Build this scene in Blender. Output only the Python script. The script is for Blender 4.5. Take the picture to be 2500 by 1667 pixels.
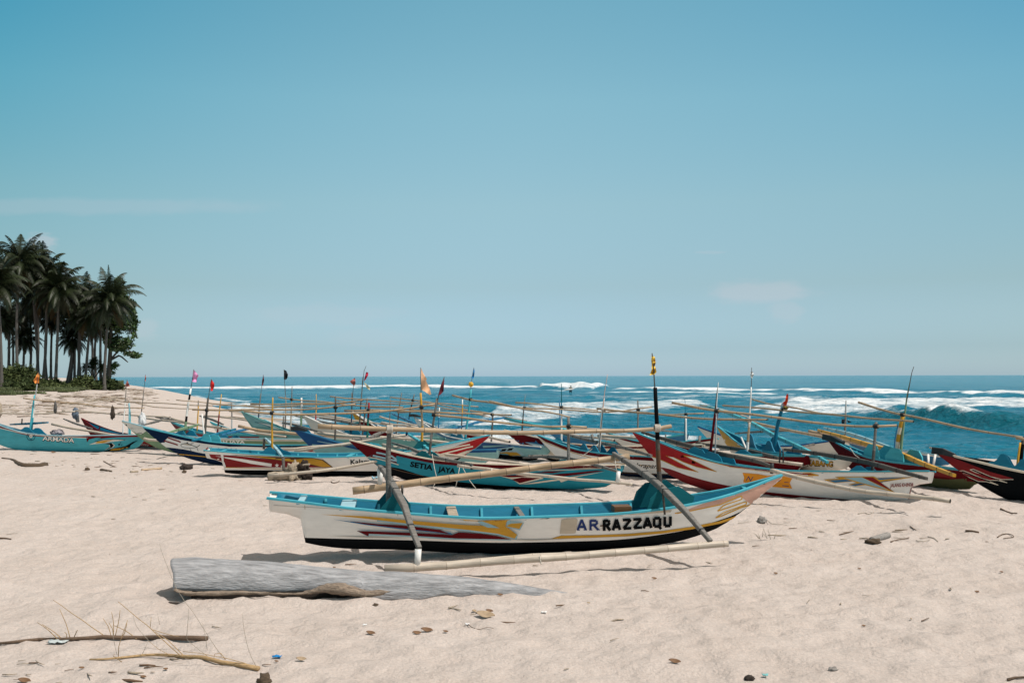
import bpy, bmesh, math, random
import numpy as np
from mathutils import Vector, Matrix, Euler, Quaternion
from mathutils.geometry import tessellate_polygon
from mathutils.bvhtree import BVHTree
from mathutils import noise as mnoise

random.seed(7)
for o in list(bpy.data.objects): bpy.data.objects.remove(o)
S = bpy.context.scene
COL = S.collection
R = math.radians

# ------------------------------------------------------------ camera
F = 2430.0                       # focal length in photo pixels (35 mm on a 36 mm, 2500 px wide frame)
EYE = Vector((0, 0, 2.0))
CAMROT = Euler((math.pi/2 + math.atan(84.5/F), 0, 0)).to_matrix() @ Matrix.Rotation(-0.0022, 3, 'Z')
cam = bpy.data.objects.new('camera', bpy.data.cameras.new('camera'))
COL.objects.link(cam)
cam.location = EYE
cam.rotation_euler = CAMROT.to_euler()
cam.data.sensor_width = 36
cam.data.lens = 36*F/2500
cam.data.clip_start = 0.1
cam.data.clip_end = 40000
S.camera = cam

# ------------------------------------------------------------ sun, sky, exposure
SUN = Vector((0.50, -0.26, 1.0)).normalized()
sd = bpy.data.lights.new('sun', 'SUN'); sd.energy = 4.15; sd.angle = R(0.53); sd.color = (1.0, 0.955, 0.90)
so = bpy.data.objects.new('sun', sd); COL.objects.link(so)
so.location = (0, 0, 60); so.rotation_euler = SUN.to_track_quat('Z', 'Y').to_euler()

W = bpy.data.worlds.new('World'); S.world = W; W.use_nodes = True
nt = W.node_tree; nt.nodes.clear()
def N(t, typ, **kw):
    n = t.nodes.new(typ)
    for k, v in kw.items():
        if k.startswith('i_'):
            key = k[2:]; key = int(key) if key.isdigit() else key.replace('_', ' ')
            n.inputs[key].default_value = v
        else: setattr(n, k, v)
    return n
def L(t, a, b): t.links.new(a, b)
sky = N(nt, 'ShaderNodeTexSky', sky_type='NISHITA', sun_disc=False)
sky.sun_elevation = math.asin(SUN.z); sky.sun_rotation = math.atan2(SUN.x, SUN.y)
sky.air_density = 1.0; sky.dust_density = 0.5; sky.ozone_density = 1.0; sky.altitude = 0
tc = N(nt, 'ShaderNodeTexCoord')
sep = N(nt, 'ShaderNodeSeparateXYZ'); L(nt, tc.outputs['Generated'], sep.inputs[0])
# sky tint by height: teal in view, unseen top warmed to fill shadows
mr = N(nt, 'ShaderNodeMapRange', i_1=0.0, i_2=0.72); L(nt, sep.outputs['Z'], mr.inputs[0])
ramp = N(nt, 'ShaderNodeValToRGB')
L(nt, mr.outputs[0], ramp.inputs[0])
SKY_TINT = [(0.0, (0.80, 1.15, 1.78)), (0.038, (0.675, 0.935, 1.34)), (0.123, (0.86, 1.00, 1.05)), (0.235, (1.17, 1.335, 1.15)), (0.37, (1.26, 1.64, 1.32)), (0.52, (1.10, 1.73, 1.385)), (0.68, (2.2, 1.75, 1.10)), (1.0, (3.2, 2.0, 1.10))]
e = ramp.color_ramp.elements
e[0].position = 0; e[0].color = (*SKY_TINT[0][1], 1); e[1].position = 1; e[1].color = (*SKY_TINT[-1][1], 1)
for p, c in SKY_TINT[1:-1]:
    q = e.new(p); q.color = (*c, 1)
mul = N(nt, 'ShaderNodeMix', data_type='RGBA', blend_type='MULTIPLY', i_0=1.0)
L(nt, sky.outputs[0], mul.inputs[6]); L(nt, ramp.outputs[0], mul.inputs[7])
# the sky deepens to either side of the picture centre and away from the sun
def vmix(fac, a, b):
    m = N(nt, 'ShaderNodeMix', data_type='RGBA'); L(nt, fac, m.inputs[0])
    for k, c_ in ((6, a), (7, b)):
        if isinstance(c_, tuple): m.inputs[k].default_value = (*c_, 1)
        else: L(nt, c_, m.inputs[k])
    return m.outputs[2]
ax_ = N(nt, 'ShaderNodeMath', operation='ABSOLUTE'); L(nt, sep.outputs['X'], ax_.inputs[0])
au = N(nt, 'ShaderNodeMapRange', i_1=0.0, i_2=0.46); L(nt, ax_.outputs[0], au.inputs[0])
a2 = N(nt, 'ShaderNodeMath', operation='POWER', i_1=1.7); L(nt, au.outputs[0], a2.inputs[0])
rt = N(nt, 'ShaderNodeMath', operation='GREATER_THAN', i_1=0.0); L(nt, sep.outputs['X'], rt.inputs[0])
ht = N(nt, 'ShaderNodeMapRange', i_1=0.06, i_2=0.34); L(nt, sep.outputs['Z'], ht.inputs[0])
hf = N(nt, 'ShaderNodeMapRange', i_1=0.42, i_2=0.62); L(nt, sep.outputs['Z'], hf.inputs[0])
left_c = vmix(ht.outputs[0], (0.85, 0.83, 0.76), (0.31, 0.75, 0.85)); right_c = vmix(ht.outputs[0], (0.98, 0.96, 0.915), (0.56, 0.78, 0.88))
side_c = vmix(rt.outputs[0], left_c, right_c)
side_c = vmix(a2.outputs[0], (1.0, 1.0, 1.0), side_c); side_c = vmix(hf.outputs[0], side_c, (1.0, 1.0, 1.0))
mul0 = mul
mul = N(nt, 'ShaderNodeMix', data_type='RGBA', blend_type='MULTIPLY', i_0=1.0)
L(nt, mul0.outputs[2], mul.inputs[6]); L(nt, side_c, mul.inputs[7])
# faint clouds: noise inside a few soft windows of azimuth / elevation
dx = N(nt, 'ShaderNodeMath', operation='DIVIDE'); L(nt, sep.outputs['X'], dx.inputs[0]); L(nt, sep.outputs['Y'], dx.inputs[1])
dz = N(nt, 'ShaderNodeMath', operation='DIVIDE'); L(nt, sep.outputs['Z'], dz.inputs[0]); L(nt, sep.outputs['Y'], dz.inputs[1])
comb = N(nt, 'ShaderNodeCombineXYZ'); L(nt, dx.outputs[0], comb.inputs[0]); L(nt, dz.outputs[0], comb.inputs[2])
def cloud_window(cx, cz, rx, rz, amp, sharp):
    mp = N(nt, 'ShaderNodeMapping')
    mp.inputs['Location'].default_value = (-cx/rx, 0, -cz/rz); mp.inputs['Scale'].default_value = (1/rx, 1, 1/rz)
    L(nt, comb.outputs[0], mp.inputs[0])
    ln = N(nt, 'ShaderNodeVectorMath', operation='LENGTH'); L(nt, mp.outputs[0], ln.inputs[0])
    nz = N(nt, 'ShaderNodeTexNoise', i_Scale=sharp, i_Detail=6.0, i_Roughness=0.6)
    m2 = N(nt, 'ShaderNodeMapping'); m2.inputs['Scale'].default_value = (1, 1, 2.6)
    L(nt, comb.outputs[0], m2.inputs[0]); L(nt, m2.outputs[0], nz.inputs['Vector'])
    a = N(nt, 'ShaderNodeMath', operation='MULTIPLY_ADD', i_1=1.5); a.inputs[2].default_value = -0.75
    L(nt, nz.outputs[0], a.inputs[0])
    b = N(nt, 'ShaderNodeMath', operation='SUBTRACT'); L(nt, ln.outputs['Value'], b.inputs[0]); L(nt, a.outputs[0], b.inputs[1])
    c = N(nt, 'ShaderNodeMapRange', interpolation_type='SMOOTHSTEP', i_1=1.15, i_2=0.45, i_3=0.0, i_4=amp); L(nt, b.outputs[0], c.inputs[0])
    return c.outputs[0]
wins = [cloud_window(0.252, 0.084, 0.050, 0.014, 0.34, 26), cloud_window(0.275, 0.064, 0.020, 0.012, 0.20, 40),
        cloud_window(-0.475, 0.135, 0.016, 0.012, 0.42, 60), cloud_window(-0.37, 0.048, 0.016, 0.012, 0.20, 60), cloud_window(-0.452, 0.10, 0.014, 0.008, 0.35, 60),
        cloud_window(-0.42, 0.172, 0.20, 0.010, 0.16, 12), cloud_window(-0.19, 0.062, 0.09, 0.012, 0.12, 22), cloud_window(-0.14, 0.038, 0.05, 0.012, 0.10, 22),
        cloud_window(0.20, 0.124, 0.018, 0.002, 0.15, 50)]
acc = wins[0]
for w_ in wins[1:]:
    m = N(nt, 'ShaderNodeMath', operation='MAXIMUM'); L(nt, acc, m.inputs[0]); L(nt, w_, m.inputs[1]); acc = m.outputs[0]
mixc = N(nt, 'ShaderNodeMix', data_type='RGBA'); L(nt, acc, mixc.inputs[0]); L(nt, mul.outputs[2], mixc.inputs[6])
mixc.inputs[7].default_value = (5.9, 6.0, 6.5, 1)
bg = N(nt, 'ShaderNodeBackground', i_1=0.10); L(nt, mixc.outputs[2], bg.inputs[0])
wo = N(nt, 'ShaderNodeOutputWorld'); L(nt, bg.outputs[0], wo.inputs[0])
S.view_settings.view_transform = 'Standard'; S.view_settings.look = 'None'
S.view_settings.exposure = 0.0; S.view_settings.gamma = 1.0
S.render.engine = 'CYCLES'
S.cycles.max_bounces = 6; S.cycles.diffuse_bounces = 3; S.cycles.glossy_bounces = 3
S.render.resolution_x = 1024; S.render.resolution_y = 682

# ------------------------------------------------------------ photo rays
def ray(px, py):
    d = CAMROT @ Vector(((px-1250)/F, (833.5-py)/F, -1.0))
    return d
def P(px, py, depth):
    d = ray(px, py); return EYE + d*(depth/d.y)
def G(px, py, z=0.0):
    d = ray(px, py); return EYE + d*((z-EYE.z)/d.z)
def proj(p):
    v = CAMROT.transposed() @ (Vector(p)-EYE)
    return (1250 - v.x/v.z*F, 833.5 + v.y/v.z*F)

# ------------------------------------------------------------ materials
MATS = {}
def srgb(c): return tuple((x/255/12.92 if x/255 <= 0.04045 else ((x/255+0.055)/1.055)**2.4) for x in c)
def mat(name, color, rough=0.5, var=0.18, scale=6.0, bump=0.15, kind='paint', spec=0.4):
    if name in MATS: return MATS[name]
    m = bpy.data.materials.new(name); m.use_nodes = True; t = m.node_tree
    b = t.nodes['Principled BSDF']; b.inputs['Roughness'].default_value = rough
    b.inputs['Specular IOR Level'].default_value = spec
    c = N(t, 'ShaderNodeTexCoord')
    mp = N(t, 'ShaderNodeMapping'); L(t, c.outputs['Object'], mp.inputs[0])
    mp.inputs['Scale'].default_value = {'paint': (0.5, 1, 2.2), 'wood': (1, 6, 6), 'bamboo': (1, 8, 8), 'cloth': (1, 1, 1), 'leaf': (1, 1, 1)}[kind]
    nz = N(t, 'ShaderNodeTexNoise', i_Scale=scale, i_Detail=8.0, i_Roughness=0.65); L(t, mp.outputs[0], nz.inputs['Vector'])
    rp = N(t, 'ShaderNodeMapRange', i_1=0.3, i_2=0.7, i_3=1-var, i_4=1+var); L(t, nz.outputs[0], rp.inputs[0])
    sc = N(t, 'ShaderNodeVectorMath', operation='SCALE'); sc.inputs[0].default_value = color
    L(t, rp.outputs[0], sc.inputs['Scale'])
    out = sc.outputs[0]
    if kind in ('paint', 'wood'):
        # worn flecks and grime
        n2 = N(t, 'ShaderNodeTexNoise', i_Scale=scale*5, i_Detail=5.0, i_Roughness=0.7); L(t, mp.outputs[0], n2.inputs['Vector'])
        r2 = N(t, 'ShaderNodeMapRange', i_1=0.63, i_2=0.72, i_3=0.0, i_4=(0.24 if max(color) > .3 else 0.03)); L(t, n2.outputs[0], r2.inputs[0])
        mx = N(t, 'ShaderNodeMix', data_type='RGBA'); L(t, r2.outputs[0], mx.inputs[0]); L(t, out, mx.inputs[6])
        mx.inputs[7].default_value = (0.26, 0.22, 0.18, 1)
        out = mx.outputs[2]
    L(t, out, b.inputs['Base Color'])
    if bump:
        bp = N(t, 'ShaderNodeBump', i_Strength=bump, i_Distance=0.02)
        n3 = N(t, 'ShaderNodeTexNoise', i_Scale=scale*3, i_Detail=4.0); L(t, mp.outputs[0], n3.inputs['Vector'])
        L(t, n3.outputs[0], bp.inputs['Height']); L(t, bp.outputs[0], b.inputs['Normal'])
    MATS[name] = m
    return m
PAL = {
 'white': (0.80, 0.765, 0.715), 'offwhite': (0.70, 0.65, 0.57), 'grey': (0.36, 0.38, 0.38), 'cream': (0.70, 0.60, 0.47),
 'pink': (0.58, 0.34, 0.26), 'blue_in': (0.008, 0.15, 0.24), 'teal_rim': (0.06, 0.34, 0.42), 'deep_teal': (0.008, 0.10, 0.12),
 'sky_teal': (0.06, 0.36, 0.42), 'setia': (0.012, 0.23, 0.30), 'paleteal': (0.22, 0.42, 0.42), 'seafoam': (0.13, 0.32, 0.30),
 'navy': (0.006, 0.018, 0.05), 'royal': (0.008, 0.07, 0.20), 'midblue': (0.03, 0.16, 0.30), 'black': (0.004, 0.005, 0.006), 'seam': (0.42, 0.38, 0.33), 'stain': (0.50, 0.42, 0.32),
 'maroon': (0.11, 0.006, 0.009), 'red': (0.36, 0.012, 0.014), 'darkred': (0.20, 0.008, 0.010), 'gold': (0.56, 0.29, 0.03),
 'orange': (0.75, 0.28, 0.02), 'green': (0.17, 0.26, 0.15), 'darkgreen': (0.012, 0.12, 0.09), 'olive': (0.08, 0.09, 0.035),
 'brown': (0.10, 0.05, 0.025), 'tan': (0.48, 0.41, 0.32), 'lightblue': (0.28, 0.45, 0.50), 'letterblue': (0.01, 0.03, 0.14)}
def pm(n):
    dk = n in ('black', 'navy', 'maroon', 'deep_teal')
    return mat('paint_'+n, PAL[n], rough=0.8 if dk else 0.5, var=0.08 if n in ('white', 'offwhite') else 0.16, scale=5, bump=0.12, spec=0.06 if dk else 0.2)
M_BAMBOO = mat('bamboo_golden', (0.37, 0.265, 0.165), 0.42, 0.35, 3, 0.1, 'bamboo')
M_BAMPALE = mat('bamboo_weathered', (0.45, 0.385, 0.31), 0.5, 0.30, 3, 0.12, 'bamboo')
M_NODE = mat('bamboo_node', (0.16, 0.11, 0.07), 0.6, 0.2, 20, 0, 'bamboo')
M_NODEP = mat('bamboo_node_pale', (0.33, 0.27, 0.21), 0.6, 0.2, 20, 0, 'bamboo')
M_WOOD = mat('weathered_wood', (0.16, 0.15, 0.135), 0.75, 0.40, 8, 0.5, 'wood')
M_WOODD = mat('dark_wood', (0.075, 0.065, 0.055), 0.7, 0.40, 8, 0.4, 'wood')
M_DRIFT = mat('driftwood', (0.34, 0.28, 0.21), 0.85, 0.5, 8, 0.6, 'wood')
M_PVC = mat('pvc_white', (0.72, 0.70, 0.66), 0.4, 0.12, 4, 0.05, 'paint')
M_ROPE = mat('dark_rubber', (0.012, 0.016, 0.018), 0.6, 0.3, 30, 0.2, 'cloth')
M_LINE = mat('pale_rope', (0.52, 0.47, 0.40), 0.8, 0.3, 40, 0.2, 'cloth')
M_DARK = mat('hollow_dark', (0.02, 0.015, 0.01), 0.9, 0.2, 5, 0, 'cloth')

# ------------------------------------------------------------ object helpers
def link(name, me, parent=None, mats=None):
    o = bpy.data.objects.new(name, me); COL.objects.link(o)
    if parent is not None: o.parent = parent
    if mats:
        for m in (mats if isinstance(mats, (list, tuple)) else [mats]): me.materials.append(m)
    return o
def tag(o, label=None, cat=None, group=None, kind=None):
    if label: o['label'] = label
    if cat: o['category'] = cat
    if group: o['group'] = group
    if kind: o['kind'] = kind
    return o
def thing(name, loc, label, cat, group=None):
    o = bpy.data.objects.new(name, None); COL.objects.link(o); o.location = loc; o.empty_display_size = 0.3
    return tag(o, label, cat, group)
def bm_obj(name, bm, mats, parent=None, smooth=True):
    me = bpy.data.meshes.new(name)
    bm.normal_update()
    bm.to_mesh(me); bm.free()
    if smooth:
        me.polygons.foreach_set('use_smooth', [True]*len(me.polygons))
    return link(name, me, parent, mats)
def np_mesh(name, verts, faces, smooth=True):
    me = bpy.data.meshes.new(name)
    verts = np.asarray(verts, dtype=np.float32); faces = np.asarray(faces, dtype=np.int32)
    me.vertices.add(len(verts)); me.vertices.foreach_set('co', verts.ravel())
    k = faces.shape[1]
    me.loops.add(faces.size); me.loops.foreach_set('vertex_index', faces.ravel())
    me.polygons.add(len(faces)); me.polygons.foreach_set('loop_start', np.arange(0, faces.size, k, dtype=np.int32))
    me.polygons.foreach_set('loop_total', np.full(len(faces), k, dtype=np.int32))
    if smooth: me.polygons.foreach_set('use_smooth', np.ones(len(faces), dtype=bool))
    me.update(calc_edges=True); me.validate()
    return me
def tube(bm, pts, radii, seg=8, mi=0, cap=True, capmi=None, ringmi=None):
    """sweep a round section along pts; ringmi maps segment index -> material"""
    pts = [Vector(p) for p in pts]; n = len(pts); rings = []
    prev = None
    for i, p in enumerate(pts):
        d = (pts[min(i+1, n-1)] - pts[max(i-1, 0)])
        if d.length < 1e-9: d = Vector((0, 0, 1))
        d.normalize()
        if prev is None:
            a = Vector((0, 0, 1)) if abs(d.z) < 0.9 else Vector((1, 0, 0))
            x = d.cross(a).normalized()
        else:
            x = (prev - d*prev.dot(d)).normalized()
        prev = x; y = d.cross(x)
        r = radii[i] if isinstance(radii, (list, tuple)) else radii
        rings.append([bm.verts.new(p + (x*math.cos(t) + y*math.sin(t))*r) for t in [2*math.pi*k/seg for k in range(seg)]])
    for i in range(n-1):
        m = ringmi.get(i, mi) if ringmi else mi
        for k in range(seg):
            f = bm.faces.new((rings[i][k], rings[i][(k+1) % seg], rings[i+1][(k+1) % seg], rings[i+1][k])); f.material_index = m
    if cap:
        cm = mi if capmi is None else capmi
        f = bm.faces.new(rings[0][::-1]); f.material_index = cm
        f = bm.faces.new(rings[-1]); f.material_index = cm
def smooth_path(pts, step=0.25):
    """Catmull-Rom through pts, resampled"""
    pts = [Vector(p) for p in pts]
    if len(pts) == 2:
        n = max(2, int((pts[1]-pts[0]).length/step)+1)
        return [pts[0].lerp(pts[1], i/(n-1)) for i in range(n)]
    ext = [pts[0]*2-pts[1]] + pts + [pts[-1]*2-pts[-2]]
    out = []
    for i in range(1, len(ext)-2):
        a, b, c, d = ext[i-1:i+3]
        k = max(1, int((c-b).length/step))
        for j in range(k):
            t = j/k
            out.append(0.5*((2*b) + (c-a)*t + (2*a-5*b+4*c-d)*t*t + (3*b-3*c+d-a)*t**3))
    out.append(pts[-1]); return out
def bamboo(name, pts, r0, r1, parent, pale=False, seg=10):
    """a bamboo pole with swollen dark nodes; mild sag along the path"""
    path = smooth_path(pts, 0.12)
    acc = [0]
    for a, b in zip(path, path[1:]): acc.append(acc[-1]+(b-a).length)
    tot = acc[-1]
    def at(s):
        s = max(0, min(tot, s))
        for i in range(len(acc)-1):
            if acc[i+1] >= s:
                k = (s-acc[i])/max(1e-9, acc[i+1]-acc[i]); return path[i].lerp(path[i+1], k)
        return path[-1]
    rs, ps, ring = [], [], {}
    s = 0; rnd = random.Random(int(tot*1000)+int(r0*1e4)); seglen = rnd.uniform(0.28, 0.42)
    marks = []
    x = rnd.uniform(0.08, 0.3)
    while x < tot-0.05:
        marks.append(x); x += seglen*rnd.uniform(0.8, 1.25)
    prof = [(0, 1.0, False)]
    for m in marks:
        prof += [(m-0.018, 1.0, False), (m-0.005, 1.06, True), (m+0.005, 1.05, False), (m+0.02, 0.99, False)]
    prof.append((tot, 1.0, False))
    wob = Vector((0, 0, 0)); 
    for i, (sv, k, dark) in enumerate(prof):
        t = sv/tot
        ps.append(at(sv) + Vector((0, mnoise.noise(Vector((t*3, r0*90, tot)))*0.02, mnoise.noise(Vector((t*4, tot, r0*70)))*0.03)))
        rs.append((r0+(r1-r0)*t)*k)
        if dark: ring[i] = 1
    bm = bmesh.new()
    tube(bm, ps, rs, seg, 0, True, 2, ring)
    return bm_obj(name, bm, [M_BAMPALE if pale else M_BAMBOO, M_NODEP if pale else M_NODE, M_DARK], parent)
def beam(bm, pts, w, h, mi=0, up=Vector((0, 0, 1))):
    """square timber along pts"""
    pts = [Vector(p) for p in pts]; n = len(pts); rings = []
    for i, p in enumerate(pts):
        d = (pts[min(i+1, n-1)]-pts[max(i-1, 0)]).normalized()
        x = d.cross(up).normalized(); y = x.cross(d)
        ww = w[i] if isinstance(w, (list, tuple)) else w; hh = h[i] if isinstance(h, (list, tuple)) else h
        c = 0.78
        rings.append([bm.verts.new(p+x*ww/2*a+y*hh/2*b) for a, b in ((-1, -c), (-c, -1), (c, -1), (1, -c), (1, c), (c, 1), (-c, 1), (-1, c))])
    for i in range(n-1):
        for k in range(8):
            f = bm.faces.new((rings[i][k], rings[i][(k+1) % 8], rings[i+1][(k+1) % 8], rings[i+1][k])); f.material_index = mi
    bm.faces.new(rings[0][::-1]).material_index = mi; bm.faces.new(rings[-1]).material_index = mi
def box(bm, c, sx, sy, sz, mi=0, rot=None):
    r = bmesh.ops.create_cube(bm, size=1)
    M = Matrix.Translation(c) @ ((rot or Matrix.Identity(3)).to_4x4()) @ Matrix.Diagonal((sx, sy, sz, 1))
    bmesh.ops.transform(bm, matrix=M, verts=r['verts'])
    for f in {f for v in r['verts'] for f in v.link_faces}: f.material_index = mi
def pchip(pts):
    xs = np.array([p[0] for p in pts], float); ys = np.array([p[1] for p in pts], float)
    h = np.diff(xs); d = np.diff(ys)/h; m = np.zeros(len(xs))
    for i in range(1, len(xs)-1):
        if d[i-1]*d[i] > 0:
            w1 = 2*h[i]+h[i-1]; w2 = h[i]+2*h[i-1]; m[i] = (w1+w2)/(w1/d[i-1]+w2/d[i])
    m[0] = d[0]; m[-1] = d[-1]
    def f(x):
        x = min(max(x, xs[0]), xs[-1]); i = min(max(int(np.searchsorted(xs, x))-1, 0), len(h)-1)
        t = (x-xs[i])/h[i]
        return float((2*t**3-3*t*t+1)*ys[i]+(t**3-2*t*t+t)*h[i]*m[i]+(-2*t**3+3*t*t)*ys[i+1]+(t**3-t*t)*h[i]*m[i+1])
    return f
def sstep(x): x = np.clip(x, 0, 1); return x*x*(3-2*x)
# value noise in numpy
_rng = np.random.RandomState(3); _T = _rng.rand(256, 256).astype(np.float32)
def vnoise(x, y):
    xi = np.floor(x).astype(int); yi = np.floor(y).astype(int); fx = x-xi; fy = y-yi
    fx = fx*fx*(3-2*fx); fy = fy*fy*(3-2*fy)
    a = _T[xi & 255, yi & 255]; b = _T[(xi+1) & 255, yi & 255]; c = _T[xi & 255, (yi+1) & 255]; d = _T[(xi+1) & 255, (yi+1) & 255]
    return (a*(1-fx)+b*fx)*(1-fy)+(c*(1-fx)+d*fx)*fy - 0.5
SEA = -1.2
# ------------------------------------------------------------ beach
SHORE = [(-600, 1400), (-300, 700), (-122, 311), (-75, 210), (-56, 165), (-34, 123), (-21, 82), (-10, 60), (0, 48), (10, 40), (20, 34.5), (34, 31), (60, 27), (200, 10)]
def shore_dist(x, y):
    x = np.asarray(x, float); y = np.asarray(y, float)
    best = np.full(x.shape, 1e9)
    for (ax, ay), (bx, by) in zip(SHORE, SHORE[1:]):
        vx, vy = bx-ax, by-ay; l2 = vx*vx+vy*vy
        t = np.clip(((x-ax)*vx+(y-ay)*vy)/l2, 0, 1)
        best = np.minimum(best, np.hypot(x-ax-t*vx, y-ay-t*vy))
    sy = np.interp(x, [p[0] for p in SHORE], [p[1] for p in SHORE])
    return np.where(y < sy, best, -best)
def terrain(x, y, fine=True):
    x = np.asarray(x, float); y = np.asarray(y, float)
    D = shore_dist(x, y)
    z = SEA + 1.2*np.clip(D/13.0, -3, 1)
    z = np.where(D > 0, SEA+1.2*sstep(np.clip(D/15.0, 0, 1))**0.8, SEA+D*0.07)
    z += 0.95*sstep((y-34)/45)*sstep((-x-6)/16)*sstep(D/11)
    z += 0.5*sstep((y-60)/50)*sstep((-x-40)/20)*sstep(D/16)
    z += 0.10*vnoise(x*0.16+3, y*0.16)*sstep(D/10)
    if fine:
        k = sstep(D/6)
        near = 1/(1+(np.maximum(y, 0)/26)**2)
        z = z + k*(0.035*vnoise(x*0.8, y*0.8+9) + near*(0.026*vnoise(x*2.3+7, y*2.6) + 0.050*vnoise(x*4.6, y*5.6+4) + 0.040*vnoise(x*8.3, y*9.7) + 0.012*vnoise(x*19, y*20)))
    return z
def tz(x, y): return float(terrain(np.array([x]), np.array([y]))[0])
def sand_pt(px, py):
    """where the photo ray meets the sand"""
    d = ray(px, py); d = d/d.y; lo, hi = 3.0, 400.0
    for n, f in ((160, False), (24, True), (12, True)):
        ys_ = np.geomspace(lo, hi, n); g = terrain(d.x*ys_, ys_, f); under = EYE.z+d.z*ys_ < g
        if n == 160 and not under.any(): return EYE+d*150
        i = int(np.argmax(under)) if under.any() else n-1
        lo, hi = (ys_[max(i-1, 0)], ys_[i])
        if n == 160: lo, hi = lo*.985, hi*1.015
    return EYE+d*((lo+hi)/2)
def build_ground():
    xs = np.concatenate([-np.geomspace(1500, 24, 60), np.arange(-23.5, -8.2, 0.12), np.arange(-8.2, 9.5, 0.05), np.arange(9.5, 24, 0.12), np.geomspace(24, 1500, 50)])
    ys = np.concatenate([np.array([-200, -60, -20, -8, 0, 2, 4]), np.arange(5.0, 14, 0.045), np.arange(14, 24, 0.08), np.arange(24, 50, 0.2), np.geomspace(50, 900, 110)])
    X, Y = np.meshgrid(xs, ys)
    Z = terrain(X, Y)
    # heaped sand lips in front of the keels
    for (cx, cy, rx, ry, h) in ((6.6, 15.5, 1.2, 0.35, 0.10), (8.0, 15.0, 1.6, 0.35, 0.05), (0.3, 11.25, 2.4, 0.28, 0.04), (-1.2, 8.92, 1.6, 0.10, 0.03)):
        Z = Z + h*np.exp(-((X-cx)/rx)**2-((Y-cy)/ry)**2)
    nx, ny = len(xs), len(ys)
    V = np.stack([X.ravel(), Y.ravel(), Z.ravel()], 1)
    i = np.arange(nx*ny).reshape(ny, nx)
    Fc = np.stack([i[:-1, :-1].ravel(), i[:-1, 1:].ravel(), i[1:, 1:].ravel(), i[1:, :-1].ravel()], 1)
    me = np_mesh('sand', V, Fc)
    m = bpy.data.materials.new('sand'); m.use_nodes = True; t = m.node_tree; b = t.nodes['Principled BSDF']
    b.inputs['Roughness'].default_value = 0.95; b.inputs['Specular IOR Level'].default_value = 0.15
    c = N(t, 'ShaderNodeTexCoord')
    n1 = N(t, 'ShaderNodeTexNoise', i_Scale=0.9, i_Detail=8.0, i_Roughness=0.62); L(t, c.outputs['Object'], n1.inputs['Vector'])
    n2 = N(t, 'ShaderNodeTexNoise', i_Scale=55.0, i_Detail=5.0, i_Roughness=0.75); L(t, c.outputs['Object'], n2.inputs['Vector'])
    cr = N(t, 'ShaderNodeValToRGB'); el = cr.color_ramp.elements
    el[0].position = 0.32; el[0].color = (0.468, 0.402, 0.356, 1); el[1].position = 0.66; el[1].color = (0.510, 0.446, 0.402, 1)
    L(t, n1.outputs[0], cr.inputs[0])
    mr_ = N(t, 'ShaderNodeMapRange', i_1=0.28, i_2=0.72, i_3=0.80, i_4=1.14); L(t, n2.outputs[0], mr_.inputs[0])
    sc = N(t, 'ShaderNodeVectorMath', operation='SCALE'); L(t, cr.outputs[0], sc.inputs[0]); L(t, mr_.outputs[0], sc.inputs['Scale'])
    # scattered specks of bark and shell
    vo = N(t, 'ShaderNodeTexVoronoi', i_Scale=3.1); L(t, c.outputs['Object'], vo.inputs['Vector'])
    n5 = N(t, 'ShaderNodeTexNoise', i_Scale=30.0, i_Detail=3.0); L(t, c.outputs['Object'], n5.inputs['Vector'])
    ad = N(t, 'ShaderNodeMath', operation='MULTIPLY_ADD', i_1=0.06); L(t, n5.outputs[0], ad.inputs[0]); L(t, vo.outputs['Distance'], ad.inputs[2])
    sp = N(t, 'ShaderNodeMapRange', i_1=0.052, i_2=0.064, i_3=1.0, i_4=0.0); L(t, ad.outputs[0], sp.inputs[0])
    hs = N(t, 'ShaderNodeMath', operation='GREATER_THAN', i_1=0.55); 
    sx = N(t, 'ShaderNodeSeparateColor'); L(t, vo.outputs['Color'], sx.inputs[0]); L(t, sx.outputs[0], hs.inputs[0])
    mm = N(t, 'ShaderNodeMath', operation='MULTIPLY'); L(t, sp.outputs[0], mm.inputs[0]); L(t, hs.outputs[0], mm.inputs[1])
    mx = N(t, 'ShaderNodeMix', data_type='RGBA'); L(t, mm.outputs[0], mx.inputs[0]); L(t, sc.outputs[0], mx.inputs[6]); mx.inputs[7].default_value = (0.16, 0.11, 0.07, 1)
    # wet sand close to the water line
    sepz = N(t, 'ShaderNodeSeparateXYZ'); L(t, c.outputs['Object'], sepz.inputs[0])
    wt = N(t, 'ShaderNodeMapRange', i_1=-0.98, i_2=-1.12, i_3=0.0, i_4=1.0); L(t, sepz.outputs['Z'], wt.inputs[0])
    wx = N(t, 'ShaderNodeMix', data_type='RGBA'); L(t, wt.outputs[0], wx.inputs[0]); L(t, mx.outputs[2], wx.inputs[6]); wx.inputs[7].default_value = (0.30, 0.25, 0.20, 1)
    L(t, wx.outputs[2], b.inputs['Base Color'])
    n3 = N(t, 'ShaderNodeTexNoise', i_Scale=7.0, i_Detail=9.0, i_Roughness=0.62); L(t, c.outputs['Object'], n3.inputs['Vector'])
    bp = N(t, 'ShaderNodeBump', i_Strength=0.8, i_Distance=0.07); L(t, n3.outputs[0], bp.inputs['Height'])
    n4 = N(t, 'ShaderNodeTexNoise', i_Scale=120.0, i_Detail=4.0, i_Roughness=0.7); L(t, c.outputs['Object'], n4.inputs['Vector'])
    b2 = N(t, 'ShaderNodeBump', i_Strength=0.35, i_Distance=0.004); L(t, n4.outputs[0], b2.inputs['Height']); L(t, bp.outputs[0], b2.inputs['Normal'])
    L(t, b2.outputs[0], b.inputs['Normal'])
    o = link('sand_beach', me, None, m); tag(o, 'pale sand beach with soft dimples and scattered bits', 'beach', kind='structure')
build_ground()

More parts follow.
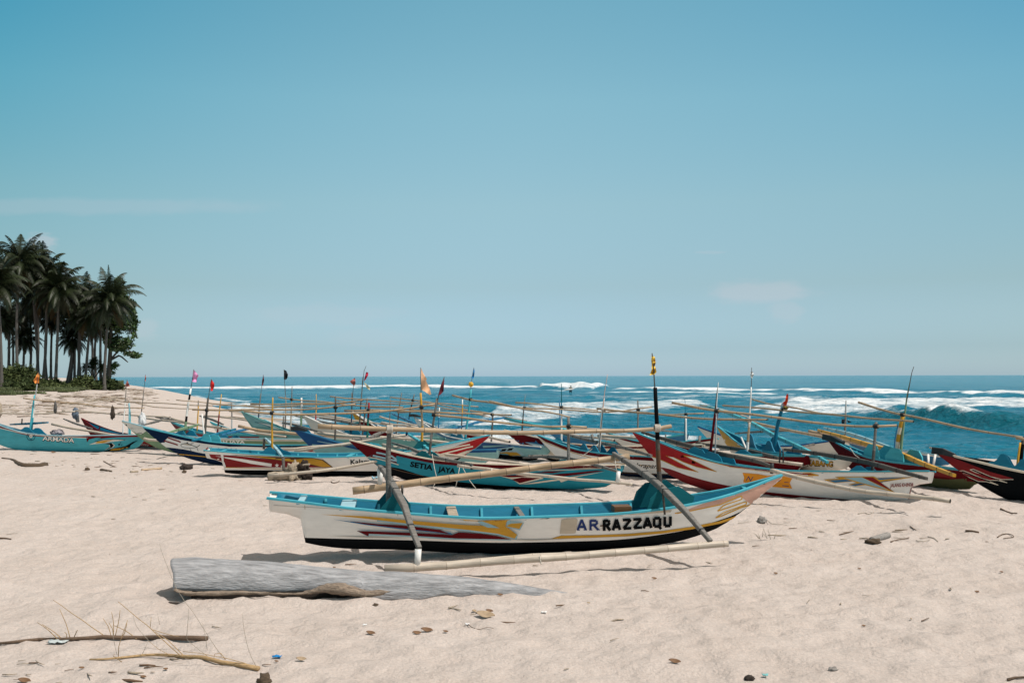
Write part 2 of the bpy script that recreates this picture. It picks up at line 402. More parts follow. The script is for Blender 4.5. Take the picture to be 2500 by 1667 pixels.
# ------------------------------------------------------------ sea
H = EYE.z - SEA
def poly_sd(px, py, poly):
    """signed distance (positive inside) in photo-pixel units of a polygon on the water"""
    inside = np.zeros(px.shape, bool); best = np.full(px.shape, 1e9); n = len(poly)
    for i in range(n):
        ax, ay = poly[i]; bx, by = poly[(i+1) % n]; vx, vy = bx-ax, by-ay; l2 = vx*vx+vy*vy+1e-9
        t = np.clip(((px-ax)*vx+(py-ay)*vy)/l2, 0, 1)
        best = np.minimum(best, np.hypot((px-ax-t*vx)*0.45, py-ay-t*vy))
        c = ((ay > py) != (by > py)) & (px < (bx-ax)*(py-ay)/((by-ay) if by != ay else 1e-9)+ax)
        inside ^= c
    return np.where(inside, best, -best)
def build_sea():
    pys = np.concatenate([np.array([917.62, 917.8, 918.1, 918.6]), np.arange(919.2, 975, 0.28), np.arange(975, 1060, 0.4), np.arange(1060, 1200, 0.9)])
    pxs = np.concatenate([np.linspace(-2500, -260, 40), np.arange(-240, 2740, 4.0), np.linspace(2760, 5000, 40)])
    rowy = H*F/(pys-917.5); PX, RY = np.meshgrid(pxs, rowy); PY = np.meshgrid(pxs, pys)[1]
    X = (PX-1250)/F*RY; Y = RY.copy(); Z = np.full(X.shape, SEA)
    sp = np.abs(np.gradient(rowy))[:, None]*np.ones_like(X)
    rnd = np.random.RandomState(5)
    for lam, amp, dirn in ((34, .16, 1.5), (19, .10, 1.75), (11, .085, 1.35), (7, .08, 1.9), (4.3, .080, 1.3), (2.7, .070, 1.7), (1.7, .055, 1.9), (1.1, .038, 1.25), (0.7, .022, 1.6)):
        for j in range(3):
            a = dirn+rnd.uniform(-.45, .45); k = 2*math.pi/(lam*rnd.uniform(.8, 1.25)); ph = rnd.uniform(0, 6.28)
            env = 0.5+1.0*(vnoise(X/lam*0.35+j*7, Y/lam*0.35+lam)+0.5)
            f = sstep((lam/3.0/np.maximum(sp, 1e-3)-0.6)/1.2)
            w = np.sin((X*math.cos(a)+Y*math.sin(a))*k+ph)
            Z += amp*0.55*f*env*(w + 0.35*np.cos(2*((X*math.cos(a)+Y*math.sin(a))*k+ph)))
    # breakers: (polyline of photo px on the water surface, height m, front width m, back width m)
    def crest(line, h, wf, wb, ends=60, noise=0.35, skew=True):
        lx = [p[0] for p in line]; ly = [p[1] for p in line]
        cpy = np.interp(pxs, lx, ly)[None, :]; cy = H*F/(cpy-917.5)
        hh = np.interp(pxs, lx, [p[2] if len(p) > 2 else 1.0 for p in line])[None, :]
        edge = sstep((PX-lx[0])/ends)*sstep((lx[-1]-PX)/ends)
        wob = vnoise(X*0.06+h*9, Y*0+h*3)*3.0*wf*0.5
        d = Y-(cy+wob)
        g = np.where(d < 0, np.exp(-(d/wf)**2), np.exp(-(d/wb)**2))
        return h*hh*edge*g*(1+noise*2*vnoise(X*0.3+11, Y*0.1)), d, edge
    foam = np.zeros_like(X)
    def line_foam(line, h, wf, wb, f0, f1, ends=50, amt=1.0, noise=.35):
        nonlocal Z, foam
        z, d, ed = crest(line, h, wf, wb, ends, noise); Z = Z+z
        m = sstep((d+f0)/max(abs(f0)*0.5, 2))*sstep((f1-d)/(f1*0.6+1e-6))*ed*amt
        foam = np.maximum(foam, m)
    line_foam([(285, 949), (500, 947.5), (900, 946.5), (1330, 948)], 0.65, 6, 12, 7, 13, 30, 1.0, .2)
    line_foam([(1310, 948), (1380, 949), (1440, 950), (1492, 948)], 1.35, 7, 15, 8, 24, 14, 1.0, .5)
    line_foam([(1120, 942), (1180, 942), (1260, 943)], 1.0, 12, 24, -2, 6, 30, 0.9)
    line_foam([(1480, 952), (1600, 953.5), (1750, 955), (1950, 958), (2120, 961), (2300, 965), (2600, 973)], 0.55, 4, 9, 4.5, 11, 40, 1.0, .2)
    line_foam([(1400, 958.5), (1600, 961), (1800, 963), (1990, 967)], 0.25, 3, 7, 3, 6, 60, .9)
    line_foam([(1200, 955), (1280, 954.5), (1400, 956.5)], 0.15, 3, 6, 2.5, 4, 30, .6)
    line_foam([(1420, 974), (1500, 971)], 0.2, 2, 4, 1.5, 3, 20, .8)
    line_foam([(1470, 979), (1520, 977)], 0.2, 2, 4, 1.5, 3, 20, .8)
    # the curling wave at the right
    z, d, ed = crest([(2080, 1026, .35), (2180, 1030, .8), (2300, 1038, 1.0), (2420, 1046, 1.0), (2560, 1052, 1.0), (2900, 1060, .8)], 1.05, 1.9, 5.5, 130, .12)
    Z = Z+z
    lip = np.exp(-((d-0.3)/0.9)**2)*ed
    spray = lip*(0.45+0.9*np.exp(-((PX-2290)/60)**2)+0.35*np.exp(-((PX-2385)/22)**2)+0.4*np.exp(-((PX-2150)/60)**2))
    foam = np.maximum(foam, spray*(0.55+0.9*(vnoise(X*0.5, Y*0.5)+.5)))
    foam = np.maximum(foam, 0.55*np.exp(-((d-4)/3.0)**2)*ed*(vnoise(X*.5, Y*.7)+.75))
    face = np.exp(-((d+1.0)/1.7)**2)*ed
    # broken-water patches, drawn as polygons on the sea surface
    polys = [([(1175, 1016), (1215, 1002), (1300, 993), (1420, 988), (1520, 982), (1620, 979), (1700, 985), (1730, 992), (1640, 1000), (1560, 1006), (1480, 1018), (1400, 1026), (1300, 1033), (1210, 1034)], 7, .74, .20),
             ([(1050, 1040), (1080, 1031), (1200, 1026), (1300, 1030), (1290, 1040), (1230, 1052), (1120, 1052)], 6, .75, .1),
             ([(1820, 1003), (1860, 992), (1960, 982), (2080, 974), (2200, 972), (2400, 974), (2700, 980), (2700, 996), (2400, 997), (2250, 1000), (2200, 1008), (2190, 1022), (2100, 1024), (2000, 1016), (1900, 1009)], 6, .86, .30),
             ([(1400, 965), (1700, 968), (2000, 971), (2000, 976), (1800, 973), (1500, 972)], 3, .45, 0),
             ([(520, 985), (600, 988), (700, 998), (760, 1010), (900, 1030), (900, 1050), (640, 1042), (580, 1015)], 8, .62, 0),
             ([(960, 1035), (1100, 1048), (1300, 1056), (1700, 1066), (1700, 1075), (1200, 1072), (960, 1060)], 7, .55, 0)]
    for poly, soft, amt, h in polys:
        sdv = poly_sd(PX, PY, poly); m = sstep((sdv+soft*0.4)/soft)
        foam = np.maximum(foam, m*amt)
        if h: Z = Z+m*h*(0.6+1.2*vnoise(X*0.25, Y*0.25)+0.5*vnoise(X*0.8, Y*0.8))
    foam = np.maximum(foam, 0.28*sstep((vnoise(X*0.06, Y*0.05+4)-.12)/.2)*sstep((250-Y)/120))
    # swash along the shore
    D = shore_dist(X, Y)
    foam = np.maximum(foam, 0.75*np.exp(-((D+1.3+1.6*vnoise(X*.2, Y*.2))/1.1)**2)*sstep((-4-X)/10))
    Z += 0.10*np.exp(-((D+5)/1.6)**2)
    lipz = sstep((foam-.3)/.6)*0.09*(vnoise(X*2.2, Y*2.2)+vnoise(X*5, Y*5))*sstep((140-Y)/60); Z += lipz
    V = np.stack([X.ravel(), Y.ravel(), Z.ravel()], 1)
    ny, nx = X.shape; i = np.arange(nx*ny).reshape(ny, nx)
    Fc = np.stack([i[:-1, :-1].ravel(), i[1:, :-1].ravel(), i[1:, 1:].ravel(), i[:-1, 1:].ravel()], 1)
    me = np_mesh('sea', V, Fc)
    for nm, arr in (('foam', foam), ('face', face)):
        at = me.attributes.new(nm, 'FLOAT', 'POINT'); at.data.foreach_set('value', arr.ravel().astype(np.float32))
    m = bpy.data.materials.new('sea_water'); m.use_nodes = True; t = m.node_tree; b = t.nodes['Principled BSDF']
    c = N(t, 'ShaderNodeTexCoord')
    af = N(t, 'ShaderNodeAttribute', attribute_name='foam'); fa = N(t, 'ShaderNodeAttribute', attribute_name='face')
    mp = N(t, 'ShaderNodeMapping'); mp.inputs['Scale'].default_value = (0.35, 1.0, 1.0); L(t, c.outputs['Object'], mp.inputs[0])
    n1 = N(t, 'ShaderNodeTexNoise', i_Scale=0.55, i_Detail=12.0, i_Roughness=0.78); L(t, mp.outputs[0], n1.inputs['Vector'])
    ma = N(t, 'ShaderNodeMath', operation='MULTIPLY_ADD', i_1=3.4); ma.inputs[2].default_value = -1.98
    L(t, n1.outputs[0], ma.inputs[0])
    ad = N(t, 'ShaderNodeMath', operation='ADD'); L(t, ma.outputs[0], ad.inputs[0]); L(t, af.outputs['Fac'], ad.inputs[1])
    fm = N(t, 'ShaderNodeMapRange', i_1=0.05, i_2=0.75); L(t, ad.outputs[0], fm.inputs[0])
    gt = N(t, 'ShaderNodeMapRange', i_1=0.02, i_2=0.10); L(t, af.outputs['Fac'], gt.inputs[0])
    fmm = N(t, 'ShaderNodeMath', operation='MULTIPLY'); L(t, fm.outputs[0], fmm.inputs[0]); L(t, gt.outputs[0], fmm.inputs[1])
    n2 = N(t, 'ShaderNodeTexNoise', i_Scale=0.035, i_Detail=6.0, i_Roughness=0.6); L(t, mp.outputs[0], n2.inputs['Vector'])
    wc = N(t, 'ShaderNodeValToRGB'); el = wc.color_ramp.elements
    el[0].position = .35; el[0].color = (0.006, 0.138, 0.222, 1); el[1].position = .65; el[1].color = (0.014, 0.190, 0.280, 1); L(t, n2.outputs[0], wc.inputs[0])
    mf = N(t, 'ShaderNodeMix', data_type='RGBA'); L(t, fa.outputs['Fac'], mf.inputs[0]); L(t, wc.outputs[0], mf.inputs[6]); mf.inputs[7].default_value = (0.004, 0.14, 0.19, 1)
    mx = N(t, 'ShaderNodeMix', data_type='RGBA'); L(t, fmm.outputs[0], mx.inputs[0]); L(t, mf.outputs[2], mx.inputs[6]); mx.inputs[7].default_value = (0.80, 0.84, 0.85, 1)
    L(t, mx.outputs[2], b.inputs['Base Color'])
    rr = N(t, 'ShaderNodeMapRange', i_3=0.16, i_4=0.9); L(t, fmm.outputs[0], rr.inputs[0]); L(t, rr.outputs[0], b.inputs['Roughness'])
    b.inputs['IOR'].default_value = 1.33; b.inputs['Specular IOR Level'].default_value = 0.20
    mp2 = N(t, 'ShaderNodeMapping'); mp2.inputs['Scale'].default_value = (0.55, 1.0, 1.0); L(t, c.outputs['Object'], mp2.inputs[0])
    n3 = N(t, 'ShaderNodeTexNoise', i_Scale=1.3, i_Detail=8.0, i_Roughness=0.62); L(t, mp2.outputs[0], n3.inputs['Vector'])
    bp = N(t, 'ShaderNodeBump', i_Strength=1.0, i_Distance=0.9); L(t, n3.outputs[0], bp.inputs['Height'])
    n4 = N(t, 'ShaderNodeTexNoise', i_Scale=0.16, i_Detail=5.0, i_Roughness=0.6); L(t, mp2.outputs[0], n4.inputs['Vector'])
    b2 = N(t, 'ShaderNodeBump', i_Strength=0.8, i_Distance=1.6); L(t, n4.outputs[0], b2.inputs['Height']); L(t, bp.outputs[0], b2.inputs['Normal'])
    L(t, b2.outputs[0], b.inputs['Normal'])
    o = link('sea', me, None, m); tag(o, 'teal sea with white breakers rolling in to the beach', 'sea', kind='structure')
build_sea()
# ------------------------------------------------------------ decals (painted graphics wrapped onto the planking)
def poly_bm(pts, z=0.0, mi=0, bm=None):
    bm = bm or bmesh.new()
    vs = [bm.verts.new((x, y, z)) for x, y in pts]
    for tri in tessellate_polygon([[Vector((x, y, 0)) for x, y in pts]]):
        try: f = bm.faces.new([vs[i] for i in tri]); f.material_index = mi
        except ValueError: pass
    return bm
def stroke_pts(pts, w):
    pts = [Vector(p) for p in pts]; a = []; b = []
    for i, p in enumerate(pts):
        d = (pts[min(i+1, len(pts)-1)]-pts[max(i-1, 0)])
        n = Vector((-d.y, d.x)).normalized()*w/2 if d.length else Vector((0, w/2))
        a.append((p+n)[:]); b.append((p-n)[:])
    return a, b
_txt = {}
def text_mesh(s, bold=0.0, shear=0.0):
    k = (s, bold, shear)
    if k in _txt: return _txt[k]
    cu = bpy.data.curves.new('txt', 'FONT'); cu.body = s; cu.size = 1.0; cu.offset = bold; cu.shear = shear; cu.resolution_u = 3
    cu.space_character = 1.0
    ob = bpy.data.objects.new('txt', cu); COL.objects.link(ob)
    dg = bpy.context.evaluated_depsgraph_get(); dg.update()
    me = bpy.data.meshes.new_from_object(ob.evaluated_get(dg))
    bpy.data.objects.remove(ob); 
    v = np.array([x.co[:] for x in me.vertices]); 
    x0, x1 = v[:, 0].min(), v[:, 0].max()
    fs = [tuple(p.vertices) for p in me.polygons]; bpy.data.meshes.remove(me)
    _txt[k] = (v, fs, x0, x1); return _txt[k]
def text_bm(bm, s, a, b, h, mi, z, bold=0.0, shear=0.0, lean=0.0):
    """text from baseline point a to b (photo px), capital height h px"""
    v, fs, x0, x1 = text_mesh(s, bold, shear)
    A = Vector(a); B = Vector(b); u = B-A; n = Vector((u.y, -u.x)).normalized()*h/0.73   # up in the picture (y grows downward)
    out = []
    for x, y, _ in v:
        t = (x-x0)/(x1-x0); p = A+u*t+n*y + u.normalized()*lean*y*h
        out.append(bm.verts.new((p.x, p.y, z)))
    for f in fs:
        try: fc = bm.faces.new([out[i] for i in f]); fc.material_index = mi
        except ValueError: pass

def make_section(b, t):
    return b*min(1.0, (0.10+0.90*t**0.62)) if t > 0 else 0.0

FRAME = {}
def boat(name, label, bow, stern, zm=0.50, hull='white', bottom='black', bot=((0, .15), (.6, .12), (.8, .22), (.92, .40), (1, .40)), rub=None, rubt=0.05,
         inside='blue_in', rim='teal_rim', beam_w=0.33, roll=-6.0, zg=None, cut=True, bowcap=None, decals=(), masts=(), ridge=None, arms=(), floats=(), brackets=(), thwarts=(0.12, 0.3, 0.5),
         ribs=9, group='outrigger fishing boats drawn up on the beach', armhalf=1.35, armmat=None, posts=True, rake=1.0, th=0.62, fine=True, late=False, kstern=.10, kmid=0.0, extra=None, far=False, bowz=None, keel_rise=0.02):
    B = P(*bow); T = P(*stern)
    ax = Vector((B.x-T.x, B.y-T.y, 0)); Lh = ax.length; u = ax.normalized()
    c = (B+T)/2
    if zg is None: zg = min(tz(c.x, c.y), 0.02)-0.03
    O = Vector((c.x, c.y, zg))
    v = Vector((-u.y, u.x, 0)); near = 1 if v.dot(EYE-c) > 0 else -1
    ang = -near*R(roll)
    rot = Matrix.Rotation(math.atan2(u.y, u.x), 4, 'Z') @ Matrix.Rotation(ang, 4, 'X')
    M = Matrix.Translation(O) @ rot; Mi = M.inverted()
    root = thing(name, O, label, 'boat', group); root.rotation_euler = rot.to_euler()
    lb = Mi @ B; lt = Mi @ T
    xs, zs, xb, zb = lt.x, lt.z, lb.x, lb.z
    e_in = Mi @ EYE
    def on_plane(px, py, lat=0.0):
        """where the photo ray crosses the plane at sideways offset lat (positive = away from camera)"""
        d = Mi.to_3x3() @ ray(px, py); yy = -near*lat
        k = (yy-e_in.y)/d.y
        return e_in+d*k
    sheer = pchip([(0, zs), (.22, (zs*0.35+zm*0.65)), (.42, zm), (.62, zm+(.02 if late else .10)*(zb-zm)), (.75, zm+(.14 if late else .33)*(zb-zm)), (.87, zm+(.42 if late else .64)*(zb-zm)), (1, zb)])
    if cut:
        kz = pchip([(0, zs-.17), (.056, zs-.26), (.064, kstern), (.25, max(keel_rise, kstern*.45)), (.45, kmid), (.64, kmid), (.76, .09*rake), (.86, .27*rake), (.95, .27*rake+(zb-.27*rake)*.58), (1, zb-.03)])
    else:
        kz = pchip([(0, zs-.10), (.02, .22), (.06, .10), (.25, keel_rise), (.45, 0), (.64, .0), (.76, .09*rake), (.86, .27*rake), (.95, .27*rake+(zb-.27*rake)*.58), (1, zb-.03)])
    bw = pchip([(0, .55), (.15, .80), (.42, 1.0), (.60, 0.92), (.76, .56), (.88, .25), (.96, .08), (1, .035)]) if fine else pchip([(0, .55), (.15, .82), (.42, 1.0), (.62, 0.96), (.78, .74), (.90, .38), (.97, .12), (1, .035)])
    wl = pchip(bot)
    SS = sorted(set([0, .03, .055, .060, .064, .07]+[i/44 for i in range(4, 45)]))
    def prof(s, side):
        zk = kz(s); zt = sheer(s); hh = zt-zk; b = beam_w*bw(s)
        f1 = min(max((wl(s)-zk)/hh, .002), .9); f2 = 1-min(rubt/hh, .45) if rub else .985
        f2 = max(f2, f1+.02)
        ts = [0]+[f1*k/3 for k in range(1, 4)]+[f1+(f2-f1)*k/7 for k in range(1, 8)]+[1.0]
        out = [(0.0, 0.0, zk)] if False else []
        for t in ts: out.append(Vector((xs+s*(xb-xs), side*(make_section(b, t) if t > 0 else 0.0), zk+t*hh)))
        return out
    bm = bmesh.new(); sides = {}
    for side in (1, -1):
        rows = [[bm.verts.new(p) for p in prof(s, side)] for s in SS]
        fl = []
        for i in range(len(rows)-1):
            for k in range(len(rows[0])-1):
                q = (rows[i][k], rows[i+1][k], rows[i+1][k+1], rows[i][k+1])
                f = bm.faces.new(q if side == 1 else q[::-1])
                f.material_index = 0 if k < 3 else (1 if k < 10 else 2); fl.append(f)
        sides[side] = (rows, fl)
    # transom
    L_, R_ = sides[1][0][0], sides[-1][0][0]
    for k in range(len(L_)-1):
        f = bm.faces.new((L_[k], L_[k+1], R_[k+1], R_[k])); f.material_index = 1
    bm.normal_update()
    nf = sides[near][1]
    vmap = {}; vl = []; polys = []
    for f in nf:
        idx = []
        for vv in f.verts:
            if vv not in vmap: vmap[vv] = len(vl); vl.append(vv.co.copy())
            idx.append(vmap[vv])
        polys.append(idx)
    bvh = BVHTree.FromPolygons(vl, polys)
    mats = [pm(bottom), pm(hull), pm(rub or hull)]
    mi_of = {}
    def mindex(n):
        if n not in mi_of: mats.append(pm(n)); mi_of[n] = len(mats)-1
        return mi_of[n]
    dlist = []
    for dc in decals:          # strokes that turn sharply are cut at the turn so that no two faces share a plane
        if dc[0] != 'stroke' or len(dc[2]) < 3: dlist.append(dc); continue
        q = [Vector(p) for p in dc[2]]; cur = [q[0]]
        for i in range(1, len(q)):
            cur.append(q[i])
            if i < len(q)-1 and (q[i]-q[i-1]).angle(q[i+1]-q[i], 0) > .9:
                dlist.append(('stroke', dc[1], [p[:] for p in cur], dc[3])); cur = [q[i]]
        dlist.append(('stroke', dc[1], [p[:] for p in cur], dc[3]))
    for li, dc in enumerate(dlist):
        kind, colr = dc[0], dc[1]; db = bmesh.new(); mi = mindex(colr)
        if kind == 'poly': poly_bm(dc[2], 0, mi, db)
        elif kind == 'stroke':
            a, b = stroke_pts(dc[2], dc[3])
            va = [db.verts.new((*p, 0)) for p in a]; vb = [db.verts.new((*p, 0)) for p in b]
            for i in range(len(va)-1): db.faces.new((va[i], va[i+1], vb[i+1], vb[i])).material_index = mi
        elif kind == 'text': text_bm(db, dc[2], dc[3], dc[4], dc[5], mi, 0, **(dc[6] if len(dc) > 6 else {}))
        if not db.verts: continue
        x0 = min(q.co.x for q in db.verts); x1 = max(q.co.x for q in db.verts); y0 = min(q.co.y for q in db.verts); y1 = max(q.co.y for q in db.verts)
        st = 9 if kind != 'text' else 14
        x = x0+st
        while x < x1:
            bmesh.ops.bisect_plane(db, geom=db.verts[:]+db.edges[:]+db.faces[:], plane_co=(x, 0, 0), plane_no=(1, 0, 0)); x += st
        y = y0+5
        while y < y1:
            bmesh.ops.bisect_plane(db, geom=db.verts[:]+db.edges[:]+db.faces[:], plane_co=(0, y, 0), plane_no=(0, 1, 0)); y += 5
        mp = {}
        off = 0.0026+0.00035*li
        for q in db.verts:
            d = (Mi.to_3x3() @ ray(q.co.x, q.co.y)).normalized()
            loc, nor, idx, dist = bvh.ray_cast(e_in, d)
            hit = loc is not None
            if not hit:
                best_ = None
                for lt_ in (0.9, .6, .3, .08):
                    pl = on_plane(q.co.x, q.co.y, -beam_w*lt_); r_ = bvh.find_nearest(pl)
                    if best_ is None or r_[3] < best_[3]: best_ = r_
                loc, nor, idx, dist = best_
                pj = proj(M @ loc)
                if math.hypot(pj[0]-q.co.x, pj[1]-q.co.y) > 5.5: hit = None
            if nor.y*near < 0: nor = -nor
            mp[q] = (loc+nor*off, hit)
        nv = {}
        for f in db.faces:
            if any(mp[q][1] is None for q in f.verts) or sum(mp[q][1] for q in f.verts) == 0: continue
            vs = []
            for q in f.verts:
                if q not in nv: nv[q] = bm.verts.new(mp[q][0])
                vs.append(nv[q])
            n_ = (vs[1].co-vs[0].co).cross(vs[2].co-vs[0].co)
            if n_.y*near < 0: vs = vs[::-1]
            try: bm.faces.new(vs).material_index = f.material_index
            except ValueError: pass
        db.free()
    ho = bm_obj('hull', bm, mats, root)
    # inner skin and floor
    bm = bmesh.new(); prev = None
    for s in [0.012, .03, .0555, .0665]+[i/26 for i in range(2, 26)]+[0.985]:
        zk, zt, b = kz(s), sheer(s), beam_w*bw(s); hh = zt-zk
        ring = []
        for side in (1, -1):
            ts = [1.0, .8, .6, .42, .3]
            if side == -1: ts = ts[::-1]
            for t in ts:
                yy = max(make_section(b, t)-.022, .003)
                ring.append(bm.verts.new((xs+s*(xb-xs), side*yy, zk+t*hh+(0.02 if t < .35 else 0))))
        if prev:
            for k in range(len(ring)-1): bm.faces.new((prev[k], prev[k+1], ring[k+1], ring[k]))
        else: bm.faces.new(ring[::-1])
        prev = ring
    bm_obj('interior', bm, pm(inside), root)
    # gunwale rails
    for side in (1, -1):
        bm = bmesh.new()
        pts = [Vector((xs+s*(xb-xs), side*(beam_w*bw(s)-.008), sheer(s)+.006)) for s in [i/36 for i in range(37)]]
        pts[0].x -= 0.02
        beam(bm, pts, 0.034, 0.026)
        bm_obj('gunwale', bm, pm(rim), root, smooth=False)
    # frames and thwarts
    for i in range(ribs):
        s = .10+.70*i/(max(1, ribs-1)); bm = bmesh.new()
        zk, zt, b = kz(s), sheer(s), beam_w*bw(s); hh = zt-zk
        pr_ = [(1, t) for t in (.98, .75, .5, .36)]+[(-1, t) for t in (.36, .5, .75, .98)]
        beam(bm, [Vector((xs+s*(xb-xs), side*max(make_section(b, t)-.036, .01), zk+t*hh)) for side, t in pr_], 0.03, 0.03, up=Vector((1, 0, 0)))
        bm_obj('rib', bm, pm(rim), root, smooth=False)
    for tw_ in thwarts:
        s, w, cm = (tw_ if isinstance(tw_, tuple) else (tw_, 0.10, rim)); sk = 0
        b = beam_w*bw(s)-.01; bm = bmesh.new()
        beam(bm, [(xs+s*(xb-xs), -b, sheer(s)-.012), (xs+s*(xb-xs)+.03, b, sheer(s)-.012)], w, 0.025)
        bm_obj('thwart', bm, (pm(cm) if cm in PAL else {'wood': M_WOOD, 'plank': M_DRIFT, 'dark': M_WOODD}[cm]), root, smooth=False)
    def s_at(px, py=1080): return min(max((on_plane(px, py).x-xs)/(xb-xs), 0.03), 0.95)
    # shaped boards that carry the arms
    for br in brackets:
        px, hl, hh_, shape = br[:4]; hl *= .7; cm = br[4] if len(br) > 4 else inside
        s0 = s_at(px); x0 = xs+s0*(xb-xs)
        if shape == 'tri': pr = [(-1, 0), (-.16, 1), (.16, 1), (1, 0)]
        elif shape == 'trap': pr = [(-1, 0), (-.85, .55), (-.5, .95), (.35, 1.0), (1.0, .35), (.95, .12), (.8, 0)]
        else: pr = [(-1, 0), (-.72, .12), (-.5, .42), (-.28, .86), (-.1, 1), (.12, .92), (.34, .5), (.52, .3), (.78, .22), (1, 0)]
        for side in (1, -1):
            bm = bmesh.new(); lo = []; hi = []
            for k, w in ((0, 0), (1, .028)):
                ring = []
                for (a, h_) in [(-1, -.3)]+pr+[(1, -.3)]:
                    x = x0+a*hl; ss = min(max((x-xs)/(xb-xs), 0.0), .99)
                    ring.append(bm.verts.new((x, side*(beam_w*bw(ss)-.03-w), sheer(ss)+h_*hh_)))
                (lo if k == 0 else hi).extend(ring)
            n = len(lo)
            bm.faces.new(lo); bm.faces.new(hi[::-1])
            for i in range(n): bm.faces.new((lo[i], hi[i], hi[(i+1) % n], lo[(i+1) % n]))
            bmesh.ops.recalc_face_normals(bm, faces=bm.faces[:])
            bm_obj('arm_bracket', bm, pm(cm), root, smooth=False)
    # masts: (base px, [(px,py) ... top], radius, material list or colour, staff, flag)
    for m_ in masts:
        pts = m_['p']; r = m_.get('r', .028)*th; base = on_plane(*pts[0], m_.get('lat', 0)); s0 = min(max((base.x-xs)/(xb-xs), .02), .96)
        ps = [Vector((base.x, base.y, max(kz(s0)+.06, min(base.z, sheer(s0)-.05))))]+[on_plane(*q, m_.get('lat', 0)) for q in pts[1:]]
        cols = m_['c'] if isinstance(m_['c'], (list, tuple)) else [m_['c']]
        mm = [pm(c_) if c_ in PAL else {'wood': M_WOOD, 'dark': M_WOODD, 'bamboo': M_BAMBOO, 'pale': M_BAMPALE, 'pvc': M_PVC}[c_] for c_ in cols]
        bm = bmesh.new(); path = []
        ringmi = {}; rs = []
        tot = sum((b-a).length for a, b in zip(ps, ps[1:])); cnt = 0; acc = 0
        for a, b in zip(ps, ps[1:]):
            n = max(2, int((b-a).length/.12))
            for j in range(n):
                t = (acc+(b-a).length*j/n)/tot
                path.append(a.lerp(b, j/n)); rs.append(r*(1.0-.25*t) if not m_.get('taper') else r*(1-t*m_['taper']))
                ringmi[cnt] = min(int(t*len(mm)), len(mm)-1); cnt += 1
            acc += (b-a).length
        path.append(ps[-1]); rs.append(r*(.75 if not m_.get('taper') else 1-m_['taper']))
        path = [q+Vector((mnoise.noise(Vector((i*.35, pts[0][0], 1)))*.008, 0, 0)) for i, q in enumerate(path)]
        tube(bm, path, rs, 8, 0, True, None, ringmi)
        mo = bm_obj('mast', bm, mm, root)
        top = ps[-1]
        st = m_.get('staff')
        if st:
            stp = [top-(top-path[-4])*1.2]+[on_plane(*q, m_.get('lat', 0)) for q in st]; bm = bmesh.new()
            n_ = len(smooth_path(stp, .1))
            tube(bm, smooth_path(stp, .1), [.011-.006*i/n_ for i in range(n_)], 6)
            bm_obj('flag_staff', bm, M_WOODD, mo)
        fg = m_.get('flag')
        if fg:
            fcol, fpts = fg[0], fg[1]
            cells = [(tuple(fcol) if not isinstance(fcol, str) else fcol, fpts)]+[(a, b) for a, b in fg[2:]]
            fm = []; bm = bmesh.new()
            for ci, (cc, fp) in enumerate(cells):
                nm = cc if isinstance(cc, str) else 'x'
                fm.append(mat('cloth_'+nm, {'cloth_orange': (.75, .25, .05), 'cloth_pink': (.70, .28, .50), 'cloth_red': (.62, .015, .012), 'cloth_black': (.01, .012, .018), 'cloth_crimson': (.40, .01, .04),
                     'cloth_maroon': (.10, .006, .015), 'cloth_peach': (.80, .45, .25), 'cloth_yellow': (.75, .48, .06), 'cloth_blue': (.01, .16, .38), 'cloth_salmon': (.48, .14, .12), 'cloth_cream': (.75, .62, .38),
                     'cloth_fire': (.80, .06, .01), 'cloth_lilac': (.45, .45, .62), 'cloth_mustard': (.45, .28, .03), 'cloth_white': (.72, .72, .70)}['cloth_'+nm], .8, .2, 9, .1, 'cloth'))
                fb = poly_bm(fp)
                y0 = min(q.co.y for q in fb.verts); y1 = max(q.co.y for q in fb.verts); x0 = min(q.co.x for q in fb.verts); x1 = max(q.co.x for q in fb.verts)
                for k in range(1, 6):
                    bmesh.ops.bisect_plane(fb, geom=fb.verts[:]+fb.edges[:]+fb.faces[:], plane_co=(x0+(x1-x0)*k/6, 0, 0), plane_no=(1, 0, 0))
                    bmesh.ops.bisect_plane(fb, geom=fb.verts[:]+fb.edges[:]+fb.faces[:], plane_co=(0, y0+(y1-y0)*k/6, 0), plane_no=(0, 1, 0))
                nv = {}
                for f in fb.faces:
                    vs = []
                    for q in f.verts:
                        if q not in nv:
                            t = (q.co.x-x0)/max(1, x1-x0); tt = (q.co.y-y0)/max(1, y1-y0)
                            nv[q] = bm.verts.new(on_plane(q.co.x, q.co.y, m_.get('lat', 0)+.035*math.sin(t*7+tt*4+ci)*min(1, t*2+.2)+.02*math.sin(tt*11)))
                        vs.append(nv[q])
                    try: bm.faces.new(vs).material_index = ci
                    except ValueError: pass
                fb.free()
            bm_obj('flag', bm, fm, mo)
    # long bamboo laid over the masts
    for rd in (ridge if isinstance(ridge, list) else ([ridge] if ridge else [])):
        pts = [on_plane(px, py, rd.get('lat', -.04)) for px, py in rd['p']]
        bo = bamboo('ridge_pole', pts, rd.get('r', .026)*th, rd.get('r1', rd.get('r', .026)*.8)*th, root, pale=rd.get('pale', False))
        for q in rd.get('lash', ()):  # lashings where the pole meets a mast
            c0 = on_plane(*q, rd.get('lat', -.04)); bm = bmesh.new()
            for j in range(5):
                dx_ = (j-2)*.014
                tube(bm, [c0+Vector((dx_+.004*math.sin(a_), math.sin(a_)*(rd.get('r', .026)*th+.010), math.cos(a_)*(rd.get('r', .026)*th+.012))) for a_ in [2*math.pi*k/10 for k in range(11)]], .007, 5)
            bm_obj('lashing', bm, M_LINE if rd.get('pale_lash') else M_ROPE, bo)
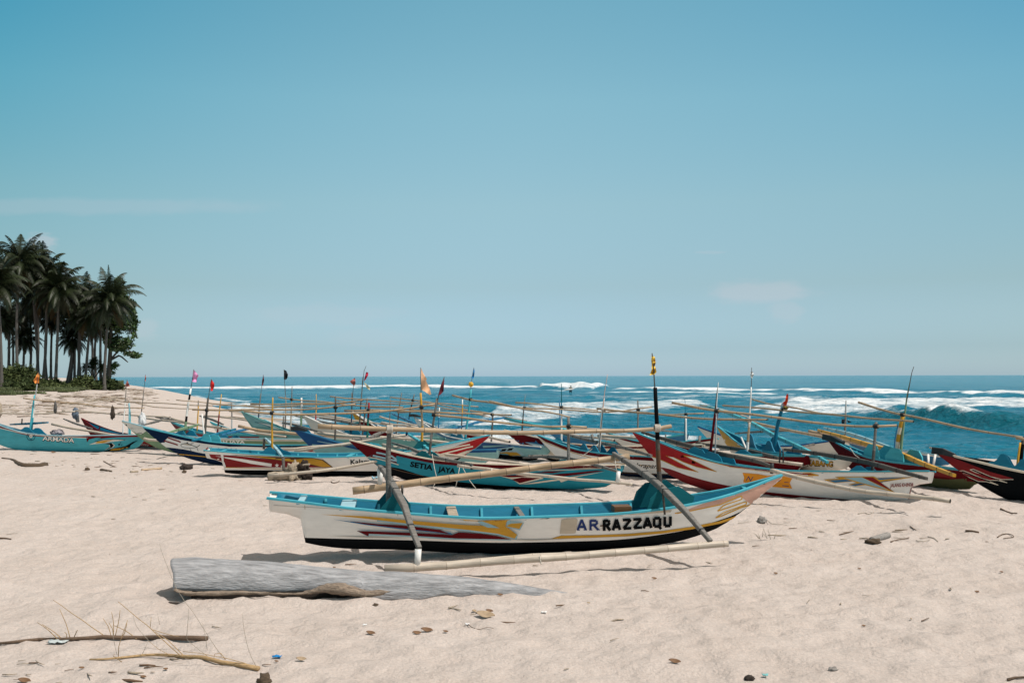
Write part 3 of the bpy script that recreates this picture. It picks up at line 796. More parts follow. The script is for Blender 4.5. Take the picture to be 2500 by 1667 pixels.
    # outrigger arms: list of (px, py, lateral) from far to near
    AM = {'wood': M_WOOD, 'dark': M_WOODD, 'pale': M_PVC, 'bamboo': M_BAMBOO}
    ends = []
    for am in arms:
        pts = [on_plane(a, b, c_) for a, b, c_ in am['p']]
        bm = bmesh.new(); path = smooth_path(pts, .15); n = len(path)
        w = am.get('w', .07)*(.5+.5*th if th > .9 else .68)
        ws = [w*(.62+.38*math.sin(math.pi*i/(n-1))) for i in range(n)]
        beam(bm, path, ws, [q*.95 for q in ws])
        mm = am.get('m', 'wood')
        ao = bm_obj('outrigger_arm', bm, pm(mm) if mm in PAL else AM[mm], root, smooth=False)
        for i in range(2, n-1, 4):
            bm = bmesh.new()
            d = (path[i]-path[i-1]).normalized(); wv = ws[i]/2+.002
            beam(bm, [path[i]-d*.008, path[i]+d*.008], wv*2+.004, wv*2*.95+.004)
            bm_obj('binding', bm, M_ROPE, ao, smooth=False)
        ends.append((pts[0], pts[-1]))
    for fl in floats:
        pts = [on_plane(a, b, c_) for a, b, c_ in fl['p']]
        if fl.get('pipe'):
            bm = bmesh.new(); path = smooth_path(pts, .3); tube(bm, path, fl.get('r', .05)*th, 10, 0, True)
            bm_obj('float', bm, pm(fl['pipe']) if fl['pipe'] in PAL else M_PVC, root)
        else:
            bamboo('float', pts, fl.get('r', .045)*th, fl.get('r1', fl.get('r', .045)*.9)*th, root, pale=fl.get('pale', True), seg=12)
    for a, b, r_, mm in (extra or ()):
        bm = bmesh.new(); q = [on_plane(*k) for k in (a, b)]
        if mm in ('line',):
            mid = (q[0]+q[1])/2-Vector((0, 0, .03)); tube(bm, smooth_path([q[0], mid, q[1]], .08), r_, 5); bm_obj('rope', bm, M_LINE, root)
        elif mm in ('motor',):
            tube(bm, [q[0], q[1]], r_, 8); bm_obj('engine_shaft', bm, M_ROPE, root)
        else:
            tube(bm, [q[0], q[1]], [r_, r_*.9], 8)
            bm_obj('float_post' if mm == 'pvc' else 'peg', bm, {'pvc': M_PVC, 'wood': M_WOOD, 'dark': M_WOODD, 'bamboo': M_BAMBOO, 'rope': M_ROPE}[mm], root)
    if bowcap:
        bm = bmesh.new(); (a, b, h_) = bowcap; q0 = on_plane(*a); q1 = on_plane(*b)
        beam(bm, [q0, (q0+q1)/2+Vector((0, 0, .02)), q1], [.06, .12, .10], [h_, h_, h_*.6])
        bm_obj('bow_cap', bm, M_ROPE, root, smooth=False)
    FRAME[name+label] = (M, on_plane)
    return root, on_plane, M
def C(ox, oy, s, pts): return [(ox+x/s, oy+y/s) for x, y in pts]
BN = 'outrigger_boat'
# ---- the lone boat in front
A = lambda pts: C(640, 1080, 3.564, pts)
Bq = lambda pts: C(1280, 1080, 3.564, pts)
GLY = {'A': [[(0, 0), (.5, 1), (1, 0)], [(.22, .3), (.78, .3)]], 'R': [[(.08, 0), (.08, 1)], [(.08, .92), (.62, .92), (.85, .74), (.62, .5), (.08, .48)], [(.42, .48), (.92, 0)]],
       'Z': [[(.02, .9), (.9, .9), (.1, .1), (.98, .1)]], 'Q': [[(.1, .12), (.1, .9), (.85, .9), (.85, .12), (.1, .12)], [(.55, .28), (.98, -.16)]], 'U': [[(.1, 1), (.1, .1), (.88, .1), (.88, 1)]]}
LONE_LETTERS = []
for ch_, x0_, x1_, col_, w_ in (('A', 462, 535, 'letterblue', 5.4), ('R', 568, 648, 'letterblue', 5.4), ('R', 688, 750, 'black', 7.2), ('A', 768, 830, 'black', 7.2), ('Z', 852, 930, 'black', 6.6), ('Z', 942, 1022, 'black', 6.6), ('A', 1034, 1100, 'black', 7.2), ('Q', 1118, 1186, 'black', 7.0), ('U', 1210, 1272, 'black', 7.2)):
    def g_(x, y):
        X = x0_+x*(x1_-x0_); k = (X-682)/600
        bl_, tp_ = (757-(X-460)*.02, 668) if col_ == 'letterblue' else (762-40*k, 668-36*k)
        return (X, bl_+(tp_-bl_)*y)
    for st_ in GLY[ch_]: LONE_LETTERS.append(('stroke', col_, Bq([g_(x, y) for x, y in st_]), w_))
    if col_ == 'letterblue':
        for sx_ in ((-.08, .28), (.72, 1.12)): LONE_LETTERS.append(('stroke', col_, Bq([g_(sx_[0], .02), g_(sx_[1], .02)]), 2.2))
LONE_LETTERS.append(('poly', 'brown', Bq([(655, 708), (680, 706), (680, 718), (655, 720)])))
main, main_plane, main_M = boat(BN, 'nearest white outrigger boat lettered AR-RAZZAQU with blue inside, alone on the open sand', (1905, 1159, 11.9), (660, 1208, 10.95),
  zm=.49, roll=3.0, th=1.0, fine=False, kstern=.21, kmid=.015, late=True, rake=.85, zg=-.03, hull='white', rub='white', beam_w=.36, bottom='black', bot=((0, .29), (.06, .285), (.25, .245), (.45, .19), (.62, .18), (.78, .25), (.88, .38), (.94, .47), (1, .47)),
  decals=[
   ('poly', 'pink', Bq([(1320, 622), (1450, 570), (1850, 425), (2200, 300), (2265, 290), (2020, 530), (1985, 545), (1890, 475), (1690, 545), (1450, 595)])),
   ('poly', 'white', Bq([(1685, 590), (1735, 545), (1890, 470), (1890, 490), (1740, 560)])),
   ('poly', 'white', Bq([(1670, 645), (1730, 600), (1900, 522), (1925, 515), (1925, 535), (1760, 600)])),
   ('stroke', 'gold', Bq([(1310, 614), (1450, 592), (1700, 540), (1860, 470), (1893, 466), (1890, 492), (1760, 535), (1728, 550), (1680, 594), (1760, 570), (1900, 520), (1932, 512), (1928, 537), (1790, 585), (1725, 612), (1664, 652), (1720, 635), (1880, 565), (1975, 538), (2008, 536)]), 2.6),
   ('poly', 'gold', Bq([(235, 832), (320, 806), (600, 802), (900, 790), (1200, 765), (1450, 730), (1700, 680), (1955, 596), (1905, 634), (1700, 702), (1450, 752), (1200, 788), (900, 812), (600, 824), (300, 832)])),
   ('poly', 'tan', Bq([(322, 668), (370, 660), (455, 657), (463, 672), (445, 785), (400, 790), (308, 790), (316, 730)])),
   ('stroke', 'seam', [(668, 1232), (800, 1240), (950, 1250), (1150, 1259), (1350, 1263), (1520, 1258)], 1.0), ('stroke', 'stain', [(969, 1243), (972, 1250), (971, 1258)], 2.0), ('stroke', 'stain', [(1105, 1250), (1106, 1262)], 1.6),
   ('stroke', 'stain', [(1175, 1255), (1176, 1263)], 1.8), ('stroke', 'stain', [(744, 1232), (745, 1242)], 1.6), ('poly', 'stain', [(1480, 1250), (1600, 1246), (1640, 1244), (1636, 1249), (1540, 1255)]), ('poly', 'seam', [(800, 1306), (905, 1308), (1000, 1312), (900, 1311)]), ('poly', 'seam', [(1200, 1314), (1300, 1315), (1420, 1312), (1300, 1318)]),
   *LONE_LETTERS,
   ('poly', 'midblue', A([(620, 658), (900, 690), (1300, 728), (1640, 772), (1655, 788), (1500, 770), (1200, 742), (900, 706)])),
   ('poly', 'maroon', A([(760, 672), (1000, 697), (1250, 712), (1550, 748), (1640, 785), (1500, 764), (1200, 733), (900, 699)])),
   ('poly', 'lightblue', A([(925, 783), (1300, 797), (1660, 806), (1690, 822), (2170, 830), (2160, 838), (1670, 832), (1300, 810), (935, 795), (925, 808), (822, 757), (905, 785)])),
   ('poly', 'maroon', A([(825, 756), (1300, 772), (1655, 791), (1710, 768), (1900, 780), (2040, 800), (2165, 829), (1690, 821), (1300, 797), (930, 781), (925, 803)])),
   ('poly', 'lightblue', A([(1600, 706), (1900, 722), (2075, 745), (2222, 788), (2212, 832), (2190, 828), (2040, 790), (1800, 762), (1300, 712), (1000, 674), (1000, 660)])),
   ('poly', 'gold', A([(510, 614), (900, 630), (1300, 668), (1700, 700), (2000, 716), (2110, 713), (2216, 788), (2196, 822), (2050, 780), (1800, 748), (1300, 697), (850, 645)])),
   ('poly', 'lightblue', A([(1650, 654), (1870, 672), (1905, 703), (1960, 727), (2065, 732), (1965, 690), (1900, 660)])),
   ('poly', 'gold', A([(1700, 656), (2150, 662), (2120, 680), (2115, 713), (2080, 722), (1990, 700), (1900, 668)])),
   ('poly', 'lightblue', A([(2130, 668), (2155, 662), (2160, 680), (2275, 685), (2240, 750), (2120, 722)])),
   ('poly', 'gold', A([(2160, 692), (2264, 686), (2235, 738), (2118, 715)]))],
  masts=[dict(p=[(950, 1245), (948, 1120), (951, 1043)], r=.034, c=['wood', 'wood', 'wood']),
         dict(p=[(1613, 1240), (1609, 1150), (1603, 1020), (1599, 946)], r=.031, c=['dark', 'dark', 'brown', 'dark', 'black', 'black', 'black'], staff=[(1596, 905), (1592, 862)],
              flag=('yellow', [(1591, 866), (1599, 872), (1601, 886), (1590, 880)], ('mustard', [(1590, 880), (1601, 886), (1598, 895), (1591, 890)]), ('yellow', [(1591, 890), (1600, 895), (1603, 908), (1598, 914), (1586, 916), (1591, 902)])))],
  ridge=dict(p=[(776, 1040), (950, 1047), (1230, 1056), (1420, 1053), (1600, 1046), (1639, 1040)], r=.029, lat=-.06, lash=[(952, 1047), (1605, 1045)], pale_lash=True),
  arms=[dict(p=[(927, 1139, 1.35), (940, 1152, .9), (957, 1182, .1), (972, 1207, -.36), (988, 1237, -.55), (1003, 1285, -.85), (1024, 1338, -1.15)], w=.074),
        dict(p=[(1498, 1107, 1.3), (1549, 1139, .7), (1597, 1174, .05), (1625, 1200, -.38), (1645, 1220, -.52), (1673, 1248, -.75), (1735, 1321, -1.15)], w=.074)],
  floats=[dict(p=[(861, 1196, 1.35), (1200, 1153, 1.33), (1536, 1114, 1.3)], r=.048, r1=.040, pale=False), dict(p=[(939, 1385, -1.15), (1350, 1358, -1.15), (1777, 1328, -1.15)], r=.044, r1=.034),
          dict(p=[(1150, 1367, -1.13), (1450, 1343, -1.13), (1772, 1322, -1.13)], r=.02, r1=.016)],
  extra=[((1021, 1340, -1.15), (1019, 1384, -1.15), .034, 'pvc'), ((928, 1143, 1.35), (928, 1184, 1.35), .036, 'pvc'), ((1617, 1183, -.3), (1623, 1256, -.37), .014, 'dark'), ((982, 1184, -.15), (982, 1206, -.15), .014, 'dark'),
         ((1200, 1142, 1.33), (1200, 1160, 1.31), .012, 'line'), ((1500, 1110, 1.28), (1506, 1152, 1.2), .006, 'line'), ((1318, 1357, -1.19), (1322, 1376, -1.19), .008, 'line')],
  brackets=[(965, .27, .20, 'tri', 'deep_teal'), (1622, .42, .23, 'trap', 'deep_teal')], ribs=8,
  thwarts=[(.055, .07, 'lightblue'), (.14, .16, 'lightblue'), (.335, .11, 'plank'), (.465, .06, 'wood'), (.92, .05, 'teal_rim')])
def sub_box(root, onp, px, py, lat, sx, sy, sz, m, name):
    bm = bmesh.new(); box(bm, onp(px, py, lat), sx, sy, sz); bmesh.ops.bevel(bm, geom=bm.edges[:], offset=.008, segments=1)
    return bm_obj(name, bm, m, root, smooth=False)
sub_box(main, main_plane, 1517, 1241, -.10, .20, .16, .07, mat('seat_brown', (.13, .06, .02), .5, .3, 8, .2, 'wood'), 'seat')

# ---- K: red and gold flame boat
k1 = lambda pts: C(400, 880, 4.704, pts); k2 = lambda pts: C(800, 880, 4.704, pts)
boat(BN, 'white outrigger boat with red and gold flames and stars on its stern', (1197, 1062, 20.0), (507, 1097, 20.0), zm=.44, roll=2, hull='white', rub='white', bottom='black', zg=-.02, beam_w=.33,
  bot=((0, .17), (.3, .17), (.6, .15), (.8, .24), (.9, .40), (1, .42)),
  decals=[('poly', 'darkred', k1([(520, 1073), (800, 1090), (1100, 1120), (1400, 1150), (1700, 1195), (1830, 1226), (715, 1224), (695, 1165), (540, 1115)])),
   ('poly', 'brown', k1([(760, 1080), (1100, 1094), (1400, 1108), (1700, 1115), (1830, 1135), (1945, 1224), (1820, 1228), (1660, 1192), (1300, 1142), (1000, 1104)])),
   ('poly', 'gold', k1([(790, 1085), (1100, 1100), (1290, 1116), (1270, 1128), (1440, 1122), (1470, 1140), (1620, 1122), (1700, 1121), (1815, 1142), (1925, 1219), (1825, 1222), (1700, 1190), (1540, 1170), (1300, 1135), (1000, 1100)])),
   ('poly', 'white', k1([(590, 1094), (900, 1128), (1240, 1183), (1235, 1218), (1000, 1182)])),
   ('poly', 'white', k1([(1300, 1176), (1306, 1192), (1324, 1194), (1310, 1206), (1314, 1226), (1299, 1214), (1283, 1226), (1288, 1206), (1274, 1194), (1292, 1192)])),
   ('poly', 'white', k1([(1358, 1192), (1362, 1204), (1374, 1206), (1364, 1214), (1366, 1226), (1356, 1220), (1346, 1226), (1349, 1214), (1340, 1206), (1353, 1204)])),
   ('poly', 'white', k1([(1428, 1200), (1431, 1208), (1440, 1210), (1433, 1216), (1435, 1226), (1427, 1220), (1419, 1226), (1421, 1216), (1414, 1210), (1424, 1208)])),
   ('stroke', 'gold', k1([(700, 1225), (1300, 1240), (1900, 1238)]), 1.2),
   ('text', 'black', 'Kalam', (856, 1133), (903, 1131), 12, dict(bold=.02)),
   ('poly', 'cream', k2([(1210, 1040), (1460, 985), (1700, 900), (1560, 1100), (1200, 1100)])),
   ('poly', 'red', k2([(1866, 858), (1640, 1102), (1520, 1102), (1700, 1015), (1600, 1032), (1420, 1095), (1250, 1060), (1215, 1050), (1460, 985), (1700, 905)])),
   ('stroke', 'cream', k2([(1250, 1042), (1440, 1000), (1560, 975), (1635, 963)]), 3.4), ('stroke', 'cream', k2([(1300, 1075), (1480, 1030), (1600, 998), (1668, 985)]), 3.4), ('stroke', 'cream', k2([(1450, 1095), (1560, 1060), (1710, 1020)]), 4)],
  masts=[dict(p=[(665, 1092), (664, 1040), (666, 970)], r=.042, c=['gold'], taper=.55),
         dict(p=[(1030, 1085), (1031, 1040), (1027, 959)], r=.044, c=['gold', 'bamboo', 'gold'], staff=[(1027, 925), (1027, 897)], flag=('peach', [(1028, 898), (1034, 912), (1042, 925), (1040, 929), (1048, 946), (1053, 962), (1049, 964), (1038, 956), (1028, 951)]))],
  ridge=dict(p=[(596, 1005), (700, 1011), (830, 1011), (960, 1001), (1062, 987)], r=.040, lat=-.06, lash=[(664, 1008), (1029, 994)]),
  arms=[dict(p=[(648, 1070, 1.3), (662, 1083, .5), (678, 1100, -.2), (691, 1116, -.9)], w=.085, m='lightblue'), dict(p=[(998, 1061, 1.3), (1022, 1076, .4), (1040, 1092, -.3), (1058, 1108, -.9)], w=.085, m='sky_teal')],
  floats=[dict(p=[(657, 1160, -1.25), (760, 1152, -1.25), (930, 1125, -1.25), (1000, 1118, -1.25)], r=.048), dict(p=[(690, 1098, 1.3), (800, 1088, 1.3), (990, 1062, 1.3)], r=.045)],
  extra=[((691, 1116, -.95), (693, 1148, -1.2), .03, 'dark'), ((645, 1070, 1.3), (644, 1096, 1.3), .03, 'dark')],
  brackets=[(667, .42, .16, 'wave', 'blue_in'), (1030, .42, .16, 'wave', 'deep_teal')], ribs=11, thwarts=[(.05, .05, 'teal_rim'), .5, (.62, .08, 'teal_rim')])

# ---- S: teal Setia Jaya
s1 = lambda pts: C(800, 880, 4.704, pts); s2 = lambda pts: C(1200, 880, 4.704, pts)
boat(BN, 'teal outrigger boat lettered SETIA JAYA with maroon bow, just behind the lone white boat', (849, 1074, 18.9), (1518, 1136, 17.2), zm=.43, hull='setia', rub='maroon', rubt=.06, bottom='black', rim='cream', zg=-.02, cut=False,
  bot=((0, .04), (.3, .05), (.55, .10), (.7, .2), (.8, .32), (.9, .36), (1, .36)),
  decals=[('poly', 'maroon', s1([(232, 908), (700, 1010), (1100, 1100), (1500, 1180), (1485, 1202), (1100, 1128), (720, 1045), (560, 1060), (445, 1112), (428, 1118)])),
   ('poly', 'maroon', s1([(700, 1040), (820, 1068), (770, 1120), (800, 1180), (640, 1130), (470, 1110), (560, 1050)])),
   ('stroke', 'cream', s1([(450, 1108), (560, 1122), (700, 1160), (815, 1196)]), 2.2), ('stroke', 'lightblue', s1([(520, 1090), (620, 1112), (740, 1140), (795, 1150)]), 4.2), ('stroke', 'lightblue', s1([(560, 1056), (620, 1066), (740, 1098), (790, 1135)]), 4.2),
   ('stroke', 'brown', s1([(485, 1166), (650, 1210), (850, 1270), (1100, 1325)]), 1.5),
   ('text', 'black', 'SETIA', (1001, 1138), (1056, 1147.5), 12.5, dict(bold=.035)), ('text', 'black', 'JAYA', (1069, 1150), (1111, 1155.5), 12.5, dict(bold=.035)),
   ('poly', 'cream', s2([(60, 1312), (240, 1362), (325, 1418), (600, 1352), (480, 1290), (380, 1290), (200, 1330)])), ('poly', 'maroon', s2([(230, 1362), (325, 1404), (560, 1346), (350, 1338)])),
   ('poly', 'maroon', s2([(80, 1318), (200, 1338), (330, 1335), (420, 1330), (300, 1312)])),
   ('poly', 'maroon', s2([(460, 1292), (640, 1272), (870, 1264), (700, 1290)])), ('poly', 'cream', s2([(330, 1418), (900, 1335), (1310, 1270), (1000, 1330), (800, 1395), (780, 1372), (480, 1412)])),
   ('poly', 'maroon', s2([(620, 1312), (900, 1290), (1200, 1262), (1300, 1264), (950, 1312), (760, 1335)])), ('poly', 'cream', s2([(900, 1242), (1180, 1222), (1500, 1180), (1512, 1190), (1250, 1228)])),
   ('poly', 'maroon', s2([(1130, 1226), (1300, 1204), (1508, 1188), (1510, 1215), (1280, 1232)])), ('poly', 'maroon', s2([(-20, 1208), (300, 1232), (820, 1246), (400, 1252), (0, 1232)])), ('stroke', 'cream', s2([(0, 1246), (400, 1262), (800, 1256), (1200, 1238), (1512, 1218)]), 1.2)],
  masts=[dict(p=[(1046, 1120), (1058, 1030), (1067, 972)], r=.042, c=['dark', 'wood', 'wood', 'wood'], staff=[(1076, 943), (1085, 919)], flag=('maroon', [(1085, 919), (1084, 940), (1083, 955), (1077, 962), (1069, 967), (1075, 944)])),
         dict(p=[(1389, 1128), (1388, 1070), (1388, 1018)], r=.05, c=['wood', 'wood'], lat=0)],
  ridge=dict(p=[(1055, 1010), (1150, 1022), (1290, 1037), (1433, 1042)], r=.036, lat=-.06, lash=[(1060, 1012), (1389, 1040)]),
  arms=[dict(p=[(958, 1081, 1.5), (1000, 1094, .8), (1045, 1112, 0), (1100, 1124, -.7), (1150, 1133, -1.3)], w=.09), dict(p=[(1278, 1117, 1.3), (1350, 1115, .5), (1400, 1121, 0), (1455, 1135, -.6), (1512, 1152, -1.3)], w=.08)],
  floats=[dict(p=[(934, 1086, 1.5), (1055, 1105, 1.5), (1290, 1135, 1.45)], r=.05), dict(p=[(1117, 1135, -1.3), (1300, 1158, -1.3), (1545, 1182, -1.3)], r=.042, r1=.036)],
  extra=[((1151, 1133, -1.3), (1152, 1146, -1.3), .028, 'rope'), ((1510, 1150, -1.3), (1508, 1178, -1.3), .035, 'pvc'), ((1055, 1108, -.3), (1066, 1165, -.6), .006, 'line'), ((1066, 1165, -.6), (1058, 1187, -.7), .006, 'line'), ((1122, 1140, -.8), (1112, 1190, -.9), .006, 'line'), ((1130, 1142, -.8), (1162, 1192, -.9), .006, 'line')],
  brackets=[(1046, .32, .13, 'tri', 'deep_teal'), (1385, .32, .1, 'tri', 'deep_teal')], ribs=6)

# ---- N: white boat with red bow and yellow patch
n1 = lambda pts: C(1200, 880, 4.704, pts); n2 = lambda pts: C(1600, 880, 4.356, pts); n3 = lambda pts: C(1960, 1000, 7.84, pts)
boat(BN, 'white outrigger boat with red bow, yellow name patch and JALANG KHINOR on its stern', (1538, 1053, 18.3), (2271, 1151, 15.2), zm=.45, hull='white', rub='cream', rubt=.018, bottom='darkred', rim='teal_rim', zg=-.03, beam_w=.36, rake=1.1, keel_rise=0.0,
  bot=((0, .10), (.1, .05), (.3, .06), (.5, .09), (.64, .16), (.76, .26), (.86, .38), (1, .42)),
  decals=[('poly', 'red', [(1536, 1051), (1600, 1075), (1680, 1105), (1780, 1129), (1880, 1146), (1960, 1157), (1880, 1150), (1780, 1138), (1735, 1127), (1690, 1115), (1671, 1112), (1698, 1126), (1748, 1150), (1700, 1139), (1668, 1127), (1645, 1116), (1628, 1113), (1658, 1129), (1703, 1151), (1655, 1140), (1620, 1124), (1600, 1116), (1583, 1111)]),
   ('stroke', 'gold', [(1583, 1112), (1600, 1117), (1620, 1125), (1655, 1141), (1705, 1152)], 1.5), ('stroke', 'gold', [(1626, 1112), (1658, 1129), (1705, 1152)], 1.2), ('stroke', 'gold', [(1645, 1116), (1668, 1127), (1700, 1139), (1750, 1151)], 1.5), ('stroke', 'gold', [(1669, 1111), (1698, 1126), (1750, 1151)], 1.2), ('stroke', 'gold', [(1671, 1112), (1690, 1115), (1735, 1127), (1780, 1138)], 1.4),
   ('stroke', 'darkred', [(1780, 1136), (1880, 1149), (1990, 1159)], 2.4), ('stroke', 'gold', [(1780, 1139), (1880, 1152), (1985, 1163)], 1.2),
   ('poly', 'orange', n2([(928, 1190), (1100, 1205), (1190, 1222), (1300, 1218), (1460, 1240), (1430, 1300), (1455, 1358), (1300, 1345), (1150, 1330), (935, 1290), (945, 1240)])),
   ('text', 'letterblue', 'N', n2([(962, 1275)])[0], n2([(1040, 1283)])[0], 12.5, dict(shear=.4)), ('text', 'letterblue', 'AVY', n2([(1090, 1290)])[0], n2([(1335, 1322)])[0], 12.5, dict(shear=.4)),
   ('stroke', 'letterblue', n2([(1372, 1290), (1420, 1294)]), 1.4), ('stroke', 'letterblue', n2([(1350, 1326), (1420, 1332)]), 1.6),
   ('stroke', 'gold', n3([(0, 1215), (150, 1210), (305, 1255), (100, 1250)]), 2.2), ('poly', 'darkred', n3([(0, 1215), (140, 1215), (240, 1245), (0, 1238)])),
   ('poly', 'gold', n3([(610, 1280), (1360, 1272), (1420, 1300), (2140, 1280), (1490, 1390), (1760, 1572), (1700, 1560), (1200, 1435), (1010, 1460), (870, 1428), (1040, 1392), (960, 1366), (600, 1398), (390, 1330), (700, 1312)])),
   ('poly', 'lightblue', n3([(780, 1292), (1130, 1288), (1640, 1530), (1200, 1412)])), ('poly', 'darkred', n3([(1140, 1286), (1345, 1286), (1735, 1558), (1400, 1405)])),
   ('poly', 'midblue', n3([(490, 1345), (820, 1330), (955, 1358), (620, 1388)])), ('poly', 'midblue', n3([(900, 1432), (1110, 1402), (1190, 1415), (1010, 1450)])), ('poly', 'midblue', n3([(1400, 1308), (2080, 1284), (1480, 1336)])), ('poly', 'midblue', n3([(1480, 1374), (1800, 1328), (1500, 1384)])),
   ('text', 'darkred', 'JALANG KHINOR', (2173.5, 1188), (2230, 1186.3), 9.2, dict(bold=.02, lean=.1))],
  masts=[dict(p=[(1732, 1112), (1741, 1050), (1748, 990)], r=.045, c=['maroon', 'maroon', 'maroon', 'maroon', 'brown'], staff=[(1750, 960), (1754, 934)], flag=('lilac', [(1749, 988), (1753, 1000), (1754, 1015), (1751, 1024), (1746, 1012), (1744, 998)])),
         dict(p=[(1750, 990), (1750, 985), (1754, 933)], r=.028, c=['grey', 'pvc'], taper=.8, lat=-.02),
         dict(p=[(2130, 1130), (2135, 1080), (2139, 1030)], r=.045, c=['dark', 'wood', 'wood'])],
  ridge=dict(p=[(1641, 985), (1750, 1002), (1950, 1027), (2100, 1040), (2190, 1040)], r=.038, lat=-.06, lash=[(1750, 1003), (2139, 1040)]),
  arms=[dict(p=[(1568, 1055, 1.7), (1610, 1068, 1.2), (1735, 1102, .2), (1840, 1124, -.7), (1886, 1139, -1.2)], w=.11, m='dark'), dict(p=[(1915, 1097, 1.5), (1990, 1106, .9), (2110, 1127, .1), (2180, 1145, -.6), (2262, 1168, -1.35)], w=.11, m='dark')],
  floats=[dict(p=[(1460, 1063, 1.75), (1600, 1075, 1.75), (1806, 1112, 1.6), (1960, 1135, 1.5)], r=.055), dict(p=[(1882, 1149, -1.2), (2000, 1178, -1.3), (2120, 1200, -1.4), (2320, 1223, -1.6)], r=.055)],
  extra=[((1885, 1130, -1.2), (1884, 1156, -1.2), .03, 'rope'), ((1905, 1096, .9), (1903, 1130, .9), .015, 'rope'), ((1912, 1096, .9), (1912, 1130, .9), .015, 'rope'), ((2075, 1092, .1), (2098, 1118, .1), .006, 'line')],
  brackets=[(1715, .30, .15, 'trap', 'blue_in'), (1755, .3, .15, 'trap', 'blue_in'), (2110, .24, .10, 'tri', 'blue_in')], ribs=9)

# ---- H: Harapan
h1 = lambda pts: C(1430, 960, 7.84, pts)
boat(BN, 'white outrigger boat lettered Harapan with dark red rail, bow up behind the teal boat', (1306, 1062, 22.0), (1700, 1122, 18.5), zm=.43, hull='white', rub='maroon', rubt=.07, bottom='navy', rim='teal_rim', zg=-.02, rake=1.15,
  bot=((0, .15), (.3, .12), (.55, .10), (.7, .14), (.8, .22), (.9, .3), (1, .32)),
  decals=[('stroke', 'gold', [(1306, 1068), (1345, 1085), (1400, 1105), (1460, 1122), (1510, 1131), (1590, 1137)], 1.4), ('stroke', 'brown', [(1490, 1152), (1540, 1155), (1600, 1157), (1660, 1158)], 2.6),
   ('text', 'black', 'Harapan', (1541, 1140), (1606, 1143), 11.5, dict(shear=.45, bold=.01))],
  masts=[dict(p=[(1463, 1082), (1469, 1020), (1475, 972)], r=.048, c=['pvc', 'pvc'], staff=None, taper=.6), dict(p=[(1468, 1010), (1476, 960), (1483, 914)], r=.02, c=['dark', 'pink'], taper=.6, lat=-.03),
         dict(p=[(1625, 1090), (1625, 1060)], r=.03, c=['wood'])],
  ridge=dict(p=[(1458, 998), (1560, 1008), (1700, 1020), (1872, 1026)], r=.036, lat=-.06, lash=[(1474, 1000)], pale_lash=True),
  arms=[dict(p=[(1372, 1058, 1.5), (1420, 1070, .8), (1470, 1082, .1), (1520, 1092, -.5), (1590, 1112, -1.3)], w=.1)],
  floats=[dict(p=[(1330, 1052, 1.5), (1400, 1062, 1.5), (1500, 1075, 1.4)], r=.05)],
  extra=[((1462, 1082, -.2), (1405, 1121, -.5), .008, 'line'), ((1445, 1060, .3), (1448, 1078, .3), .03, 'wood')],
  brackets=[(1448, .25, .15, 'tri', 'blue_in'), (1475, .25, .15, 'tri', 'blue_in')], ribs=6)

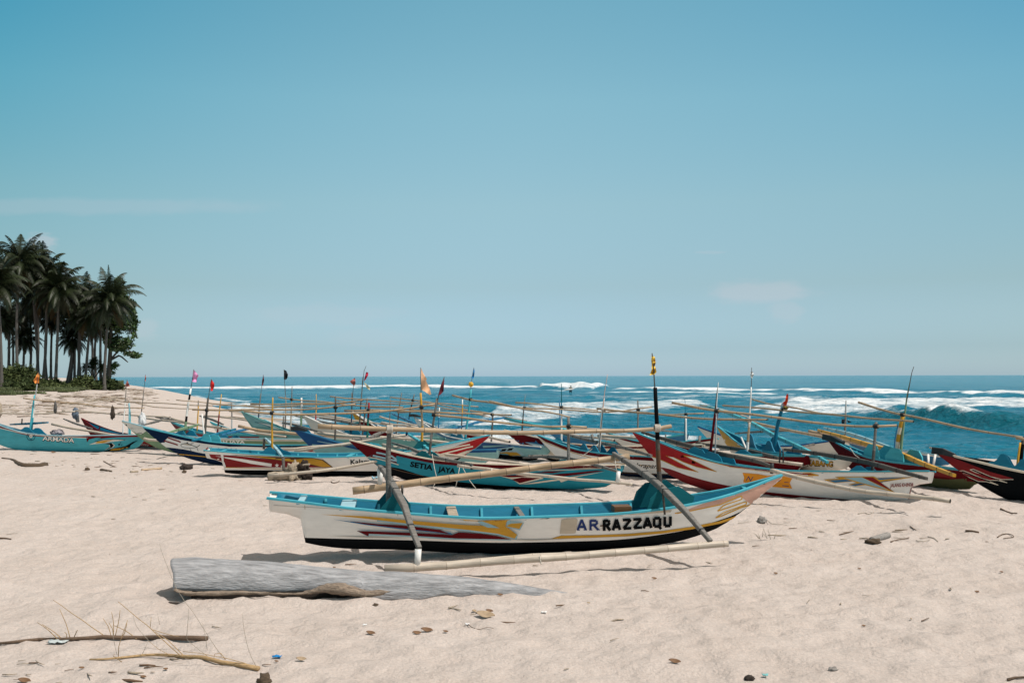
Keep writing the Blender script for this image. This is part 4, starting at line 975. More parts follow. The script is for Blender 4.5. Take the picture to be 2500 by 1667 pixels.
# ---- T: white boat with navy bow and painted tuna
t1 = lambda pts: C(380, 960, 7.84, pts)
boat(BN, 'white outrigger boat with dark navy bow and a painted tuna, behind the flame boat', (345, 1043, 23.4), (895, 1086, 22.2), zm=.45, hull='white', rub='navy', rubt=.045, bottom='navy', rim='teal_rim', zg=-.02, rake=1.1,
  bot=((0, .15), (.3, .17), (.55, .18), (.7, .25), (.8, .34), (.9, .38), (1, .38)),
  decals=[('poly', 'navy', [(344, 1042), (385, 1049), (420, 1062), (470, 1074), (520, 1083), (580, 1088), (630, 1087), (622, 1090), (560, 1090), (500, 1083), (440, 1073), (412, 1066), (404, 1074), (402, 1080), (396, 1080), (388, 1083), (387, 1090), (380, 1086)]),
   ('poly', 'navy', [(560, 1083), (640, 1085), (628, 1090), (560, 1089)]),
   ('stroke', 'gold', t1([(240, 1140), (400, 1160), (700, 1185), (1060, 1225)]), 2.0),
   ('stroke', 'darkred', t1([(235, 845), (330, 880), (440, 915), (480, 935)]), 3.2), ('stroke', 'darkred', t1([(165, 905), (260, 935), (360, 965), (425, 988)]), 3.2),
   ('stroke', 'black', t1([(480, 985), (520, 965), (560, 958), (600, 955), (680, 985), (790, 1028), (850, 985)]), 1.2), ('poly', 'black', t1([(585, 958), (608, 930), (625, 962)])), ('poly', 'tan', t1([(520, 972), (600, 962), (700, 1000), (600, 990)])),
   ('stroke', 'black', t1([(480, 985), (500, 1020), (560, 1040), (640, 1048), (720, 1045), (790, 1032), (805, 1070), (818, 1105)]), .8), ('stroke', 'black', t1([(655, 1048), (670, 1080), (692, 1110)]), 1.0), ('stroke', 'black', t1([(670, 980), (690, 958), (730, 948)]), .9),
   ('text', 'red', 'Kul OM', (497, 1102), (578, 1106), 12, dict(shear=.6)),
   ('poly', 'red', [(722, 1092), (740, 1089), (752, 1087), (758, 1091), (738, 1093)]), ('poly', 'red', [(748, 1100), (762, 1097), (768, 1100), (760, 1102)])],
  masts=[dict(p=[(499, 1078), (503, 1020), (508, 971)], r=.05, c=['dark', 'dark', 'dark'], staff=[(512, 948), (516, 925)], flag=('red', [(516, 925), (523, 936), (523, 944), (519, 954), (514, 954), (514, 940)])),
         dict(p=[(502, 1076), (496, 1040), (493, 1010)], r=.035, c=['pvc'], lat=-.1), dict(p=[(820, 1055), (819, 1000), (819, 968)], r=.04, c=['dark', 'dark'])],
  ridge=dict(p=[(470, 1001), (560, 1001), (680, 1001), (780, 996), (868, 988)], r=.036, lat=-.06, lash=[(505, 1001), (819, 994)]),
  arms=[dict(p=[(575, 1047, 1.5), (545, 1055, .9), (520, 1063, .3), (500, 1068, 0), (470, 1075, -.6)], w=.1, m='blue_in')],
  floats=[dict(p=[(582, 1041, 1.5), (660, 1053, 1.5), (760, 1061, 1.5), (860, 1066, 1.4)], r=.06, pale=False)],
  brackets=[(514, .2, .17, 'trap', 'sky_teal')], ribs=6)

# ---- X: royal blue bow
x1 = lambda pts: C(640, 960, 7.84, pts)
boat(BN, 'outrigger boat with a royal blue bow and black prow cap, left of the maroon bow', (713, 1046, 21.8), (1215, 1098, 20.9), zm=.42, hull='paleteal', rub='royal', rubt=.05, bottom='royal', rim='midblue', zg=-.02, rake=1.1,
  bot=((0, .08), (.5, .08), (.7, .15), (.8, .25), (.9, .3), (1, .3)),
  decals=[('poly', 'royal', x1([(560, 660), (850, 690), (1050, 745), (1500, 830), (1980, 905), (1960, 960), (1700, 940), (1450, 900), (1560, 985), (1200, 1000), (960, 970), (950, 1010), (890, 1000)])),
   ('stroke', 'lightblue', x1([(1190, 865), (1400, 905), (1560, 960)]), 2.2), ('stroke', 'lightblue', x1([(1060, 915), (1250, 950), (1400, 972)]), 2.0)],
  masts=[dict(p=[(896, 1075), (899, 1020), (901, 983)], r=.045, c=['darkgreen', 'darkgreen', 'darkred'])],
  ridge=dict(p=[(841, 1001), (900, 1001), (1000, 1003), (1100, 1008), (1180, 1010)], r=.034, lat=-.05, lash=[(900, 1001)]),
  arms=[dict(p=[(940, 1052, 1.4), (918, 1061, .8), (898, 1071, 0), (860, 1072, -.3)], w=.1)],
  floats=[dict(p=[(775, 1057, .9), (850, 1063, 1.0), (980, 1070, 1.2), (1100, 1082, 1.2)], r=.05), dict(p=[(720, 1102, -.9), (800, 1090, -1), (860, 1082, -1), (960, 1065, -1)], r=.045)],
  bowcap=((711, 1046), (748, 1050), .09), brackets=[(900, .35, .14, 'trap', 'sky_teal')], ribs=5)

# ---- L8: red, white and blue bow
l1 = lambda pts: C(1180, 960, 7.84, pts)
boat(BN, 'outrigger boat with red bow over white and blue darts, between two maroon-railed boats', (1228, 1049, 23.6), (1715, 1086, 22.0), zm=.44, hull='cream', rub='maroon', rubt=.05, bottom='black', rim='cream', zg=-.05, rake=1.1,
  bot=((0, .08), (.5, .08), (.7, .12), (.8, .15), (1, .15)),
  decals=[('poly', 'midblue', l1([(390, 790), (700, 790), (1150, 880), (1160, 1010), (1260, 1100), (1120, 1100), (700, 1010), (630, 1000)])),
   ('poly', 'maroon', l1([(380, 780), (700, 785), (1120, 860), (1140, 985), (1060, 960), (1000, 900), (990, 935), (800, 930), (900, 980), (1050, 1040), (1200, 1105), (900, 1030), (640, 985), (620, 1040)])),
   ('poly', 'white', l1([(640, 995), (900, 1040), (1200, 1110), (1310, 1190), (720, 1130)])), ('poly', 'white', l1([(800, 940), (960, 960), (1140, 990), (1230, 1090), (1080, 1050), (950, 990)])), ('stroke', 'midblue', l1([(720, 1135), (900, 1150), (1310, 1195)]), 1.6),
   ('poly', 'white', [(1500, 1080), (1564, 1081), (1564, 1084), (1500, 1084)])],
  masts=[dict(p=[(1274, 1052), (1278, 1005), (1282, 964)], r=.035, c=['dark', 'dark', 'wood'], taper=.7), dict(p=[(1371, 1062), (1371, 1010), (1371, 937)], r=.045, c=['pvc', 'pvc', 'pvc', 'blue_in', 'deep_teal', 'deep_teal'], taper=.75)],
  ridge=[dict(p=[(1259, 982), (1310, 986), (1371, 994), (1460, 1002)], r=.03, lat=-.05, lash=[(1371, 994)]), dict(p=[(1195, 979), (1280, 998), (1340, 1006), (1392, 1019)], r=.035, lat=-.4), dict(p=[(1214, 987), (1300, 996), (1480, 1005), (1592, 994)], r=.03, lat=-.2, lash=[(1281, 996), (1558, 1000)])],
  arms=[dict(p=[(1290, 1112, -1.3), (1340, 1113, -.9), (1400, 1118, -.6)], w=.08)], floats=[], brackets=[(1368, .3, .1, 'wave', 'blue_in')], ribs=4)

# ---- L9: pale bow, coach-like painted stern
boat(BN, 'pale outrigger boat with dark blue coach-window stripes painted on its stern', (1004, 1018, 27.5), (1330, 1092, 22.9), zm=.42, hull='paleteal', rub='midblue', rubt=.06, bottom='black', rim='white', zg=-.05, rake=1.05,
  bot=((0, .17), (.3, .16), (.5, .18), (.7, .27), (.8, .34), (.9, .38), (1, .4)),
  decals=[('poly', 'white', C(900, 960, 7.84, [(820, 462), (1100, 540), (1500, 640), (1900, 712), (1500, 665), (1250, 690), (1080, 700), (960, 620)])), ('stroke', 'midblue', C(900, 960, 7.84, [(1110, 630), (1200, 650), (1300, 680)]), 1.2), ('stroke', 'midblue', C(900, 960, 7.84, [(1250, 615), (1400, 655), (1500, 690)]), 1.6),
   ('poly', 'royal', l1([(-260, 1150), (0, 950), (480, 940), (520, 990), (560, 1020), (300, 1060), (0, 1110), (-60, 1180), (0, 1200)])), ('poly', 'paleteal', l1([(-10, 1000), (480, 990), (490, 1000), (0, 1040)])),
   ('poly', 'lightblue', l1([(0, 1100), (300, 1050), (580, 1015), (700, 1100), (800, 1190), (560, 1195), (430, 1150), (0, 1165)])),
   ('poly', 'black', l1([(10, 1152), (70, 1100), (165, 1090), (140, 1130)])), ('poly', 'black', l1([(180, 1132), (230, 1082), (320, 1072), (290, 1118)])), ('poly', 'black', l1([(320, 1112), (365, 1066), (450, 1058), (420, 1102)])), ('poly', 'black', l1([(450, 1098), (490, 1050), (585, 1042), (545, 1088)])),
   ('poly', 'gold', l1([(190, 1140), (450, 1118), (640, 1125), (730, 1185), (520, 1190), (450, 1150)]))],
  masts=[dict(p=[(1138, 1040), (1146, 990), (1150, 950)], r=.05, c=['sky_teal', 'sky_teal'], staff=[(1152, 925), (1157, 897)], flag=('blue', [(1157, 898), (1159, 905), (1157, 922), (1152, 926), (1151, 921), (1155, 910)])),
         dict(p=[(1128, 1038), (1129, 1000), (1129, 975)], r=.03, c=['dark', 'dark', 'gold', 'pvc']), dict(p=[(1202, 1053), (1203, 1012)], r=.04, c=['wood', 'dark']), dict(p=[(1072, 1033), (1073, 995)], r=.03, c=['midblue', 'pvc'])],
  ridge=[dict(p=[(1105, 965), (1150, 975), (1215, 987), (1300, 1000)], r=.042, r1=.035, lat=-.05, lash=[(1149, 975)]), dict(p=[(970, 1004), (1100, 1007), (1249, 1013)], r=.036, lat=-.3, lash=[(1202, 1012)]), dict(p=[(1000, 999), (1170, 1005), (1286, 1027)], r=.022, lat=.3)],
  arms=[dict(p=[(1105, 1047, -.3), (1140, 1038, .1), (1180, 1027, .6), (1236, 1019, 1.4)], w=.1, m='midblue')], floats=[dict(p=[(1232, 1020, 1.4), (1300, 1036, 1.4), (1380, 1049, 1.4)], r=.075, pipe='sky_teal'), dict(p=[(1050, 1045, -.8), (1160, 1062, -.9), (1245, 1078, -1.0)], r=.05)],
  bowcap=((1000, 1014), (1026, 1017), .07), brackets=[(1142, .42, .16, 'wave', 'blue_in')], ribs=4)

# ---- L11: seafoam boat
boat(BN, 'seafoam green outrigger boat with white lettering along its far stern, bow against the water', (583, 1004, 27.3), (1075, 1069, 24.6), zm=.42, hull='seafoam', rub='seafoam', rubt=.05, bottom='darkgreen', rim='seafoam', zg=-.08, rake=1.1,
  bot=((0, .02), (1, .02)),
  decals=[('poly', 'paleteal', [(582, 1003), (650, 1020), (700, 1036), (720, 1046), (690, 1042), (640, 1032), (662, 1043), (620, 1041)]), ('poly', 'white', [(622, 1030), (660, 1035), (712, 1044), (712, 1052), (660, 1045), (665, 1042)]), ('stroke', 'deep_teal', [(622, 1030), (665, 1036), (712, 1045)], 1.0), ('stroke', 'deep_teal', [(622, 1030), (650, 1038), (660, 1043)], .9),
   ('text', 'white', 'LANO', (918, 1069), (975, 1070), 7, dict(bold=.03)), ('text', 'white', 'RI', (985, 1075), (1003, 1076), 7.5, dict(bold=.03))],
  masts=[dict(p=[(711, 1028), (712, 980), (713, 943)], r=.04, c=['pale', 'pale', 'wood'], taper=.6), dict(p=[(736, 1045), (736, 1000), (736, 971)], r=.05, c=['green', 'green', 'pvc', 'pvc'])],
  ridge=[dict(p=[(680, 971), (770, 980), (850, 988), (985, 995)], r=.03, lat=-.05, lash=[(712, 975)]), dict(p=[(612, 986), (720, 986), (830, 983), (886, 977)], r=.034, lat=-.2)],
  arms=[dict(p=[(690, 1032, 1.2), (715, 1036, .5), (750, 1046, -.4), (790, 1056, -1)], w=.09)], brackets=[(735, .4, .15, 'wave', 'blue_in')], floats=[], ribs=4)

# ---- L12: beige bow
boat(BN, 'outrigger boat with a plain beige bow, amid the raised bamboo poles', (734, 1013, 28.2), (1130, 1054, 26.4), zm=.40, hull='offwhite', rub='offwhite', bottom='cream', rim='white', zg=-.12, rake=1.1, decals=[],
  masts=[dict(p=[(885, 1045), (892, 1000), (897, 972)], r=.04, c=['dark', 'dark', 'wood'], taper=.2, staff=[(877, 935)] if False else None), dict(p=[(878, 1042), (881, 985), (886, 920)], r=.04, c=['dark', 'dark', 'wood', 'wood'], taper=.55, staff=[(889, 905), (894, 893)], flag=('crimson', [(894, 908), (899, 909), (899, 916), (893, 926), (888, 931), (891, 919)], ('cream', [(888, 931), (894, 937), (903, 945), (903, 952), (896, 948)]))),
         dict(p=[(858, 1043), (859, 1000), (859, 958)], r=.03, c=['navy', 'dark', 'wood'], staff=[(863, 940), (865, 922)], flag=('salmon', [(867, 922), (868, 935), (865, 942), (858, 936), (854, 931), (861, 926)])), dict(p=[(952, 1040), (953, 970)], r=.022, c=['wood'])],
  ridge=[dict(p=[(806, 967), (860, 973), (950, 980), (1060, 984), (1168, 993)], r=.03, lat=-.05, lash=[(883, 976)]), dict(p=[(620, 994), (720, 990), (830, 985), (882, 977)], r=.028, lat=-.4), dict(p=[(846, 988), (900, 993), (982, 996)], r=.03, lat=.2)],
  arms=[dict(p=[(780, 1020, 1.2), (830, 1028, .4), (870, 1036, -.4), (910, 1044, -1)], w=.08)], brackets=[(880, .45, .16, 'wave', 'blue_in'), (855, .3, .13, 'wave', 'blue_in')], floats=[dict(p=[(775, 1012, 1.2), (900, 1030, 1.2), (960, 1040, 1.2)], r=.04)], ribs=3)

# ---- L13: yellow and maroon bow
boat(BN, 'outrigger boat with maroon bow tipped yellow and white line graphics', (853, 1004, 31), (1175, 1049, 28.5), zm=.38, hull='maroon', rub='white', rubt=.02, bottom='navy', rim='white', zg=-.2, rake=1.1,
  bot=((0, .2), (.5, .2), (.8, .3), (1, .3)),
  decals=[('poly', 'gold', [(852, 1003), (876, 1008), (884, 1026), (868, 1026)]), ('poly', 'black', [(900, 1028), (920, 1026), (960, 1040), (900, 1040)]), ('stroke', 'cream', [(908, 1030), (925, 1034), (945, 1041)], 1.2), ('stroke', 'cream', [(912, 1027), (932, 1031), (950, 1038)], 1.2), ('stroke', 'cream', [(918, 1028), (927, 1041)], .8)],
  masts=[dict(p=[(993, 1045), (1002, 1000), (1012, 962)], r=.045, c=['navy', 'midblue', 'navy', 'wood'], taper=.45), dict(p=[(970, 1012), (976, 985), (981, 958)], r=.035, c=['wood', 'dark', 'wood'], taper=.4)],
  ridge=[dict(p=[(953, 970), (1010, 976), (1100, 993), (1200, 1010)], r=.03, lat=-.05, lash=[(1008, 977)]), dict(p=[(1000, 1000), (1060, 1006), (1100, 1011)], r=.03, lat=.2), dict(p=[(820, 976), (900, 985), (1050, 990), (1196, 1017)], r=.025, lat=-.4)],
  arms=[dict(p=[(958, 1010, 1.0), (990, 1024, 0), (1020, 1036, -.8)], w=.09, m='midblue'), dict(p=[(852, 1036, -1), (880, 1030, 0), (925, 1022, 1)], w=.09, m='deep_teal')],
  floats=[dict(p=[(927, 1018, -.9), (980, 1030, -.9), (1022, 1038, -.9)], r=.045), dict(p=[(930, 1032, -1.4), (1000, 1041, -1.4), (1042, 1047, -1.4)], r=.055)], ribs=3)

# ---- KJ: green Kah Jaya
boat(BN, 'green outrigger boat lettered KAH JAYA, behind the tuna boat', (293, 1027, 26.2), (770, 1073, 24.7), zm=.42, hull='green', rub='offwhite', rubt=.05, bottom='green', rim='lightblue', zg=.0, rake=1.1, bot=((0, .05), (1, .05)),
  decals=[('poly', 'offwhite', [(292, 1026), (330, 1036), (380, 1048), (400, 1056), (360, 1050), (346, 1060), (332, 1057), (312, 1044)]), ('text', 'white', 'KAH JAYA', (522, 1081), (598, 1082.5), 7.5, dict(bold=.04)), ('stroke', 'black', [(600, 1072), (650, 1073), (700, 1069), (735, 1071)], .9), ('stroke', 'cream', [(650, 1078), (700, 1074), (735, 1077)], 2.2)],
  masts=[dict(p=[(451, 1042), (459, 990), (466, 948)], r=.055, c=['green', 'green', 'black', 'pvc', 'pvc', 'black', 'pvc'], taper=.3, staff=[(469, 930), (473, 901)], flag=('pink', [(473, 902), (478, 908), (485, 917), (481, 924), (479, 933), (470, 932), (469, 930)]))],
  ridge=[dict(p=[(430, 976), (520, 985), (600, 993), (690, 1001)], r=.02, lat=-.05), dict(p=[(510, 984), (565, 990), (602, 988)], r=.02, lat=.1)],
  arms=[dict(p=[(485, 1036, 1.0), (462, 1043, .2), (440, 1048, -.4), (410, 1056, -1.1)], w=.1, m='green'), dict(p=[(540, 1062, -1), (590, 1050, .4), (620, 1045, 1.2)], w=.09, m='midblue')],
  floats=[dict(p=[(418, 1022, 1.3), (520, 1042, 1.3), (610, 1056, 1.3), (700, 1066, 1.3)], r=.05), dict(p=[(352, 1070, -1.2), (372, 1074, -1.2), (430, 1082, -1.2)], r=.05)],
  brackets=[(452, .4, .16, 'wave', 'blue_in'), (560, .3, .1, 'tri', 'blue_in')], ribs=5)

# ---- L1: Armada
a1 = lambda pts: C(0, 960, 5.88, pts)
boat(BN, 'turquoise outrigger boat lettered ARMADA with round emblem and red rail, at the left edge', (-75, 1012, 27.4), (352, 1062, 26.6), zm=.42, hull='sky_teal', rub='darkred', rubt=.05, bottom='sky_teal', rim='lightblue', zg=-.02, cut=False, rake=1.0, bot=((0, .03), (1, .03)),
  decals=[('stroke', 'offwhite', a1([(-200, 440), (0, 500), (200, 545), (420, 590), (800, 620), (1260, 640)]), 1.8), ('text', 'black', 'ARMADA', (103.2, 1075), (181.8, 1080.8), 12.2, dict(bold=.07)), ('text', 'white', 'ARMADA', (104, 1074.3), (181, 1080), 11, dict(bold=.02)),
   ('stroke', 'navy', [(75.7+10*math.cos(a*.3927), 1065.5+9.4*math.sin(a*.3927)) for a in range(17)], 1.2), ('poly', 'offwhite', [(75.7+4.2*math.cos(a*.785), 1064.5+4*math.sin(a*.785)) for a in range(8)]), ('poly', 'navy', [(75.7+1.4*math.cos(a*1.05), 1064.5+1.3*math.sin(a*1.05)) for a in range(6)]), ('poly', 'navy', [(71, 1069), (76, 1072), (80, 1069), (76, 1074)]), ('poly', 'navy', [(69, 1063), (71, 1060), (72, 1064), (70, 1067)]), ('poly', 'navy', [(80, 1063), (81, 1060), (83, 1064), (82, 1067)]),
   ('poly', 'maroon', a1([(1240, 640), (1330, 630), (1600, 628), (1380, 635), (1280, 660), (1250, 700)])), ('poly', 'maroon', a1([(1400, 655), (1480, 625), (1700, 628), (1520, 640)])),
   ('poly', 'offwhite', a1([(1280, 735), (1370, 700), (1480, 668), (1640, 655), (1820, 668), (1640, 690), (1520, 705), (1620, 715), (1650, 745), (1620, 780), (1500, 810), (1580, 765), (1560, 730), (1480, 715)])),
   ('poly', 'gold', a1([(1370, 715), (1400, 690), (1520, 672), (1620, 668), (1480, 712)])), ('poly', 'black', a1([(1480, 712), (1600, 712), (1635, 740), (1610, 775), (1520, 805), (1585, 765), (1575, 735)])), ('stroke', 'black', a1([(1360, 690), (1500, 662), (1700, 660), (1800, 668)]), 1.0),
   ('poly', 'gold', a1([(1500, 822), (1640, 790), (1780, 765), (1850, 775), (1700, 815)])), ('poly', 'black', a1([(1480, 828), (1640, 785), (1800, 755), (1900, 700), (1985, 668), (1880, 740), (1860, 780), (1800, 790), (1700, 820)])), ('poly', 'gold', a1([(1560, 818), (1700, 785), (1800, 770), (1740, 800), (1640, 820)])),
   ('poly', 'navy', a1([(1712, 715), (1718, 726), (1730, 728), (1721, 737), (1724, 748), (1712, 741), (1700, 748), (1704, 737), (1695, 728), (1707, 726)])), ('poly', 'navy', a1([(1733, 695), (1737, 703), (1745, 704), (1733, 712), (1722, 704)])), ('poly', 'navy', a1([(1748, 732), (1756, 740), (1748, 748), (1740, 740)]))],
  masts=[dict(p=[(74, 1040), (81, 990), (85, 964)], r=.05, c=['sky_teal', 'sky_teal']), dict(p=[(84, 968), (88, 955), (91, 938)], r=.03, c=['sky_teal', 'pvc', 'grey'], staff=[(94, 908)], flag=('orange', [(94, 908), (96, 920), (95, 935), (86, 936), (81, 929), (86, 921)])), dict(p=[(318, 1055), (317, 1010), (315, 985)], r=.045, c=['sky_teal', 'sky_teal']), dict(p=[(317, 1012), (315, 1000), (316, 983)], r=.025, c=['lightblue'], lat=-.1)],
  ridge=dict(p=[(57, 972), (160, 983), (260, 993), (352, 997)], r=.03, r1=.022, lat=-.06),
  arms=[dict(p=[(25, 1036, .8), (70, 1034, .2), (117, 1031, -.6)], w=.09, m='blue_in')],
  floats=[dict(p=[(126, 1036, .9), (210, 1050, .9), (280, 1062, .9), (370, 1074, .9)], r=.055), dict(p=[(-40, 1008, 1.9), (90, 1009, 1.9), (185, 1004, 1.9)], r=.04), dict(p=[(185, 1002, 2.3), (280, 1010, 2.3), (415, 1018, 2.3)], r=.04)],
  extra=[((54, 1022, .3), (53, 1035, .3), .02, 'dark')],
  brackets=[(75, .55, .17, 'wave', 'blue_in')], ribs=5, thwarts=[.3, .55])
# ---- L2: dark red boat
boat(BN, 'dark red outrigger boat lettered Dessa, half hidden behind the turquoise boat', (193, 1021, 31), (402, 1066, 27.4), zm=.36, hull='maroon', rub='maroon', bottom='sky_teal', rim='dark' if False else 'maroon', zg=-.03, bot=((0, .08), (1, .08)),
  decals=[('poly', 'red', [(300, 1092), (322, 1080), (338, 1073), (372, 1082), (360, 1099), (310, 1101)]), ('text', 'white', 'Dessa', (335, 1084), (362, 1089), 6.5, dict(shear=.4)), ('stroke', 'sky_teal', [(262, 1046), (290, 1051), (310, 1052)], 1.0)],
  masts=[dict(p=[(344, 1045), (346, 1000), (351, 960)], r=.035, c=['dark', 'dark', 'wood'], taper=.5, staff=[(353, 935), (355, 914)], flag=('salmon', [(355, 914), (357, 922), (355, 932), (353, 928)])),
         dict(p=[(303, 1030), (305, 990), (308, 950)], r=.035, c=['pvc', 'pvc', 'wood'], taper=.5, staff=[(310, 925)], flag=('salmon', [(311, 928), (317, 942), (310, 944), (305, 942), (308, 934)]))],
  ridge=[dict(p=[(275, 975), (330, 983), (420, 985), (520, 990)], r=.025, lat=-.05), dict(p=[(328, 982), (380, 994), (472, 999)], r=.022, lat=-.3)],
  arms=[dict(p=[(155, 1022, 0), (185, 1034, -.4), (225, 1046, -.8)], w=.08), dict(p=[(415, 1018, 1), (385, 1028, 0), (355, 1036, -.8)], w=.09)],
  floats=[], bowcap=((184, 1000), (190, 1030), .05), ribs=3, thwarts=[.5])
# ---- L14, L17 small boats behind
boat(BN, 'outrigger boat with red bow and blue rail, behind the green boat mast', (412, 1029, 30), (660, 1063, 27.2), zm=.40, hull='darkred', rub='sky_teal', rubt=.04, bottom='cream', rim='sky_teal', zg=-.05, bot=((0, .15), (1, .15)),
  decals=[('stroke', 'cream', [(478, 1047), (500, 1052), (530, 1058)], 2.0), ('stroke', 'cream', [(500, 1046), (530, 1052)], 1.4)],
  masts=[dict(p=[(533, 1035), (537, 990), (541, 962)], r=.04, c=['darkred', 'darkred', 'gold', 'gold'], taper=.5), dict(p=[(483, 1030), (484, 1005), (484, 977)], r=.035, c=['gold', 'gold', 'wood'])],
  ridge=[dict(p=[(512, 984), (560, 989), (640, 993), (775, 994)], r=.026, lat=-.05)], ribs=3, thwarts=[.5],
  arms=[dict(p=[(380, 1018, 1.2), (412, 1024, .3), (440, 1032, -.5)], w=.09, m='dark'), dict(p=[(488, 1015, 1.2), (520, 1025, .5), (545, 1036, -.3)], w=.09)], floats=[dict(p=[(338, 1018, -1.2), (430, 1030, -1.2), (540, 1043, -1.2)], r=.045), dict(p=[(500, 1015, 1.3), (560, 1020, 1.3), (620, 1030, 1.3)], r=.05)])
boat(BN, 'white outrigger boat with black prow at the water edge, furthest left in the rear row', (508, 1029, 33), (735, 1050, 30), zm=.40, hull='white', rub='sky_teal', rubt=.05, bottom='cream', rim='sky_teal', zg=-.25,
  masts=[dict(p=[(567, 1040), (566, 1010), (565, 983)], r=.04, c=['grey', 'wood', 'wood']), dict(p=[(632, 1010), (634, 985), (637, 960)], r=.035, c=['dark', 'navy', 'wood'], staff=[(640, 935), (643, 914)], flag=('maroon', [(643, 915), (645, 928), (642, 941), (639, 940), (640, 928)])), dict(p=[(700, 1020), (698, 980), (695, 935)], r=.035, c=['dark', 'bamboo', 'pale'], taper=.7, staff=[(694, 915), (693, 902)], flag=('black', [(693, 902), (699, 905), (703, 914), (702, 922), (698, 927), (693, 926)]))],
  ridge=[dict(p=[(560, 1004), (650, 1000), (740, 1002)], r=.025, lat=-.05)], ribs=2, thwarts=[.5],
  arms=[dict(p=[(568, 1018, 1), (600, 1025, 0), (625, 1035, -.8)], w=.09, m='dark')], floats=[dict(p=[(540, 1018, 1.2), (600, 1022, 1.2), (650, 1030, 1.2)], r=.06, pale=False)])
boat(BN, 'dark teal outrigger boat at the water edge behind the beige bow', (640, 1024, 34), (850, 1045, 31), zm=.40, hull='deep_teal', rub='black', rubt=.03, bottom='navy', rim='sky_teal', zg=-.3,
  masts=[dict(p=[(771, 1035), (772, 1000), (772, 962)], r=.045, c=['red', 'red', 'gold', 'gold'], taper=.6), dict(p=[(693, 1030), (693, 1016)], r=.06, c=['wood'])],
  ridge=[dict(p=[(612, 987), (700, 987), (780, 985), (860, 981)], r=.028, lat=-.05)], ribs=2, thwarts=[.5], arms=[dict(p=[(720, 1015, 1), (780, 1028, 0), (840, 1040, -.8)], w=.08)], floats=[dict(p=[(700, 1010, 1.2), (800, 1020, 1.2), (880, 1032, 1.2)], r=.05)])

# ---- right hand group
r5 = lambda pts: C(1700, 960, 7.84, pts)
boat(BN, 'outrigger boat with mustard yellow bow and KABANG lettered on its stern, by the blue mast', (1744, 1041, 23.2), (2056, 1122, 19.0), zm=.42, hull='offwhite', rub='sky_teal', rubt=.02, bottom='offwhite', rim='teal_rim', zg=-.04, rake=1.2, bot=((0, .06), (1, .06)), beam_w=.38,
  decals=[('poly', 'gold', r5([(360, 635), (600, 730), (860, 850), (850, 1000), (840, 1035), (620, 1025), (500, 935)])), ('poly', 'royal', r5([(860, 950), (930, 960), (950, 1030), (850, 1020)])), ('poly', 'brown', r5([(850, 855), (950, 900), (930, 940), (870, 900)])), ('text', 'black', 'KABANG', (1970.5, 1136), (2034, 1139), 13.5, dict(bold=.06)), ('text', 'gold', 'KABANG', (1971.5, 1135.2), (2033, 1138), 12, dict(bold=.02))],
  masts=[dict(p=[(1890, 1083), (1898, 1040), (1912, 985)], r=.075, c=['blue_in', 'blue_in', 'blue_in', 'blue_in', 'blue_in', 'blue_in', 'blue_in', 'lightblue'], staff=None, flag=('mustard', [(1910, 988), (1926, 996), (1918, 1003), (1908, 1000)], ('fire', [(1922, 960), (1925, 965), (1924, 978), (1920, 990), (1909, 990), (1910, 984), (1917, 978), (1919, 966)])))],
  ridge=[dict(p=[(1765, 989), (1900, 999), (2000, 1010), (2230, 1030)], r=.036, lat=-.05, lash=[(1913, 999)]), dict(p=[(1833, 975), (1912, 992), (2000, 1007), (2120, 1022)], r=.03, lat=.1)],
  arms=[dict(p=[(1710, 988, 1.9), (1760, 1002, 1.5), (1830, 1030, .9), (1890, 1063, .3), (1965, 1097, -.6), (2020, 1128, -1.2)], w=.12, m='sky_teal')],
  floats=[dict(p=[(1835, 1030, 1.5), (1950, 1055, 1.4), (2060, 1078, 1.3)], r=.055, pale=False)], extra=[((1810, 1068, -.3), (1822, 1096, -.6), .02, 'pvc')],
  brackets=[(1860, .55, .3, 'wave', 'blue_in'), (1910, .45, .24, 'wave', 'blue_in')], ribs=6)
boat(BN, 'maroon sided outrigger boat with tall white mast between two longer boats', (1612, 1068, 22.4), (1973, 1112, 19.5), zm=.40, hull='maroon', rub='sky_teal', rubt=.03, bottom='offwhite', rim='teal_rim', zg=-.04, bot=((0, .12), (1, .12)),
  masts=[dict(p=[(1824, 1105), (1827, 1060), (1830, 1028)], r=.05, c=['pvc', 'bamboo', 'bamboo', 'pale']), dict(p=[(1828, 1030), (1832, 990), (1834, 945)], r=.035, c=['pvc'], taper=.4, lat=.05, staff=[(1835, 920), (1835, 897)], flag=('white', [(1832, 908), (1838, 907), (1840, 915), (1837, 923), (1832, 920)]))],
  ridge=[dict(p=[(1750, 1022), (1830, 1025), (1875, 1024)], r=.036, lat=-.08, lash=[(1830, 1026)], pale_lash=True)],
  arms=[dict(p=[(1700, 1082, .9), (1760, 1090, .5), (1835, 1102, 0), (1900, 1118, -.6)], w=.12, m='dark')], floats=[], brackets=[(1835, .35, .1, 'tri', 'blue_in')], ribs=3)
